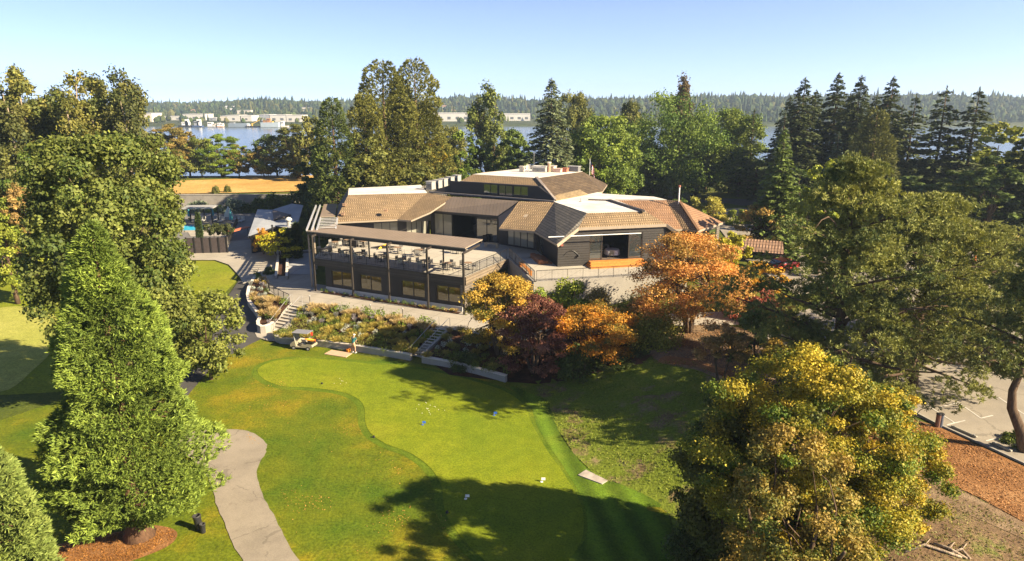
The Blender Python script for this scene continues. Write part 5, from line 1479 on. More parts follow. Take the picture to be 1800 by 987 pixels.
# dining tables in the open room of the right wing
CLOTH = simple('white_cloth', (.78, .77, .75), .8, .04)
for i, (tt, q, lb) in enumerate(((.62, 1.9, 'nearest the open doors of the right wing'), (.5, 4.1, 'second from the open doors'), (.15, 5.5, 'far left inside the dim room'))):
    p = JP(o1 + (o2 - o1) * tt, q, oz0 + .01); t = thing('dining_table', 'round dining table under a white cloth ' + lb, 'table', p)
    n = 20; vs = []
    for (rr, z) in ((.0, .76), (.78, .76), (.8, .73), (.84, .5), (.9, .22)):
        for k in range(n):
            w = 1 + (.07 * math.sin(k * 2 * PI / n * 5) if z < .6 else 0); vs.append(p + Vector((rr * w * math.cos(2 * PI * k / n), rr * w * math.sin(2 * PI * k / n), z)))
    mb = MB(); mb.add(vs, [(j * n + k, j * n + (k + 1) % n, (j + 1) * n + (k + 1) % n, (j + 1) * n + k) for j in range(4) for k in range(n)]); mb.build('tablecloth', CLOTH, t)
    mb = MB(); mb.lathe(p, [(.3, 0), (.06, .05), (.06, .74)], 8); mb.build('pedestal', BLACKM, t)
    for k in range(3):
        an = -1.75 + k * 1.9; cp = p + Vector((math.cos(an), math.sin(an), 0)) * 1.05
        c = thing('dining_chair', 'dark dining chair ' + ['in front of', 'right of', 'behind'][k] + ' the table ' + lb, 'chair', cp, an + PI / 2, 'dining chairs in the right wing'); add_children(c, CHAIR[1])

# ------------------------------------------------------------------ people
def skin(name, joints, edges, m, parent, root=0, sub=2):
    """one continuous body grown round a skeleton; joints: name -> (x, y, z, radius)"""
    me = bpy.data.meshes.new(name); ks = list(joints); ix = {k: i for i, k in enumerate(ks)}
    me.from_pydata([joints[k][:3] for k in ks], [(ix[a], ix[b]) for a, b in edges], [])
    o = link(name, me, parent); me.materials.append(m)
    s = o.modifiers.new('skin', 'SKIN')
    if not me.skin_vertices: raise RuntimeError('no skin layer')
    for k in ks:
        rr = joints[k][3]; rr = rr if hasattr(rr, '__len__') else (rr, rr); v = me.skin_vertices[0].data[ix[k]]; v.radius = rr; v.use_root = (k == ks[root])
    u = o.modifiers.new('smooth', 'SUBSURF'); u.levels = sub; u.render_levels = sub; s.use_smooth_shade = True
    return o
SKIN = simple('skin', (.5, .3, .2), .6, .05)
def person(label, loc, rz, shirt, legs, cap, golfer=True):
    t = thing('person', label, 'person', loc, rz)
    # facing +x; leaning a little over
    hx = .12
    J = {'pelvis': (0, 0, .95, .12), 'belly': (.03, 0, 1.12, .12), 'chest': (.08, 0, 1.32, (.13, .15)), 'neck': (.12, 0, 1.5, .055), 'head': (.17, 0, 1.6, .085), 'crown': (.18, 0, 1.72, .07),
         'hip_r': (0, -.1, .9, .1), 'knee_r': (.05, -.14, .5, .062), 'ankle_r': (0, -.16, .09, .042), 'toe_r': (.17, -.18, .04, .035),
         'hip_l': (0, .1, .9, .1), 'knee_l': (.05, .14, .5, .062), 'ankle_l': (0, .16, .09, .042), 'toe_l': (.17, .18, .04, .035),
         'sho_r': (.09, -.2, 1.43, .065), 'elb_r': (.17, -.25, 1.16, .045), 'wri_r': (.34, -.05 if golfer else -.2, 1.0, .03), 'palm_r': (.38, -.03 if golfer else -.19, .95, .034),
         'sho_l': (.09, .2, 1.43, .065), 'elb_l': (.2, .24, 1.17, .045), 'wri_l': (.36, .03 if golfer else .2, 1.02, .03), 'palm_l': (.4, .02 if golfer else .19, .97, .034)}
    E = [('pelvis', 'belly'), ('belly', 'chest'), ('chest', 'neck'), ('neck', 'head'), ('head', 'crown'), ('chest', 'sho_r'), ('sho_r', 'elb_r'), ('elb_r', 'wri_r'), ('wri_r', 'palm_r'), ('chest', 'sho_l'), ('sho_l', 'elb_l'), ('elb_l', 'wri_l'), ('wri_l', 'palm_l')]
    for s in 'rl': E += [('pelvis', 'hip_' + s), ('hip_' + s, 'knee_' + s), ('knee_' + s, 'ankle_' + s), ('ankle_' + s, 'toe_' + s)]
    for s in 'rl':
        px_, py_, pz_, _ = J['palm_' + s]; sg = -1 if s == 'r' else 1
        for f in range(4):
            o = (-.025 + f * .017); ln = (.045, .055, .05, .038)[f]
            J[f'f{s}{f}a'] = (px_ + .03, py_ + o, pz_ - .03, .009); J[f'f{s}{f}b'] = (px_ + .02, py_ + o - sg * .01, pz_ - .03 - ln, .008); E += [('palm_' + s, f'f{s}{f}a'), (f'f{s}{f}a', f'f{s}{f}b')]
        J['t' + s] = (px_ - .02, py_ - sg * .04, pz_ - .04, .01); E.append(('palm_' + s, 't' + s))
    J['nose'] = (.275, 0, 1.62, .014); E.append(('head', 'nose'))
    for sg in (-1, 1): J[f'ear{sg}'] = (.16, sg * .088, 1.62, .014); E.append(('head', f'ear{sg}'))
    skin('body', J, E, SKIN, t)
    S1 = {'hem': (.0, 0, .92, (.15, .17)), 'waist': (.03, 0, 1.1, (.145, .17)), 'chest': (.08, 0, 1.32, (.15, .18)), 'collar': (.11, 0, 1.47, .075), 'a': (.09, -.2, 1.43, .085), 'b': (.14, -.24, 1.25, .075), 'c': (.09, .2, 1.43, .085), 'd': (.16, .24, 1.26, .075)}
    skin('shirt', S1, [('hem', 'waist'), ('waist', 'chest'), ('chest', 'collar'), ('chest', 'a'), ('a', 'b'), ('chest', 'c'), ('c', 'd')], shirt, t)
    kz = .5 if golfer else .12
    S2 = {'w': (0, 0, .98, (.14, .155)), 'h': (0, 0, .9, (.14, .16)), 'a': (0, -.1, .86, .115), 'b': (.05, -.14, kz, .085), 'c': (0, .1, .86, .115), 'd': (.05, .14, kz, .085)}
    skin('shorts' if golfer else 'trousers', S2, [('w', 'h'), ('h', 'a'), ('a', 'b'), ('h', 'c'), ('c', 'd')], legs, t)
    for s in (-1, 1):
        mb = MB(); c = Vector((.07, s * .165, .045)); 
        mb.lathe(c, [(.05, -.045), (.062, -.03), (.06, .02), (.045, .06)], 8)
        mb.v = [(c.x + (x - c.x) * 2.3, y, z) for x, y, z in mb.v]; o = mb.build('shoe', M_WHITE if golfer else BLACKM, None, True); o.parent = t
    mb = MB(); c = Vector((.175, 0, 1.7)); mb.lathe(c, [(.098, -.03), (.1, .02), (.07, .075), (.0, .095)], 12); mb.box((.3, 0, 1.68), (.07, .06, .008)); o = mb.build('cap' if golfer else 'hair', cap, None, True); o.parent = t
    mb = MB()
    for s in (-1, 1): mb.lathe((.253, s * .032, 1.642), [(.0, -.008), (.01, 0), (.0, .008)], 6)
    o = mb.build('eyes', BLACKM, None); o.parent = t
    mb = MB(); mb.box((.256, 0, 1.565), (.006, .022, .005)); o = mb.build('mouth', simple('lip', (.35, .12, .1)), None); o.parent = t
    return t
gp = G(622, 621)
person('person in a teal polo shirt, tan shorts and pale cap bending over the tan mat', gp, R_(65), simple('teal_cloth', (.02, .13, .14), .8, .08), simple('khaki_cloth', (.4, .28, .17), .8, .06), simple('pale_cap', (.6, .6, .6), .8, .04))
t = thing('golf_club', 'slim golf club held by the person in teal, its head on the grass', 'golf club', gp)
hd = Vector((math.cos(R_(65)), math.sin(R_(65)), 0)); hp = gp + hd * .4 + Vector((0, 0, .93))
MB().tube([hp + Vector((0, 0, .1)), gp + hd * .95 + Vector((0, 0, .04))], [.014, .008], 6).build('shaft', STEEL, t); MB().tube([hp + Vector((0, 0, .14)), hp - Vector((0, 0, .1)) + hd * .06], .017, 6).build('grip', BLACKM, t)
MB().box(gp + hd * .97 + Vector((0, 0, .035)), (.06, .02, .03)).build('club_head', STEEL, t)
p2 = G(1312, 536)
person('person in dark clothes standing behind the pink red shrubs on the right path', p2, R_(200), simple('dark_jacket', (.03, .03, .04), .8, .08), simple('navy_cloth', (.03, .035, .06), .8, .08), simple('brown_hair', (.06, .035, .02), .8, .1), False)

# ------------------------------------------------------------------ on the lawn
def quad_sheet(name, label, cat, px, m, h=.03):
    P = [G(*p) for p in px]; t = thing(name, label, cat, P[0]); mb = MB()
    mb.prism([p.xy for p in P], [p.z for p in P], [p.z + .045 + h for p in P]); mb.build('sheet', m, t); return t
quad_sheet('practice_mat', 'tan practice mat on the grass beside the person in teal', 'mat', [(570, 623.5), (608, 629.5), (619, 622.5), (583, 616.5)], simple('tan_mat', (.5, .33, .22), .9, .1))
p = G(632, 617); t = thing('tool_box', 'pale green plastic box on the lawn behind the person in teal', 'box', p); MB().box(p + Vector((0, 0, .17)), (.4, .22, .16), UA, WA).build('body', simple('pale_green_plastic', (.42, .5, .38), .5, .08), t); MB().box(p + Vector((0, 0, .35)), (.42, .24, .02), UA, WA).build('lid', simple('pale_green_plastic', (.42, .5, .38)), t)
p = G(612.5, 619); t = thing('blower', 'small orange and black garden machine at the feet of the person in teal', 'garden machine', p)
MB().box(p + Vector((0, 0, .17)), (.13, .16, .14), UA, WA).build('motor', simple('orange_plastic', (.65, .2, .02), .5, .06), t, bevel=.03); MB().tube([p + Vector((-.1, 0, .2)), p + Vector((-.55, .1, .12))], [.07, .05], 8).build('nozzle', BLACKM, t)
# golf cart facing left
def golf_cart(loc, rz):
    t = thing('golf_cart', 'open golf cart with a grey roof and loaded bed on the lawn by the wall', 'golf cart', loc, rz)
    B_ = simple('beige_plastic', (.3, .27, .2), .45, .06)
    def part(mb, nm, m, par=None, bevel=0):
        o = mb.build(nm, m, None, False, bevel); o.parent = par or t; return o
    mb = MB()
    pr = [(-1.25, .3), (-1.28, .55), (-1.05, .82), (-.78, .95), (-.62, .9), (-.55, .42), (.0, .4), (.05, .62), (.55, .64), (.6, .75), (1.25, .72), (1.3, .4), (.95, .3), (.5, .28), (-.5, .26), (-.9, .26)]
    n = len(pr); vs = [(x, s * .58, z) for s in (-1, 1) for x, z in pr]
    mb.add(vs, [tuple(range(n)), tuple(range(2 * n - 1, n - 1, -1))] + [((i + 1) % n, i, n + i, n + (i + 1) % n) for i in range(n)])
    part(mb, 'body', B_, bevel=.03)
    mb = MB(); mb.box((.3, 0, .7), (.27, .52, .06)); part(mb, 'seat', simple('grey_vinyl', (.25, .24, .22), .5, .06), bevel=.03)
    mb = MB(); mb.box((.52, 0, .95), (.05, .52, .18), Vector((1, 0, .15)).normalized(), (0, 1, 0), Vector((-.15, 0, 1)).normalized()); part(mb, 'backrest', simple('grey_vinyl', (.25, .24, .22)), bevel=.03)
    mb = MB(); mb.box((-.05, 0, 1.86), (.92, .6, .035)); part(mb, 'roof', simple('grey_roof', (.22, .22, .23), .4, .06), bevel=.02)
    mb = MB()
    for s in (-1, 1): mb.bar((-.72, s * .55, .9), (-.85, s * .55, 1.83), .04); mb.bar((.56, s * .55, .7), (.72, s * .55, 1.83), .04)
    part(mb, 'roof_posts', BLACKM)
    mb = MB(); mb.box((-.79, 0, 1.36), (.008, .51, .4), Vector((1, 0, .14)).normalized(), (0, 1, 0), Vector((-.14, 0, 1)).normalized()); part(mb, 'windshield', m_glass('windshield_glass', (.25, .27, .27), 1.5, .05))
    for x in (-.85, .78):
        for s in (-1, 1):
            w = MB(); w.tube([(x, s * .48, .22), (x, s * .62, .22)], .22, 14); o = part(w, 'wheel', simple('tyre_rubber', (.02, .02, .02), .85, .1)); h = MB(); h.tube([(x, s * .6, .22), (x, s * .635, .22)], .12, 10); part(h, 'rim', GREY, o)
    st_ = MB(); st_.tube([(-.62, -.25, .8), (-.42, -.25, 1.05)], .02, 6); pts = [(-.42 + .11 * math.cos(a) * .6, -.25 + .16 * math.sin(a), 1.06 + .11 * math.cos(a) * .8) for a in [2 * PI * k / 10 for k in range(11)]]; st_.tube(pts, .014, 5); part(st_, 'steering_wheel', BLACKM)
    bd = MB()
    for s in (-1, 1): bd.box((.98, s * .56, .86), (.36, .02, .12))
    bd.box((1.33, 0, .86), (.02, .56, .12)); part(bd, 'cargo_bed', BLACKM)
    hl = MB()
    for s in (-1, 1): hl.lathe((-1.2, s * .4, .66), [(.0, -.06), (.07, -.03), (.07, .03), (0, .06)], 8)
    part(hl, 'headlights', M_WHITE)
    return t
cp = G(534.5, 613); cz = math.atan2(UA.y, UA.x) * .5
golf_cart(cp, cz).scale = (.88, .88, .88)
def onbed(x, y, z):
    x, y, z = x * .88, y * .88, z * .88
    return cp + Vector((x * math.cos(cz) - y * math.sin(cz), x * math.sin(cz) + y * math.cos(cz), z))
t = thing('golf_bag', 'yellow and orange bag lying across the bed of the golf cart', 'bag', onbed(.9, 0, .78)); MB().tube([onbed(.35, -.2, 1.12), onbed(.7, -.1, 1.06), onbed(1.25, .05, .98)], [.1, .14, .12], 9).build('bag_body', simple('yellow_canvas', (.7, .35, .03), .7, .1), t); MB().tube([onbed(1.25, .05, .98), onbed(1.36, .08, .97)], [.135, .135], 9).build('bag_collar', simple('orange_canvas', (.6, .16, .05)), t)
t = thing('cooler_box', 'dark box in the bed of the golf cart beneath the yellow bag', 'box', onbed(1.0, .15, .76)); MB().box(onbed(1.0, .18, .83), (.28, .22, .09), Vector((math.cos(cz), math.sin(cz), 0))).build('body', DKMET, t); MB().box(onbed(1.0, .18, .93), (.29, .23, .012), Vector((math.cos(cz), math.sin(cz), 0))).build('lid', BLACKM, t)
t = thing('rake', 'long dark rake sticking out of the rear of the golf cart bed', 'rake', onbed(1.1, -.3, .8)); MB().tube([onbed(.75, -.35, 1.0), onbed(1.9, -.3, 1.28)], .02, 6).build('handle', BLACKM, t); MB().bar(onbed(1.88, -.5, 1.28), onbed(1.92, -.1, 1.28), .05).build('rake_head', BLACKM, t)
t = thing('red_flag_stick', 'red flag stick standing in the rear of the golf cart', 'flag stick', onbed(.66, .45, .76)); MB().tube([onbed(.66, .45, .76), onbed(.66, .45, 1.75)], .015, 6).build('stick', GREY, t); MB().box(onbed(.76, .45, 1.52), (.1, .012, .16)).build('pennant', simple('red_cloth', (.6, .06, .03)), t)

# bins by the big conifer
def bin_(label, px, py, r_, h, lean):
    p = G(px, py); t = thing('litter_bin', label, 'bin', p); ax = Vector((lean, 0, 1)).normalized()
    mb = MB(); n = 16; sx = Vector((1, 0, -lean)).normalized(); vs = []
    for q, rr in ((0, r_ * .86), (.05, r_ * .9), (h * .9, r_), (h * .92, r_ * 1.06), (h, r_ * 1.06), (h, r_ * .9), (h * .8, r_ * .85), (h * .8, .01)):
        for k in range(n): vs.append(p + ax * q + (sx * math.cos(2 * PI * k / n) + Vector((0, 1, 0)) * math.sin(2 * PI * k / n)) * rr + Vector((0, 0, .02)))
    fs = [(j * n + k, j * n + (k + 1) % n, (j + 1) * n + (k + 1) % n, (j + 1) * n + k) for j in range(7) for k in range(n)]; fs.append(tuple(range(n - 1, -1, -1)))
    mb.add(vs, fs); mb.build('drum', simple('black_plastic', (.025, .026, .03), .45, .1), t, True)
    mb = MB(); vs = []
    for q, rr in ((h * .98, r_ * 1.09), (h * 1.01, r_ * 1.09), (h * 1.01, r_ * .86), (h * .98, r_ * .86)):
        for k in range(n): vs.append(p + ax * q + (sx * math.cos(2 * PI * k / n) + Vector((0, 1, 0)) * math.sin(2 * PI * k / n)) * rr + Vector((0, 0, .02)))
    mb.add(vs, [(j * n + k, j * n + (k + 1) % n, ((j + 1) % 4) * n + (k + 1) % n, ((j + 1) % 4) * n + k) for j in range(4) for k in range(n)]); mb.build('rim', DKMET, t)
bin_('tall black bin leaning slightly left on the grass by the big conifer', 351, 931, .2, .82, -.1)
bin_('short black bin standing in front of the taller one by the big conifer', 357.5, 937, .14, .52, .0)
# markers on the putting green
for x, y, lb, m in ((743, 748, 'small blue marker on the sunlit green, left of the other blue one', simple('blue_plastic', (.03, .12, .5), .5)), (868.5, 731.5, 'small blue marker on the right side of the sunlit green', simple('blue_plastic', (.03, .12, .5))), (818.5, 878.5, 'small white marker near the bottom of the shaded green', M_WHITE), (952, 848.5, 'small white marker near the right edge of the shaded green', M_WHITE)):
    p = G(x, y); t = thing('practice_marker', lb, 'marker', p); MB().tube([p, p + Vector((0, 0, .3))], .015, 6).build('stake', GREY, t); MB().box(p + Vector((.1, 0, .24)), (.12, .012, .08)).build('flag_plate', m, t); MB().lathe(p, [(.09, .042), (.09, .06), (.05, .065)], 8).build('cup_ring', m, t)
for x, y in ((566, 676), (786, 903), (657, 770)):
    p = G(x, y); t = thing('green_edge_stub', 'little dark stub at the edge of the green, ' + {566: 'near the golf cart end', 786: 'at its lower left bulge', 657: 'where its left side curves in'}[x], 'stub', p); MB().lathe(p, [(.08, 0), (.09, .06), (.06, .16), (0, .18)], 8).build('cap', BLACKM, t)
r0 = random.Random(3)
bm_ = MB(); bm_.lathe((0, 0, 0), [(0, 0), (.016, .006), (.022, .022), (.016, .038), (0, .044)], 8); BALL = mesh_of(bm_, 'golf_ball', M_WHITE)
for i in range(22):
    x, y = r0.gauss(755, 14), r0.gauss(722, 6)
    if i > 15: x, y = r0.gauss(605, 8), r0.gauss(673, 3)
    p = G(x, y); o = link('golf_ball', BALL); o.location = p + Vector((0, 0, .04)); w = 'white golf ball in the loose scatter ' + ('in the middle of the sunlit green' if i <= 15 else 'near the left end of the green'); tag(o, w, 'golf ball', w)
quad_sheet('utility_slab', 'weathered grey concrete slab set in the slope beside the green', 'slab', [(1016, 837), (1058, 853), (1068, 847), (1030, 828)], simple('weathered_slab', (.34, .3, .26), .9, .3, 2), .04)

# parking lot furniture
for a, b, lb in (((1672, 752), (1717, 772), 'grey concrete wheel stop beside the white bay lines at the kerb'), ((1744, 781), (1778, 797), 'grey concrete wheel stop nearest the leaning pine at the kerb')):
    p, q = G(*a), G(*b); t = thing('wheel_stop', lb, 'wheel stop', p); dd = (q - p).normalized(); MB().bar(p + Vector((0, 0, .12)), q + Vector((0, 0, .12)), .2, .13).build('beam', simple('wheel_stop_concrete', (.3, .28, .23), .9, .15), t, bevel=.04)
    mb = MB()
    for k in (.12, .88): mb.lathe(p.lerp(q, k), [(.05, .1), (.05, .2), (.0, .21)], 6)
    mb.build('pins', STEEL, t)
for x, lb, m in ((1647, 'rusty brown post bin at the kerb, left one of the pair', simple('rusty_brown', (.18, .09, .06), .7, .2)), (1651.5, 'dark blue grey post bin at the kerb, right one of the pair', simple('blue_grey_steel', (.08, .09, .12), .6, .1))):
    p = G(x, 752); t = thing('post_bin', lb, 'bin', p); MB().tube([p, p + Vector((0, 0, .9))], .15, 10).build('drum', m, t); MB().lathe(p, [(.17, .905), (.17, .96), (.1, 1.0)], 10).build('lid', BLACKM, t)
p = G(1713, 459); t = thing('traffic_cone', 'tall orange cone standing at the edge of the shaded driveway', 'cone', p); MB().lathe(p, [(.2, .05), (.17, .07), (.05, 1.3), (.0, 1.32)], 10).build('cone_body', simple('orange_cone', (.75, .2, .03), .6, .05), t); MB().box(p + Vector((0, 0, .055)), (.28, .28, .03)).build('base', BLACKM, t)

# ------------------------------------------------------------------ pool side
PZ = 1.62
def pw(x, y, z=PZ): return W(x, y, z)
sh = thing('pool_house', 'dark pool house with a folded pale grey membrane roof', 'building', pw(443, 446))
a, b, c, d2 = W(435.6, 416.6, 4.1), W(521, 402.5, 4.35), W(533, 361, 4.9), W(452.6, 368.4, 4.7)
e_, f_ = W(514, 358.4, 5.0), W(478, 369, 4.75); g_ = W(485, 398, 4.15)
GM = simple('shade_darkened_membrane', (.3, .32, .35), .55, .12, .5); GMD = simple('painted_roof_shadow', (.13, .11, .1), .7, .15)  # membrane grey is darkened to carry the shade of the trees
slab('roof', [a, g_, f_, d2], GM, .25, None, sh, rim=BLACKM); slab('roof', [g_, b, c, e_], GM, .25, None, sh, rim=BLACKM)
slab('roof', [g_ + Vector((0, 0, -.02)), e_ + Vector((0, 0, .03)), f_ + Vector((0, 0, -.01))], GM, .2, None, sh, rim=BLACKM)
q1, q2, q3 = W(479, 369.8, 4.8), W(512, 379, 4.75), W(481, 387, 4.5)
mb = MB(); mb.add([q + Vector((0, 0, .12)) for q in (q1, q3, q2)] + [q - Vector((0, 0, .1)) for q in (q1, q3, q2)], [(0, 1, 2), (5, 4, 3), (0, 3, 4, 1), (1, 4, 5, 2), (2, 5, 3, 0)]); mb.build('roof_shadow_triangle', GMD, sh)  # dark slab shaped as the triangular shadow in the roof valley
wa = pw(444, 446); wb = Vector((b.x, b.y, PZ)) - (b - a).normalized() * .8 + (c - b).normalized() * .8; wc_ = Vector((c.x, c.y, PZ)) - (c - b).normalized() * 1.5 - (c - d2).normalized() * 1.2; wd = Vector((d2.x, d2.y, PZ)) + (c - d2).normalized() * 1.0 - (d2 - a).normalized() * 1.5
for s, e2, h in ((wa, wb, 3.85), (wb, wc_, 3.95), (wd, wa, 3.85), (wc_, wd, 4.1)): wall(s, e2, 1.3, h, [], CHARP, parent=sh)
p = W(508, 397, 4.35); t = thing('roof_fan', 'round grey mushroom vent on the pool house roof', 'roof vent', p); MB().lathe(p, [(.35, -.1), (.3, .55), (.3, .8)], 10).build('duct', GREY, t); MB().lathe(p, [(.5, .8), (.52, .95), (.3, 1.2), (0, 1.3)], 12).build('hood', simple('pale_hood', (.5, .52, .5)), t)
for x, y, lb in ((479, 405.5, 'lower left'), (514.5, 361, 'upper right')):
    p = W(x, y, 4.4); t = thing('roof_pipe', 'short dark pipe on the ' + lb + ' edge of the pool house roof', 'pipe', p); MB().tube([p - Vector((0, 0, .3)), p + Vector((0, 0, .7))], .12, 8).build('pipe', BLACKM, t); MB().lathe(p, [(.14, .7), (.18, .74), (0, .85)], 8).build('cap', BLACKM, t)
# pool
Pp = [pw(318, 408.5), pw(368, 408), pw(371, 397.5), pw(322, 397.5)]
mb = MB(); mb.prism([p.xy for p in Pp], 1.55, 1.76); tag(mb.build('pool', NT('x').m if False else simple('pool_water', (.04, .5, .78), .08, .08, .6)), kind='structure')
mb = MB()
for i in range(4): mb.bar(Pp[i] + Vector((0, 0, .1)), Pp[(i + 1) % 4] + Vector((0, 0, .1)), .5, .3)
tag(mb.build('pool_edge', M_PROM), kind='structure')
patch('pool_deck_light', [(335, 417), (390, 416), (391, 409), (330, 409)], M_PROM, .09, 2)
fn = thing('board_fence', 'low dark board fence in front of the pool planting', 'fence', pw(333, 445)); a, b = pw(330, 446), pw(401, 444.5)
MB().box((a + b) / 2 + Vector((0, 0, 1.1)), ((b - a).length / 2, .06, 1.1), (b - a).normalized()).build('boards', simple('dark_boards', (.05, .04, .04), .7, .2), fn); mb = MB()
for k in range(6): mb.box(a.lerp(b, k / 5) + Vector((0, -.1, 1.15)), (.08, .05, 1.15), (b - a).normalized())
mb.build('fence_posts', BLACKM, fn)
pg = thing('pool_pergola', 'flat pale roofed shelter on dark posts at the far side of the pool', 'shelter', pw(318, 388)); a, b = W(318, 367, 4.4), W(372, 366, 4.4)
MB().box((a + b) / 2 + Vector((0, 1.4, 0)), ((b - a).length / 2, 1.7, .12), (b - a).normalized()).build('roof', GREY, pg)
for k in (0.04, .5, .96):
    for q in (.2, 2.7): p = a.lerp(b, k); MB().box((p.x, p.y + q, 2.95), (.08, .08, 1.36)).build('post', BLACKM, pg)
TEAL = simple('teal_cloth_parasol', (.06, .3, .36), .8, .06); STRIPE = simple('pale_teal_cloth', (.42, .5, .5), .8, .15, 9)
for x, y, m, rr, lb in ((334, 388, TEAL, .32, 'closed teal parasol at the left end of the poolside shelter'), (374.5, 386, TEAL, .32, 'closed teal parasol at the right end of the poolside shelter'), (403, 388, STRIPE, .85, 'half open pale striped parasol, a wide cone between pool and pool house'), (407, 394, TEAL, .35, 'closed teal parasol in front of the striped one')):
    p = pw(x, y); t = thing('pool_parasol', lb, 'parasol', p); MB().tube([p, p + Vector((0, 0, 2.7))], .04, 6).build('pole', GREY, t); MB().lathe(p, [(rr, .75), (rr * .8, 1.3), (.1, 2.45), (.02, 2.6)], 10).build('cloth', m, t); MB().lathe(p, [(.3, 0), (.3, .08), (.06, .12)], 8).build('base', BLACKM, t)
a, b = pw(402, 421), pw(437, 411); t = thing('awning_strip', 'narrow orange red awning strip beside the pool house', 'awning', a)
MB().box((a + b) / 2 + Vector((0, 0, 1.1)), ((b - a).length / 2, .5, .05), (b - a).normalized()).build('canvas', simple('orange_red_canvas', (.5, .15, .08), .8, .08), t)
for k in (.03, .97):
    p = a.lerp(b, k); MB().tube([p, p + Vector((0, 0, 1.06))], .05, 6).build('post', BLACKM, t)
railing('railing', 'dark railing running back along the pool terrace beside the ramp', [pw(402, 432), pw(418, 393)], 1.3, .25, 2)
LOUNGE = simple('pale_lounger', (.45, .45, .43), .7, .06)
for i, (x, y) in enumerate(((345, 391), (356, 391), (382, 389), (390, 391), (417, 388), (425, 391))):
    p = pw(x, y); t = thing('pool_lounger', 'pale lounger by the pool, ' + ['first from the left under the shelter', 'second from the left under the shelter', 'just right of the shelter', 'left of the striped parasol', 'right of the striped parasol', 'nearest the pool house'][i], 'lounger', p, 0, 'loungers by the pool')
    MB().box(p + Vector((0, 0, .32)), (.33, .95, .05)).build('bed', LOUNGE, t); MB().box(p + Vector((0, .75, .6)), (.33, .05, .32)).build('backrest', LOUNGE, t)
    for sx in (-1, 1):
        for sy in (-1, 1): MB().box(p + Vector((.28 * sx, .8 * sy, .135)), (.03, .03, .135)).build('leg', GREY, t)
# levee wall
a = [(150, 371), (270, 369.5), (360, 367), (430, 364.5), (500, 362), (560, 360)]
P = []
for x, y in a:
    d = ray(x, y); tt = 134.4 / d.y; P.append((d.x * tt, 134.4 + (x - 150) * .0))
t = thing('levee_wall', 'long grey concrete wall below the dry grass field behind the pool', 'wall', (P[0][0], P[0][1], 1.6)); mb = MB()
for (x0, y0), (x1, y1) in zip(P, P[1:]): mb.box(((x0 + x1) / 2, y0, 2.75), ((x1 - x0) / 2 - .02, .25, 1.7))
mb.build('panels', m_concrete('weathered_wall_concrete', (.3, .28, .25), 0, .9, .3), t); mb = MB(); mb.box(((P[0][0] + P[-1][0]) / 2, 134.4, 4.5), ((P[-1][0] - P[0][0]) / 2, .32, .06)); mb.build('coping', M_PROM, t)
# concrete ramp with kerb walls right of the pool house
rp = [(505, 447), (549, 442), (556, 484), (508, 484)]
patch('ramp', rp, m_concrete('shade_toned_concrete', (.34, .35, .36), 3, .8, .12), .09, 1.5)  # bluish tone puts the ramp's shade into the concrete colour
for pts, lb in ((((506, 487), (507.5, 446)), 'pale low kerb wall along the left side of the ramp'), (((487, 486), (491, 450)), 'pale low kerb wall left of the planting strip by the ramp'), (((508, 446), (548, 441.5)), 'pale low kerb wall across the top of the ramp')):
    q = [W(x, y, 1.9) for x, y in pts]; thickwall('kerb_wall', lb, [(v.x, v.y) for v in q], 2.0, .25)
patch('planting_strip', [(491, 452), (505, 449), (504, 486), (489, 486)], M_BED, .08, 1)

# ------------------------------------------------------------------ covered walk, far sheds, cars
cw = thing('covered_walk', 'covered walkway with a long brown tiled roof right of the clubhouse', 'shelter', G(1310, 470))
a, b, c, d2 = W(1306, 441, 4.7), W(1378, 447, 4.7), W(1376, 425, 6.0), W(1273, 416.5, 6.0)
slab('roof', [a, b, c, d2], m_tile('brown_pink_tiles', (.34, .21, .14), (.4, .26, .18), .4, .35), .2, None, cw, rim=BRONZE)
e2 = a + (d2 - a) * 2 - Vector((0, 0, 2.6)); f2 = b + (c - b) * 2 - Vector((0, 0, 2.6)); slab('roof', [f2, e2, d2, c], m_tile('brown_pink_tiles_2', (.34, .21, .14), (.4, .26, .18), .4, .35), .2, None, cw, rim=BRONZE)
for q in (a.lerp(b, .05), a.lerp(b, .5), a.lerp(b, .95), e2.lerp(f2, .05), e2.lerp(f2, .95)):
    g = Tz(q.x, q.y); MB().box((q.x, q.y + .3, (g + 4.6) / 2), (.12, .12, (4.6 - g) / 2)).build('post', BRONZE, cw)
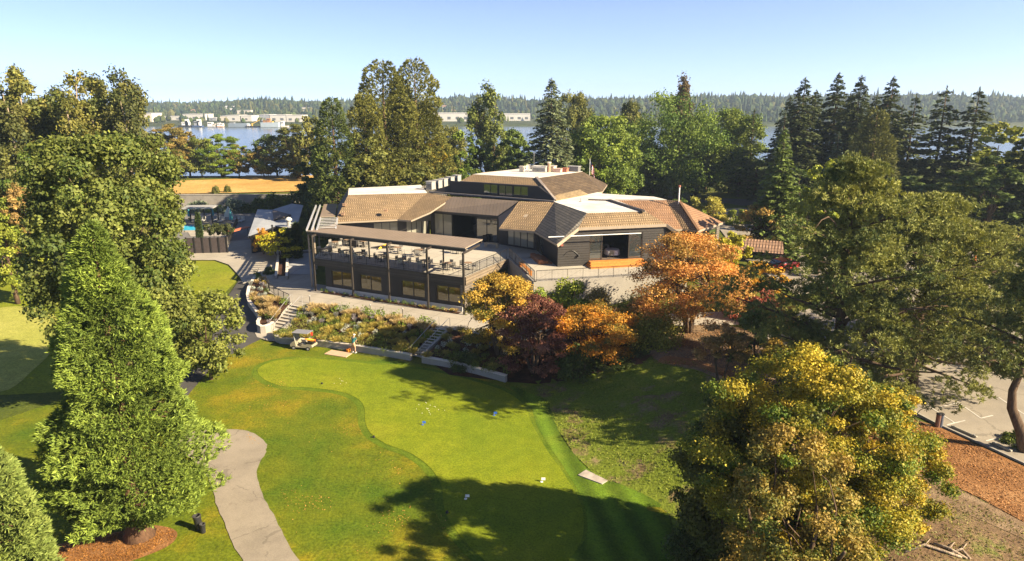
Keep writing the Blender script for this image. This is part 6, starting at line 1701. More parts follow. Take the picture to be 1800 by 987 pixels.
def far_house(name, label, cat, x0, x1, yb, yt, dep, m, mr=None, group=None, zf=None, pitched=False, Y=None):
    """box building: base row yb, roof row yt in the photo"""
    p = zf(( x0 + x1) / 2, yb); a = DD(x0, yb, p.y); b = DD(x1, yb, p.y); h = DD(x0, yt, p.y).z - p.z; h = max(h, 1.5)
    t = thing(name, label, cat, (a.x, p.y, p.z), 0, group); L = b.x - a.x
    mb = MB(); mb.box(((a.x + b.x) / 2, p.y + dep / 2, p.z + h / 2 - 1), (L / 2, dep / 2, h / 2 + 1)); mb.build('wall', m, t)
    mb = MB()
    if pitched:
        x_0, x_1, y_0, y_1, z = a.x - .5, b.x + .5, p.y - .5, p.y + dep + .5, p.z + h + .02; rz = z + dep * .28
        mb.add([(x_0, y_0, z), (x_1, y_0, z), (x_1, y_1, z), (x_0, y_1, z), (x_0, (y_0 + y_1) / 2, rz), (x_1, (y_0 + y_1) / 2, rz)], [(0, 1, 5, 4), (2, 3, 4, 5), (1, 2, 5), (3, 0, 4), (3, 2, 1, 0)])
    else: mb.box(((a.x + b.x) / 2, p.y + dep / 2, p.z + h + .3), (L / 2 + .3, dep / 2 + .3, .25))
    mb.build('roof', mr or m, t)
    n = max(1, int(L / 9))
    for i in range(min(n, 6)):
        mb = MB(); mb.box((a.x + L * (i + .5) / min(n, 6), p.y - .06, p.z + h * .42), (min(2, L * .1), .06, h * .16)); mb.build('door' if name == 'warehouse' else 'window', simple('far_dark_opening', (.12, .13, .14), .5), t)
    return t
def FZ(z):
    return lambda x, y: W(x, y, z)
FW = simple('white_warehouse_metal', (.55, .54, .51), .6, .06, .05); FT = simple('cream_warehouse', (.6, .55, .46), .6, .06, .05); FG = simple('grey_warehouse', (.3, .32, .35), .6, .06, .05); FR = simple('far_roof_grey', (.45, .45, .46), .7, .06, .05)
wh = [(193, 208, 215, 201, FW, 'small white riverside warehouse glimpsed through the tall cottonwoods'), (238, 268, 215, 200, FT, 'cream waterfront warehouse just right of the cottonwoods'), (262, 277, 212, 207, FW, 'low white shed beside the cream waterfront warehouse'), (288, 321, 212, 205.5, FW, 'long low white warehouse on the far bank, left of the bigger white one'), (322, 362, 212, 201.5, FW, 'big white warehouse with a flat roof above the moored tug'), (364, 380, 213, 208, FG, 'low grey shed behind the moored workboats'), (388, 404, 213, 204.5, FT, 'cream shed left of the broad white warehouses'), (400, 422, 214, 203.5, FW, 'white warehouse behind the grey barge, left half of the pair'), (424, 443, 214, 204, FW, 'white warehouse behind the grey barge, right half of the pair'), (457, 474, 215, 202.5, FG, 'dark grey block beside the rusty cranes'), (475, 503, 215, 203, FW, 'wide white warehouse above the grey ship'), (504, 531, 215, 203.5, FW, 'white warehouse at the right end of the waterfront row'), (753, 826, 214, 199.5, FW, 'very long white warehouse left of the vase shaped tree'), (868, 932, 213, 201, FW, 'long white warehouse between the vase shaped tree and the spruce'), (1085, 1120, 213, 205, FT, 'pale warehouse glimpsed between the trees behind the flag pole')]
for x0, x1, yb, yt, m, lb in wh: far_house('warehouse', lb, 'warehouse', x0, x1, yb, yt, 26, m, FR if m is not FW else FW, 'warehouses on the far bank', FZ(-1.2))
up = [(417, 441, 201.5, 194.5, FT, 'wide cream office block on the slope above the white warehouses'), (511, 530, 196, 190.5, FG, 'grey flat block on the hillside at the right'), (530, 560, 196, 189.5, FT, 'cream block on the hillside behind the right bank trees')]
def onfar(x, y):
    d = ray(x, y); s = 830
    while s < 1700:
        if CAMZ + d.z / d.y * s < float(TF(d.x / d.y * s, s)): break
        s += 2
    return Vector((d.x / d.y * s, s, float(TF(d.x / d.y * s, s))))
for x0, x1, yb, yt, m, lb in up: far_house('office_block', lb, 'building', x0, x1, yb, yt, 16, m, FR, None, onfar)
rh = random.Random(11)
for i in range(26):
    x = rh.uniform(275, 560) if i < 18 else rh.uniform(760, 920); y = rh.uniform(183, 199); w = rh.uniform(3.5, 8)
    far_house('far_house', 'pale house among the trees on the far hillside ' + ('left of the dark conifers' if i < 18 else 'behind the vase shaped tree'), 'house', x, x + w, y, y - rh.uniform(2, 3.2), 10, rh.choice([FT, FW, simple('pink_house', (.5, .36, .28), .7)]), rh.choice([FR, simple('brown_far_roof', (.25, .16, .12), .7)]), 'pale house among the trees on the far hillside ' + ('left of the dark conifers' if i < 18 else 'behind the vase shaped tree'), onfar, True)
HULLG = simple('grey_hull', (.2, .25, .3), .5, .1, .1); HULLB = simple('blue_grey_hull', (.35, .42, .47), .5, .1, .1); RUST = simple('rust', (.42, .2, .08), .7, .2, .2); YEL = simple('crane_yellow', (.6, .4, .06), .6, .1)
def ship(label, x0, x1, yw, hh, hull, houses, cat='ship', crane=None, name='ship'):
    """moored hull seen side on: px range, waterline row, freeboard in metres, houses (t0, t1, h, colour)"""
    p = Vector((0, 766 + (yw - 221) * -3, -4)); a = DD(x0, 224, p.y); b = DD(x1, 224, p.y); L = b.x - a.x; t = thing(name, label, cat, (a.x, p.y, -4)); bw = max(2.5, L * .12)
    mb = MB(); poly = [(a.x, p.y + bw * .6), (a.x + L * .04, p.y), (b.x - L * .1, p.y), (b.x, p.y + bw), (b.x - L * .1, p.y + 2 * bw), (a.x + L * .04, p.y + 2 * bw), (a.x, p.y + bw * 1.4)]; mb.prism(poly, -4.6, -4 + hh); mb.build('hull', hull, t)
    mb = MB(); mb.prism([(x, y) for x, y in poly], -4.05, -3.75); mb.v = [(x, y - .05, z) for x, y, z in mb.v]; mb.build('boot_stripe', BLACKM, t)
    for (t0, t1, h, m) in houses:
        o = MB().box((a.x + L * (t0 + t1) / 2, p.y + bw, -4 + hh + h / 2 + .01), (L * (t1 - t0) / 2, bw * .7, h / 2)).build('deckhouse', m, t); mb = MB(); mb.box((a.x + L * (t0 + t1) / 2, p.y + bw * .3 - .05, -4 + hh + h * .68), (L * (t1 - t0) * .42, .06, h * .1)); mb.build('windows', BLACKM, o)
    if crane:
        mb = MB(); x = a.x + L * crane[0]; z = -4 + hh; mb.bar((x, p.y + bw, z), (x, p.y + bw, z + 3), 1.2); mb.bar((x, p.y + bw, z + 2), (x + crane[1], p.y + bw, z + crane[2]), .7); mb.build('crane', crane[3], t)
    return t
ship('white tug moored at the left of the waterfront row', 312, 336, 221, 2.0, BLACKM, [(.3, .85, 3.6, M_WHITE), (.55, .78, 6.3, M_WHITE)], 'tug', name='tug_boat')
ship('blue hulled workboat with a white wheelhouse right of the tug', 337, 357, 221, 1.8, simple('navy_hull', (.04, .07, .16), .5), [(.2, .6, 4.5, FG), (.45, .75, 6.5, M_WHITE)], 'boat', name='workboat')
ship('white houseboat left of the smaller white one', 363, 379, 221, 1.0, FG, [(.1, .62, 4.2, M_WHITE), (.66, .93, 2.6, FT)], 'boat', name='houseboat')
ship('small white houseboat with a rusty roof left of the grey barge', 380, 393, 221.2, .9, RUST, [(.12, .5, 3.6, M_WHITE), (.55, .9, 3.0, M_WHITE)], 'boat', name='houseboat')
ship('long dark grey barge in the middle of the waterfront', 400, 438, 221.6, 4.2, HULLG, [(.1, .3, .8, FG)], 'barge', name='barge')
ship('crane barge with yellow booms right of the dark grey barge', 431, 456, 222, 1.4, BLACKM, [(.1, .3, 1.8, M_WHITE)], 'barge', (.45, 9, 6.5, YEL), name='crane_barge')
ship('big pale grey ship with a rusty orange deck load', 457, 493, 222.6, 5.2, HULLB, [(.15, .3, 2.2, RUST), (.33, .5, 4.2, RUST), (.55, .62, 1.2, YEL)], 'ship', (.1, 3, 9, FG))
ship('small cream workboat astern of the pale grey ship', 493, 507, 222.4, 1.6, FT, [(.1, .4, 4.6, M_WHITE)], 'boat', name='workboat')
# low white garage and cars behind the clubhouse
far_house('garage', 'long low white garage beyond the shaded lawn behind the flag pole', 'garage', 1047, 1118, 316.5, 308.5, 9, simple('garage_white', (.62, .56, .47), .7), simple('garage_roof', (.5, .45, .38), .8), None, lambda x, y: G(x, y))
def car(label, loc, rz, m):
    t = thing('parked_car', label, 'car', loc, rz, 'parked cars'); pr = [(-2.1, .3), (-2.15, .7), (-1.3, .85), (-.7, 1.35), (.7, 1.4), (1.5, .95), (2.1, .85), (2.15, .35)]; n = len(pr)
    vs = [(x, s * (.85 if z < 1 else .68), z) for s in (-1, 1) for x, z in pr]; mb = MB(); mb.add(vs, [tuple(range(n)), tuple(range(2 * n - 1, n - 1, -1))] + [((i + 1) % n, i, n + i, n + (i + 1) % n) for i in range(n)]); o = mb.build('body', m, None, False, .05); o.parent = t
    mb = MB()
    for s in (-1, 1): mb.add([(-1.1, s * .83, .93), (1.25, s * .83, .98), (.7, s * .725, 1.3), (-.6, s * .725, 1.28)], [(0, 1, 2, 3) if s < 0 else (3, 2, 1, 0)])
    mb.add([(-1.28, -.7, .92), (-1.28, .7, .92), (-.76, .62, 1.33), (-.76, -.62, 1.33)], [(3, 2, 1, 0)]); mb.add([(1.5, -.7, 1.0), (1.5, .7, 1.0), (.8, .62, 1.39), (.8, -.62, 1.39)], [(0, 1, 2, 3)]); o = mb.build('windows', GLASS, None); o.parent = t
    for x in (-1.3, 1.3):
        for s in (-1, 1): w = MB(); w.tube([(x, s * .68, .32), (x, s * .88, .32)], .32, 12); o = w.build('wheel', simple('tyre_rubber', (.02, .02, .02)), None); o.parent = t
    return t
for x, y, rz, c, lb in ((1134, 310, .2, (.6, .6, .6), 'silver car parked under the big maple, leftmost of the row'), (1148, 310, .3, (.6, .16, .05), 'orange red car parked under the big maple'), (1160, 311, .2, (.7, .7, .68), 'white car parked right of the orange red one under the maple'), (1194, 307, .2, (.65, .66, .68), 'white car parked alone right of the maple trunk'), (1372, 476, .5, (.5, .04, .03), 'red car half hidden behind the large pine by the covered walk')):
    car(lb, G(x, y), rz, simple('car_paint_%d' % x, c, .3, .03, 3, .2))
# ------------------------------------------------------------------ trees, from the front to the back
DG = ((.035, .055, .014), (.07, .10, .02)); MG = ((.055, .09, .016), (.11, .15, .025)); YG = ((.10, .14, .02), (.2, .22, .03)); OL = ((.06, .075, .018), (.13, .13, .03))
def tree(kind, name, label, px, top, wpx, py=None, Y=None, cols=MG, cat='tree', seed=None, bark=None, rz=None, group=None, woody='trunk', base_off=0, **kw):
    loc = spot(px, py, Y, top); H, R = size_at(loc, top, wpx)
    return plant(name, label, cat, proto(kind, seed, H, R, **kw), loc, H, R, cols[0], cols[1], rz, group, bark, woody=woody)

# foreground
tree('cone', 'sequoia_tree', 'huge dense conical green conifer in the left foreground with a thick red trunk', 246, 388, 230, 944, seed=1, cols=((.045, .078, .014), (.145, .19, .03)), bark=BARKR, leaf=.24, tufts=11500, per=14, base=.075, rz=0, trunk=.55, wl=.24, inner=.34, amp=2.0,
     prof=lambda z: max(.012, min(1, (1 - z) ** .64 * 1.2) * min(1, (max(0, z - .06) / .12) ** .6)))
tree('cone', 'sequoia_tree', 'light green conifer cut off by the lower left edge of the picture', -55, 660, 255, None, 24.5, seed=2, cols=((.06, .095, .02), (.14, .17, .04)), bark=BARKR, leaf=.24, tufts=6500, per=13, rz=1, wl=.24, amp=1.6,
     prof=lambda z: max(.012, (1 - z) ** .75 * min(1, (z / .06) ** .6)))
tree('broad', 'sycamore_tree', 'big spreading leafy tree with large leaves behind the conical conifer', 206, 246, 250, None, 47, seed=3, cols=((.035, .058, .012), (.125, .14, .03)), leaf=.25, nl=78000, nc=250, base=.18, wl=.75, fill=.2, lump=13, core=.45, rz=.6, tw=.7)
tree('broad', 'young_sycamore_tree', 'low leafy tree beside the asphalt road, right of the big conical conifer', 372, 520, 130, 668, seed=4, cols=((.06, .085, .016), (.17, .18, .04)), leaf=.26, nl=11000, nc=60, base=.1, lump=8, fill=.3, core=.25, cr=(.16, .3))
tree('broad', 'maple_tree', 'large golden green maple filling the lower right foreground', 1424, 614, 312, None, 26.5, seed=5, cols=((.065, .11, .014), (.31, .235, .022)), leaf=.105, nl=150000, nc=260, tw=1, base=.05, stems=5, lump=14, fill=.25, cr=(.09, .2), flat=.55, core=.15, rz=RZ1)
tree('broad', 'maple_tree', 'lower golden maple on the right flank of the large one, beside the bark strip', 1545, 676, 200, None, 27.5, seed=51, cols=((.075, .12, .014), (.33, .235, .022)), leaf=.105, nl=70000, nc=130, tw=1, base=.05, stems=4, lump=12, fill=.25, cr=(.1, .22), flat=.55, core=.15, rz=RZ1 + 1)
tree('broad', 'maple_tree', 'speckled tan and green tree in front of the golden maple at the lower right', 1390, 735, 230, None, 22.5, seed=6, cols=((.06, .09, .016), (.24, .165, .035)), leaf=.11, nl=60000, nc=140, base=.02, tw=1, core=.3, stems=4, lump=10, fill=.2, cr=(.12, .22))
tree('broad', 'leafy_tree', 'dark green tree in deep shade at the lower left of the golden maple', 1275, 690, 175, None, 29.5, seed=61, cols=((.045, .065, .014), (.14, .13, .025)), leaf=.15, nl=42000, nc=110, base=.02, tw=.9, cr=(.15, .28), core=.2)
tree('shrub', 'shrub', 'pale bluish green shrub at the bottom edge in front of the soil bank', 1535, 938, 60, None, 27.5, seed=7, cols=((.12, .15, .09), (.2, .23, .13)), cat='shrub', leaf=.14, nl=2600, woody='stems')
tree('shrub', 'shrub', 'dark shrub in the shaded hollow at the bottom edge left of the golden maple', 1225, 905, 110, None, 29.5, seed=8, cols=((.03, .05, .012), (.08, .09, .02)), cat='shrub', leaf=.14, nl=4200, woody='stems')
tree('shrub', 'shrub', 'small leafy shrub at the right edge below the leaning pine', 1793, 765, 60, None, 37.2, seed=9, cols=((.05, .08, .014), (.14, .16, .03)), cat='shrub', leaf=.14, nl=2400, woody='stems')
PINE = ((.04, .065, .022), (.24, .24, .06))
tree('pine', 'pine_tree', 'large bushy pine right of the orange maple, left one of the two big pines', 1478, 288, 315, None, 41, seed=10, cols=PINE, leaf=.25, limbs=70, pads=12, tufts=18, cards=13, base=.02, padr=.105, rz=.4)
tree('pine', 'pine_tree', 'large bushy pine behind the golden maple, right one of the two big pines', 1630, 350, 275, None, 45.5, seed=12, cols=PINE, leaf=.25, limbs=60, pads=12, tufts=17, cards=13, base=.06, padr=.11, rz=2.2)
tree('pine', 'pine_tree', 'shaded pine in the parking lot, between the right big pine and the leaning one', 1722, 398, 190, None, 52, seed=12, cols=PINE, rz=4)
loc = spot(1803, 795); H, R = size_at(loc, 415, 190)
plant('pine_tree', 'leaning pine with a crooked bare trunk at the right edge of the picture', 'tree', proto('pine', 13, H, R, leaf=.25, limbs=38, pads=10, tufts=11, cards=11, base=.34, padr=.15, path=[(0, 0, -.3), (-.5, 0, .1 * H), (-1.35, 0, .22 * H), (-1.5, 0, .3 * H), (-.9, .2, .45 * H), (-.9, .3, .7 * H), (-.6, .2, .95 * H)], trunk=.34), loc, c1=PINE[0], c2=PINE[1], rz=0)
# maples and shrubs below the terrace
ORG = ((.17, .12, .025), (.5, .24, .07)); GLD = ((.10, .11, .018), (.38, .24, .04)); BRZ = ((.07, .022, .018), (.21, .095, .06)); RUSTY = ((.10, .095, .018), (.46, .19, .02)); PNK = ((.2, .05, .04), (.4, .15, .1))
tree('layer', 'maple_tree', 'broad orange maple with a forked dark trunk before the right wing', 1210, 413, 192, 586, seed=20, cols=ORG, leaf=.19, nl=32000, nc=120, tw=1, base=.16, stems=4)
tree('layer', 'maple_tree', 'golden orange maple at the right corner of the lower storey', 878, 484, 136, None, 55.5, seed=21, cols=GLD, leaf=.18, nl=24000, nc=80, tw=.9, base=.05)
tree('layer', 'maple_tree', 'dark bronze red maple between the golden one and the laceleaf maple', 940, 518, 116, None, 53, seed=22, cols=BRZ, leaf=.17, nl=26000, nc=85, tw=.8, base=.05)
tree('layer', 'maple_tree', 'low bright orange laceleaf maple right of the bronze one', 1046, 541, 146, None, 54, seed=23, cols=RUSTY, leaf=.17, nl=24000, nc=75, tw=1, base=.05)
tree('shrub', 'shrub', 'large yellow green flowering shrub right of the laceleaf maple', 1150, 548, 116, None, 55.5, seed=24, cols=((.09, .13, .02), (.27, .24, .05)), cat='shrub', leaf=.2, nl=13000, nc=70, woody='stems')
tree('shrub', 'shrub', 'bright yellow green shrub against the terrace wall behind the laceleaf maple', 1003, 486, 86, None, 61.5, seed=25, cols=((.1, .15, .015), (.24, .27, .03)), cat='shrub', leaf=.22, nl=15000, nc=60, woody='stems')
tree('shrub', 'shrub', 'low green shrub at the left end of the terrace wall', 948, 502, 62, None, 61.5, seed=25, cols=((.08, .13, .015), (.18, .22, .03)), cat='shrub', woody='stems')
tree('shrub', 'shrub', 'rounded tan green clipped shrub by the terrace wall', 1051, 500, 60, None, 61.8, seed=26, cols=((.12, .11, .03), (.24, .18, .06)), cat='shrub', leaf=.18, nl=8000, nc=55, woody='stems')
tree('shrub', 'shrub', 'olive green shrub left of the orange maple trunk', 1112, 523, 66, None, 60, seed=27, cols=((.08, .11, .02), (.17, .19, .04)), cat='shrub', leaf=.18, nl=3600, woody='stems')
tree('shrub', 'shrub', 'yellow tipped bush between the laceleaf maple and the orange maple', 1128, 508, 48, None, 61.5, seed=27, cols=((.13, .14, .02), (.34, .28, .03)), cat='shrub', woody='stems')
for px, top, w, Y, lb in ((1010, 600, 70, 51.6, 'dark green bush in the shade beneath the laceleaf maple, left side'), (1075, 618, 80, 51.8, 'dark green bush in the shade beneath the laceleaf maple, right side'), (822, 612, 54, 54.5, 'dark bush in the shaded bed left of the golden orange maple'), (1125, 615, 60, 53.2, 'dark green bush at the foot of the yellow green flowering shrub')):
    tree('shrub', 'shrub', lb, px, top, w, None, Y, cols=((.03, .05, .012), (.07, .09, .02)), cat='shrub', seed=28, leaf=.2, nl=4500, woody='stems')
tree('layer', 'small_maple_tree', 'small tan orange tree with a thin trunk on the bark ring', 1268, 570, 92, 682, seed=29, cols=((.14, .11, .03), (.36, .21, .08)), leaf=.17, nl=8000, nc=50, tw=.9, base=.35, stems=2)
tree('broad', 'holly_tree', 'rounded dark green tree between the pink red shrubs and the golden maple', 1335, 528, 84, None, 50.5, seed=30, cols=((.05, .085, .02), (.15, .19, .05)), leaf=.2, nl=7000, nc=60, base=.03)
tree('broad', 'yellow_leaf_tree', 'yellow green tree behind the orange maple, below the end windows', 1283, 412, 84, None, 65.5, seed=31, cols=((.14, .16, .015), (.36, .32, .03)), leaf=.26, nl=7000, nc=55, base=.1)
tree('layer', 'small_maple_tree', 'small golden tree below the covered walkway', 1345, 462, 76, None, 63, seed=32, cols=((.25, .18, .02), (.46, .26, .03)), leaf=.22, nl=5000, nc=40, tw=.9)
for px, top, w, Y, lb in ((1300, 500, 50, 60.5, 'pink red shrub just right of the orange maple'), (1345, 500, 60, 59.5, 'pink red shrub in front of the small golden tree'), (1378, 525, 50, 57.5, 'orange red shrub at the foot of the large pines')):
    tree('shrub', 'shrub', lb, px, top, w, None, Y, cols=PNK if px < 1370 else ORG, cat='shrub', seed=33, leaf=.2, nl=3400, woody='stems')
tree('layer', 'small_maple_tree', 'golden brown small tree hugging the rear left of the foreground maple', 1375, 598, 90, None, 45.5, seed=29, cols=GLD)
# by the pool house and drive
tree('layer', 'small_maple_tree', 'bright yellow green small tree before the pool house', 492, 403, 72, 455, seed=34, cols=((.16, .17, .015), (.36, .32, .02)), leaf=.3, nl=3600, nc=40, tw=.9)
tree('layer', 'small_maple_tree', 'slender orange leaved sapling at the left front of the pool house', 464, 400, 32, 448, seed=34, cols=((.3, .16, .02), (.42, .22, .03)))
for px, top, w, py, lb in ((353, 374, 8, 432, 'narrow dark cypress in front of the pool'), (524, 392, 13, 455, 'narrow dark cypress right of the yellow green tree at the pool house'), (506, 402, 13, 455, 'narrow dark cypress behind the yellow green tree at the pool house')):
    tree('cone', 'cypress_tree', lb, px, top, w, py, cols=((.02, .04, .015), (.06, .085, .02)), seed=35, leaf=.3, tufts=1100, per=8, prof=lambda z: math.sin(PI * min(1, .12 + z * .88)) ** .6 * .8 + .02)
for px, top, w, py, lb in ((377, 393, 34, 424, 'round dark small tree left of the railing by the pool'), (399, 394, 30, 424, 'round dark small tree beside the railing by the pool')):
    tree('broad', 'small_round_tree', lb, px, top, w, py, cols=((.03, .04, .014), (.06, .07, .02)), seed=36, leaf=.3, nl=2200, nc=36, base=.35)
for px, top, w, Y, c, lb in ((345, 355, 44, 131, ((.1, .13, .09), (.16, .19, .13)), 'pale grey green bush against the levee wall above the shelter'), (415, 352, 52, 131, ((.08, .11, .08), (.14, .17, .12)), 'pale grey green bush against the levee wall, middle one'), (380, 362, 40, 131.5, MG, 'green hedge bush at the levee wall beside the shelter'), (440, 360, 40, 130.5, DG, 'dark bush at the levee wall left of the pool house'), (462, 350, 44, 131, DG, 'dark tall bush at the levee wall just behind the pool house'), (490, 344, 60, 131, DG, 'dark leafy mass behind the pool house roof, left part'), (530, 335, 70, 128, DG, 'dark leafy mass behind the pool house roof, right part'), (565, 330, 60, 124, DG, 'dark shaded bush behind the pergola')):
    tree('shrub', 'shrub', lb, px, top, w, None, Y, cols=c, cat='shrub', seed=37, leaf=.36, nl=3000, woody='stems')
for px, top, w, py, lb in ((541, 405, 26, 440, 'yellow green shrub squeezed between pool house and pergola'), (472, 470, 20, 482, 'small dark shrub on the promenade edge left of the ramp'), (455, 480, 14, 490, 'pale shrub at the top end of the curved planter')):
    tree('shrub', 'shrub', lb, px, top, w, py, cols=YG if px == 541 else DG, cat='shrub', seed=37, woody='stems')
for px, top, w, py, lb in ((282, 321, 20, 338, 'small green bush alone in the dry field'), (379, 328, 14, 340, 'little round bush in the dry field, left of the other one'), (401, 327, 13, 339, 'little round bush in the dry field, right of the other one')):
    tree('shrub', 'shrub', lb, px, top, w, py, cols=OL, cat='shrub', seed=37, woody='stems')
# left background
CW = ((.055, .072, .018), (.16, .15, .035)); CWD = ((.04, .052, .016), (.11, .11, .03))
for px, top, w, Y, sd, c, lb in ((8, 140, 95, 88, 40, CWD, 'tall ragged cottonwood at the left edge of the picture'), (60, 128, 80, 92, 41, CW, 'tall ragged cottonwood, second from the left edge'), (112, 158, 90, 96, 42, CW, 'shorter golden cottonwood between the second and fourth from the left'), (160, 132, 95, 90, 40, CW, 'tall golden cottonwood with a bare pale trunk'), (196, 150, 60, 98, 41, CWD, 'dark thin cottonwood left of the tallest one on the right'), (238, 128, 85, 91, 42, CWD, 'tallest cottonwood at the right end of the row, with a bushy top')):
    tree('poplar', 'cottonwood_tree', lb, px, top, w * 1.3, None, Y, cols=c, seed=sd, bark=BARKL, leaf=.36, nl=20000, nc=150, stems=5, tw=.9, base=.18, group='cottonwoods along the left bank')
for px, top, w, Y, sd, c, lb in ((20, 258, 110, 84, 44, OL, 'mid green tree below the cottonwoods at the left edge'), (95, 262, 120, 86, 45, MG, 'dense green tree below the second cottonwood'), (170, 250, 110, 84, 44, OL, 'dense olive tree behind the big spreading tree, below the bare trunk'), (262, 255, 90, 86, 45, OL, 'olive tree at the right flank of the big spreading tree'), (15, 350, 100, 74, 44, YG, 'sunlit yellow green tree low at the left edge'), (52, 318, 60, 76, 46, ((.12, .1, .03), (.26, .17, .06)), 'tan leaved tree with a pale bare trunk near the left edge')):
    tree('broad', 'leafy_tree', lb, px, top, w, None, Y, cols=c, seed=sd, leaf=.34, nl=12000, nc=110, base=.12 if sd != 46 else .4, tw=.8, bark=BARKL if sd == 46 else BARK)
tree('shrub', 'hedge_shrub', 'clipped bright green hedge mound by the far left path', 32, 425, 58, None, 86, seed=47, cols=((.09, .14, .015), (.2, .24, .03)), cat='hedge', leaf=.2, nl=4000, woody='stems')
tree('shrub', 'hedge_shrub', 'dark hedge mound right of the clipped bright one', 80, 425, 60, None, 84, seed=47, cols=DG, cat='hedge', woody='stems')
RB = ((.06, .085, .018), (.14, .15, .03)); RBO = ((.09, .09, .022), (.22, .16, .045))
for px, top, w, Y, sd, c, lb in ((268, 232, 60, 166, 50, OL, 'olive bank tree at the left end of the dry field'), (300, 218, 60, 168, 51, RBO, 'rust tinged bank tree, tallest at the left end of the dry field'), (330, 232, 46, 170, 52, RBO, 'rust and green bank tree second from the left behind the dry field'), (352, 242, 46, 168, 50, RB, 'green bank tree left of the brightest green one'), (388, 236, 60, 169, 51, ((.07, .12, .015), (.15, .2, .025)), 'brightest green bank tree behind the dry field'), (418, 255, 34, 170, 52, RBO, 'small rust coloured bank tree beside the gap of open water'), (462, 258, 36, 168, 52, RBO, 'rust tipped bank tree right of the gap of open water'), (485, 236, 66, 170, 50, DG, 'dark bank tree right of the gap of open water'), (522, 218, 60, 166, 51, OL, 'olive bank tree next to the ivy covered tree'), (550, 205, 50, 160, 52, CW, 'golden bank tree peeping left of the ivy covered tree')):
    tree('broad', 'bank_tree', lb, px, top, w * 1.35, None, Y, cols=c, seed=sd, leaf=.5, nl=6000, nc=75, base=.06, tw=.8, lump=9, fill=.25, group='trees on the near river bank')
# behind the clubhouse
tree('cone', 'ivy_covered_tree', 'dark ivy covered column of a tree left of the tall twin tree', 590, 172, 100, None, 104, seed=55, cols=((.022, .036, .012), (.085, .11, .022)), leaf=.5, tufts=2600, per=9, prof=lambda z: (1 - z) ** .5 * min(1, .75 + z) * .95 + .02)
CED = ((.055, .07, .015), (.14, .135, .03))
tree('cone', 'cedar_tree', 'tall olive twin tree behind the left wing, left peak', 678, 106, 150, None, 112, seed=56, cols=CED, leaf=.45, tufts=6200, per=11, amp=2.0, prof=lambda z: (1 - z) ** .42 * min(1, .8 + z) * .95 + .02)
tree('cone', 'cedar_tree', 'tall olive twin tree behind the left wing, right peak', 733, 103, 128, None, 116, seed=57, cols=CED, leaf=.45, tufts=5600, per=11, amp=2.0, prof=lambda z: (1 - z) ** .42 * min(1, .75 + z) * .95 + .02)
tree('cone', 'cedar_tree', 'shorter olive conifer at the left shoulder of the twin tree', 645, 165, 95, None, 108, seed=57, cols=CED)
tree('cone', 'cedar_tree', 'shorter olive conifer at the right shoulder of the twin tree', 752, 172, 60, None, 120, seed=56, cols=CED)
tree('cone', 'cedar_tree', 'middle olive conifer filling the notch of the twin tree', 706, 138, 90, None, 118, seed=56, cols=CED)
tree('broad', 'leafy_tree', 'shaded bushy tree at the foot of the olive twin tree', 640, 235, 120, None, 106, seed=45, cols=OL)
tree('broad', 'leafy_tree', 'golden bush tree at the right foot of the olive twin tree', 765, 238, 50, None, 118, seed=46, cols=((.16, .14, .02), (.34, .26, .035)))
tree('poplar', 'cottonwood_tree', 'vase shaped cottonwood standing alone against the water', 857, 154, 90, None, 146, seed=58, cols=((.05, .07, .016), (.12, .14, .028)), leaf=.5, nl=8000, nc=110, stems=6, base=.28)
for px, top, w, Y, sd, c, lb in ((797, 232, 66, 120, 59, ((.05, .085, .014), (.12, .16, .022)), 'rounded green tree behind the left wing, nearest the golden bush'), (845, 238, 56, 124, 60, DG, 'dark rounded tree in the middle behind the upper roof'), (880, 246, 60, 126, 59, DG, 'dark rounded tree just left of the blue green spruce'), (820, 288, 60, 112, 60, MG, 'low green tree directly behind the air conditioners')):
    tree('broad', 'round_tree', lb, px, top, w, None, Y, cols=c, seed=sd, leaf=.42, nl=7500, nc=75, base=.05, tw=.7)
tree('fir', 'spruce_tree', 'broad blue green spruce behind the satellite dish', 968, 137, 160, None, 120, seed=62, cols=((.055, .075, .035), (.14, .165, .085)), leaf=.8, lev=40, br=14, per=60, droop=.3, wl=.45, base=.04, power=.75)
for px, top, w, Y, sd, c, lb in ((1052, 205, 100, 126, 63, ((.06, .1, .016), (.15, .19, .028)), 'bright green maple behind the flag'), (1092, 210, 70, 140, 64, MG, 'green tree right of the maple behind the flag'), (1012, 165, 54, 160, 63, OL, 'thin olive tree right behind the spruce'), (1104, 170, 46, 162, 64, OL, 'tall thin tree with an open top left of the great maple'), (1192, 166, 150, 146, 65, ((.045, .085, .014), (.12, .165, .024)), 'great dark green maple with a domed crown behind the right wing'), (1288, 192, 96, 148, 66, ((.05, .085, .015), (.12, .15, .024)), 'domed green maple right of the great one'), (1245, 205, 80, 160, 65, DG, 'dark tree filling the gap between the two domed maples')):
    tree('broad', 'maple_tree', lb, px, top, w * 1.15, None, Y, cols=c, seed=sd, leaf=.42, nl=30000, nc=150, base=.05, tw=.8, lump=6, cr=(.14, .25), core=.3)
tree('poplar', 'dead_top_tree', 'dark ragged tree top rising above the great maple', 1196, 140, 72, None, 165, seed=58, cols=((.05, .04, .02), (.12, .085, .03)))
tree('fir', 'fir_tree', 'narrow dark fir between the domed maples and the dark grove', 1320, 190, 50, None, 142, seed=67, cols=((.022, .036, .014), (.06, .08, .022)), leaf=.7, lev=28, br=9, per=18)
FIR = ((.022, .034, .014), (.065, .08, .025)); FIRS = ((.05, .062, .018), (.13, .13, .035))
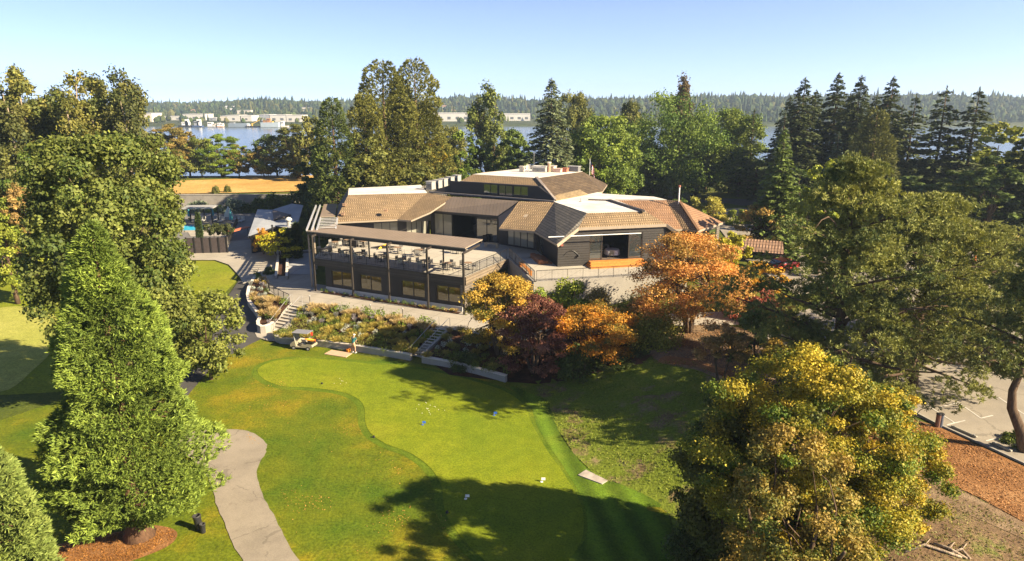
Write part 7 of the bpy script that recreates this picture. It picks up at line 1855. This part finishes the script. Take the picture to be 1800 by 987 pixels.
for px, top, w, Y, sd, c, lb in ((1404, 137, 92, 122, 68, FIR, 'dark fir with a double tip at the left end of the dark grove'), (1462, 128, 80, 126, 69, FIR, 'tall dark fir, second from the left in the dark grove'), (1500, 133, 84, 120, 68, FIR, 'tall dark fir, third from the left in the dark grove'), (1556, 134, 74, 124, 69, FIR, 'slim dark fir, fourth from the left in the dark grove'), (1597, 166, 70, 128, 70, FIR, 'smaller see-through fir, fifth in the dark grove'), (1648, 152, 86, 118, 70, FIR, 'open branched fir, second from the right in the dark grove'), (1704, 154, 92, 116, 70, FIR, 'open branched fir at the right end of the dark grove'), (1425, 158, 70, 134, 69, FIR, 'fir in the second row behind the double tipped one'), (1530, 168, 80, 134, 68, FIR, 'fir in the second row in the middle of the dark grove'), (1380, 170, 70, 130, 68, FIR, 'lower fir at the left flank of the double tipped one'), (1484, 165, 70, 132, 69, FIR, 'fir in the second row between the second and third tall ones'), (1575, 185, 70, 132, 70, FIR, 'lower fir in the second row behind the see-through one')):
    tree('fir', 'fir_tree', lb, px, top, w * 1.45, None, Y, cols=c, seed=sd, leaf=.85, lev=38 if sd != 70 else 24, br=12 if sd != 70 else 9, per=46, droop=.26, wl=.45, sparse=.03 if sd != 70 else .15, power=.68, base=.06 if sd != 70 else .12, group='firs of the dark grove')
tree('cone', 'cedar_tree', 'sunlit olive cedar in front of the dark grove', 1530, 190, 110, None, 108, seed=71, cols=FIRS, leaf=.6, tufts=2600, per=9, prof=lambda z: (1 - z) ** .6 * min(1, .7 + z) * .95 + .02)
tree('fir', 'blue_cedar_tree', 'bluish weeping cedar at the left foot of the dark grove', 1372, 196, 70, None, 118, seed=72, cols=((.05, .07, .045), (.11, .14, .09)), leaf=.8, lev=24, br=10, per=22, droop=.55)
tree('fir', 'blue_cedar_tree', 'bluish weeping cedar in the middle of the dark grove', 1466, 232, 76, None, 112, seed=72, cols=((.045, .065, .045), (.1, .13, .085)))
tree('fir', 'spruce_tree', 'bright green spruce beside the driveway, left of the large pines', 1369, 226, 115, None, 84, seed=73, cols=((.05, .085, .02), (.14, .18, .04)), leaf=.55, lev=38, br=13, per=50, droop=.18, wl=.45, power=.8, base=.04)
tree('broad', 'yellow_leaf_tree', 'yellow green leafy tree top behind the left big pine', 1446, 268, 80, None, 74, seed=74, cols=((.11, .15, .016), (.24, .26, .03)), leaf=.36, nl=6500, nc=70, base=.1)
tree('layer', 'golden_shrub', 'grey green and orange shrub by the driveway above the covered walkway', 1338, 358, 80, None, 84, seed=75, cols=((.14, .15, .05), (.36, .22, .06)), cat='shrub', leaf=.3, nl=4200, nc=45, tw=.9, woody='stems')
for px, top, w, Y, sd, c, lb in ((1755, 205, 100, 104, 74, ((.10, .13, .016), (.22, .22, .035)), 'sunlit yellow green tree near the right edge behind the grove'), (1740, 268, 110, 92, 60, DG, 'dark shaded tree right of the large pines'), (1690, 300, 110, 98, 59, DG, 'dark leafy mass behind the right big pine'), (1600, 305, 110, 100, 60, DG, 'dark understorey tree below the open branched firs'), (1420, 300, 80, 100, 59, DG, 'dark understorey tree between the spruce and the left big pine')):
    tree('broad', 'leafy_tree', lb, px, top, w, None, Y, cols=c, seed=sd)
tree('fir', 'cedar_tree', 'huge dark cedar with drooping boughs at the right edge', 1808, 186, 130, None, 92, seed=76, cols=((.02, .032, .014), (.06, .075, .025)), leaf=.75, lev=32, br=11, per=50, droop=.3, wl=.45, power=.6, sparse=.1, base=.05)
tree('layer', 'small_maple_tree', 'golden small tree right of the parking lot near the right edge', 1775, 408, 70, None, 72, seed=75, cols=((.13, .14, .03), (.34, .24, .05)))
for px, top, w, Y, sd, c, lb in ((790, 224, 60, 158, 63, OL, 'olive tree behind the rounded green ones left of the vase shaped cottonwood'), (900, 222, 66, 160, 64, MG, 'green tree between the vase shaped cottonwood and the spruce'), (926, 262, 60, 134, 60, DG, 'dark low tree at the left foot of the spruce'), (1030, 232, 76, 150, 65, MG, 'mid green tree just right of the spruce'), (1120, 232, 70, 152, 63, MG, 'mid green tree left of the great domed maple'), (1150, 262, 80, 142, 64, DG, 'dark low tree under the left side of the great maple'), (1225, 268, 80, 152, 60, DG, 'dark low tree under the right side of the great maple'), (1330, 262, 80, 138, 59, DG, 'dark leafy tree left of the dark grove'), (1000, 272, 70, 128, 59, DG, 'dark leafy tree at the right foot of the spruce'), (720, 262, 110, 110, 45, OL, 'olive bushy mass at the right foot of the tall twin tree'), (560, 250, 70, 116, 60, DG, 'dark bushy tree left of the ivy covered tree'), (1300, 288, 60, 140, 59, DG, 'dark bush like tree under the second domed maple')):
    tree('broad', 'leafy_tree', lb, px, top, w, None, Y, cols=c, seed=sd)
# shrubs behind the right wing
for px, top, w, Y, c, lb in ((1222, 335, 34, 112, ((.14, .15, .03), (.27, .25, .05)), 'round golden shrub behind the orange roof, left of the bigger one'), (1256, 334, 46, 110, ((.16, .16, .03), (.3, .26, .05)), 'bigger round golden shrub behind the orange roof'), (1190, 338, 40, 112, MG, 'green hedge bush behind the vent pipe'), (1160, 340, 40, 114, ((.1, .15, .015), (.2, .24, .03)), 'bright green hedge bush, third from the right along the white roof'), (1130, 340, 40, 116, ((.1, .15, .015), (.2, .24, .03)), 'bright green hedge bush in the middle along the white roof'), (1098, 338, 44, 118, ((.1, .15, .015), (.2, .24, .03)), 'bright green hedge bush at the left end along the white roof'), (1288, 361, 22, 106, YG, 'small yellow green mound shrub by the driveway, left of three'), (1304, 360, 20, 107, YG, 'small yellow green mound shrub by the driveway, middle of three'), (1320, 361, 18, 107, OL, 'small olive mound shrub by the driveway, right of three'), (1238, 362, 16, 106, YG, 'tiny yellow green mound shrub below the bigger golden shrub')):
    tree('shrub', 'shrub', lb, px, top, w, None, Y, cols=c, cat='shrub', seed=77, leaf=.3, nl=3000, woody='stems')

# ------------------------------------------------------------------ loose growth and litter
def scatter(name, label, cat, px, n, L, wd, cols, up, seed, mat=LEAF, dz=.03):
    r = np.random.default_rng(seed); Q = [G(*p).xy for p in px]; x0, x1 = min(q.x for q in Q), max(q.x for q in Q); y0, y1 = min(q.y for q in Q), max(q.y for q in Q)
    P = []
    cx = r.uniform(x0, x1, n // 40); cy = r.uniform(y0, y1, n // 40)
    while len(P) < n:
        if r.random() < .7: k = r.integers(len(cx)); x, y = cx[k] + r.normal() * .6, cy[k] + r.normal() * .5
        else: x, y = r.uniform(x0, x1), r.uniform(y0, y1)
        if inpoly(x, y, [(q.x, q.y) for q in Q]): P.append((x, y))
    P = np.array(P); z = T(P[:, 0], P[:, 1]) + dz; F = Fol()
    D = nrm(r.normal(size=(n, 3)) * np.array([1, 1, .15]) + np.array([0, 0, up])); LL = L * r.uniform(.5, 1.4, n)
    N = rdir(r, n) if up > .3 else nrm(r.normal(size=(n, 3)) * .3 + np.array([0, 0, 1]))
    F.add(np.stack([P[:, 0], P[:, 1], z + LL * .5 * up * .6 + .02], 1), D, N, LL, LL * wd, r.random(n), np.exp(r.normal(size=n) * .2))
    o = link(name, F.mesh(name, mat)); o.color = (*cols[0], 1); o['leaf_colour'] = [*cols[1], 1.0]
    return tag(o, label, cat, kind='stuff')
SLP = [(900, 680), (1040, 662), (1130, 640), (1210, 634), (1262, 660), (1270, 760), (1250, 860), (1180, 890), (1120, 862), (1050, 842), (1005, 795), (970, 735)]
scatter('slope_grass', 'tufts of rough grass on the slope right of the green', 'grass', SLP, 8000, .15, .3, ((.11, .17, .015), (.24, .26, .04)), .9, 1)
scatter('bank_weeds', 'weeds and rough grass on the soil bank at the lower right', 'grass', [(1560, 850), (1640, 850), (1800, 930), (1850, 1050), (1500, 1050), (1480, 930)], 3200, .13, .35, ((.10, .12, .02), (.24, .22, .06)), .9, 2)
scatter('leaf_litter', 'fallen orange and brown leaves scattered over the bark mulch', 'leaf litter', [(1480, 745), (1580, 735), (1650, 756), (1800, 826), (1900, 880), (1900, 950), (1800, 920), (1640, 838), (1500, 810)], 7000, .09, .7, ((.14, .06, .02), (.5, .26, .1)), .1, 3, dz=.06)
b = scatter('leaf_litter', 'fallen leaves scattered over the soil under the orange maple', 'leaf litter', [(1135, 600), (1260, 578), (1330, 600), (1340, 680), (1220, 650), (1150, 640)], 4000, .11, .7, ((.16, .08, .03), (.45, .26, .12)), .1, 4, dz=.09)
b = scatter('leaf_litter', 'brown needles and leaves fallen round the foot of the big conical conifer', 'leaf litter', [(80, 975), (215, 938), (300, 930), (310, 945), (240, 985), (100, 1010)], 3000, .1, .4, ((.2, .08, .02), (.45, .22, .06)), .1, 5, dz=.06)
b = scatter('lawn_leaves', 'a few dry leaves strewn over the rough lawn', 'leaf litter', [(345, 660), (455, 620), (640, 760), (780, 900), (800, 1000), (540, 1000), (470, 800), (380, 740)], 700, .07, .8, ((.3, .16, .03), (.5, .3, .08)), .1, 6, dz=.03)
for pts, lb in ((((1590, 972), (1625, 962), (1660, 974), (1690, 982)), 'pale bare root arching out of the soil bank at the bottom edge'), (((1640, 958), (1668, 968), (1700, 985)), 'thin bare root lying across the soil bank beside the arching one'), (((1558, 936), (1588, 950), (1600, 952)), 'short dark fallen stick on the soil bank under the golden maple'), (((1668, 976), (1690, 970), (1705, 985)), 'rightmost bare root on the soil bank at the bottom edge')):
    P = [G(*p) for p in pts]; t = thing('fallen_root', lb, 'root', P[0]); n = len(P)
    MB().tube([p + Vector((0, 0, .06 + .06 * (0 < i < n - 1))) for i, p in enumerate(P)], [.05 + .02 * (n - i) / n for i in range(n)], 7).build('stem', BARKL if 'pale' in lb or 'bare' in lb else BARK, t, True)
    a = P[1] + Vector((0, 0, .1)); MB().tube([a, a + Vector((.35, .3, .02)), a + Vector((.6, .55, -.06))], [.035, .025, .01], 6).build('side_root', BARKL if 'bare' in lb else BARK, t, True)
# ------------------------------------------------------------------ air between here and the far shore
k = NT('haze_air'); pv = k.n('ShaderNodeVolumePrincipled')
pv.inputs['Color'].default_value = (.62, .8, 1.0, 1); pv.inputs['Density'].default_value = HAZE; pv.inputs['Anisotropy'].default_value = 0.25
k.l(pv.outputs[0], k.out.inputs['Volume'])
mb = MB(); mb.box((0, 1050, 36), (1900, 1450, 46)); tag(mb.build('haze', k.m), 'pale blue air haze lying over the river and far hills', 'haze', kind='stuff')
SC.cycles.volume_step_rate = 4; SC.cycles.volume_max_steps = 64
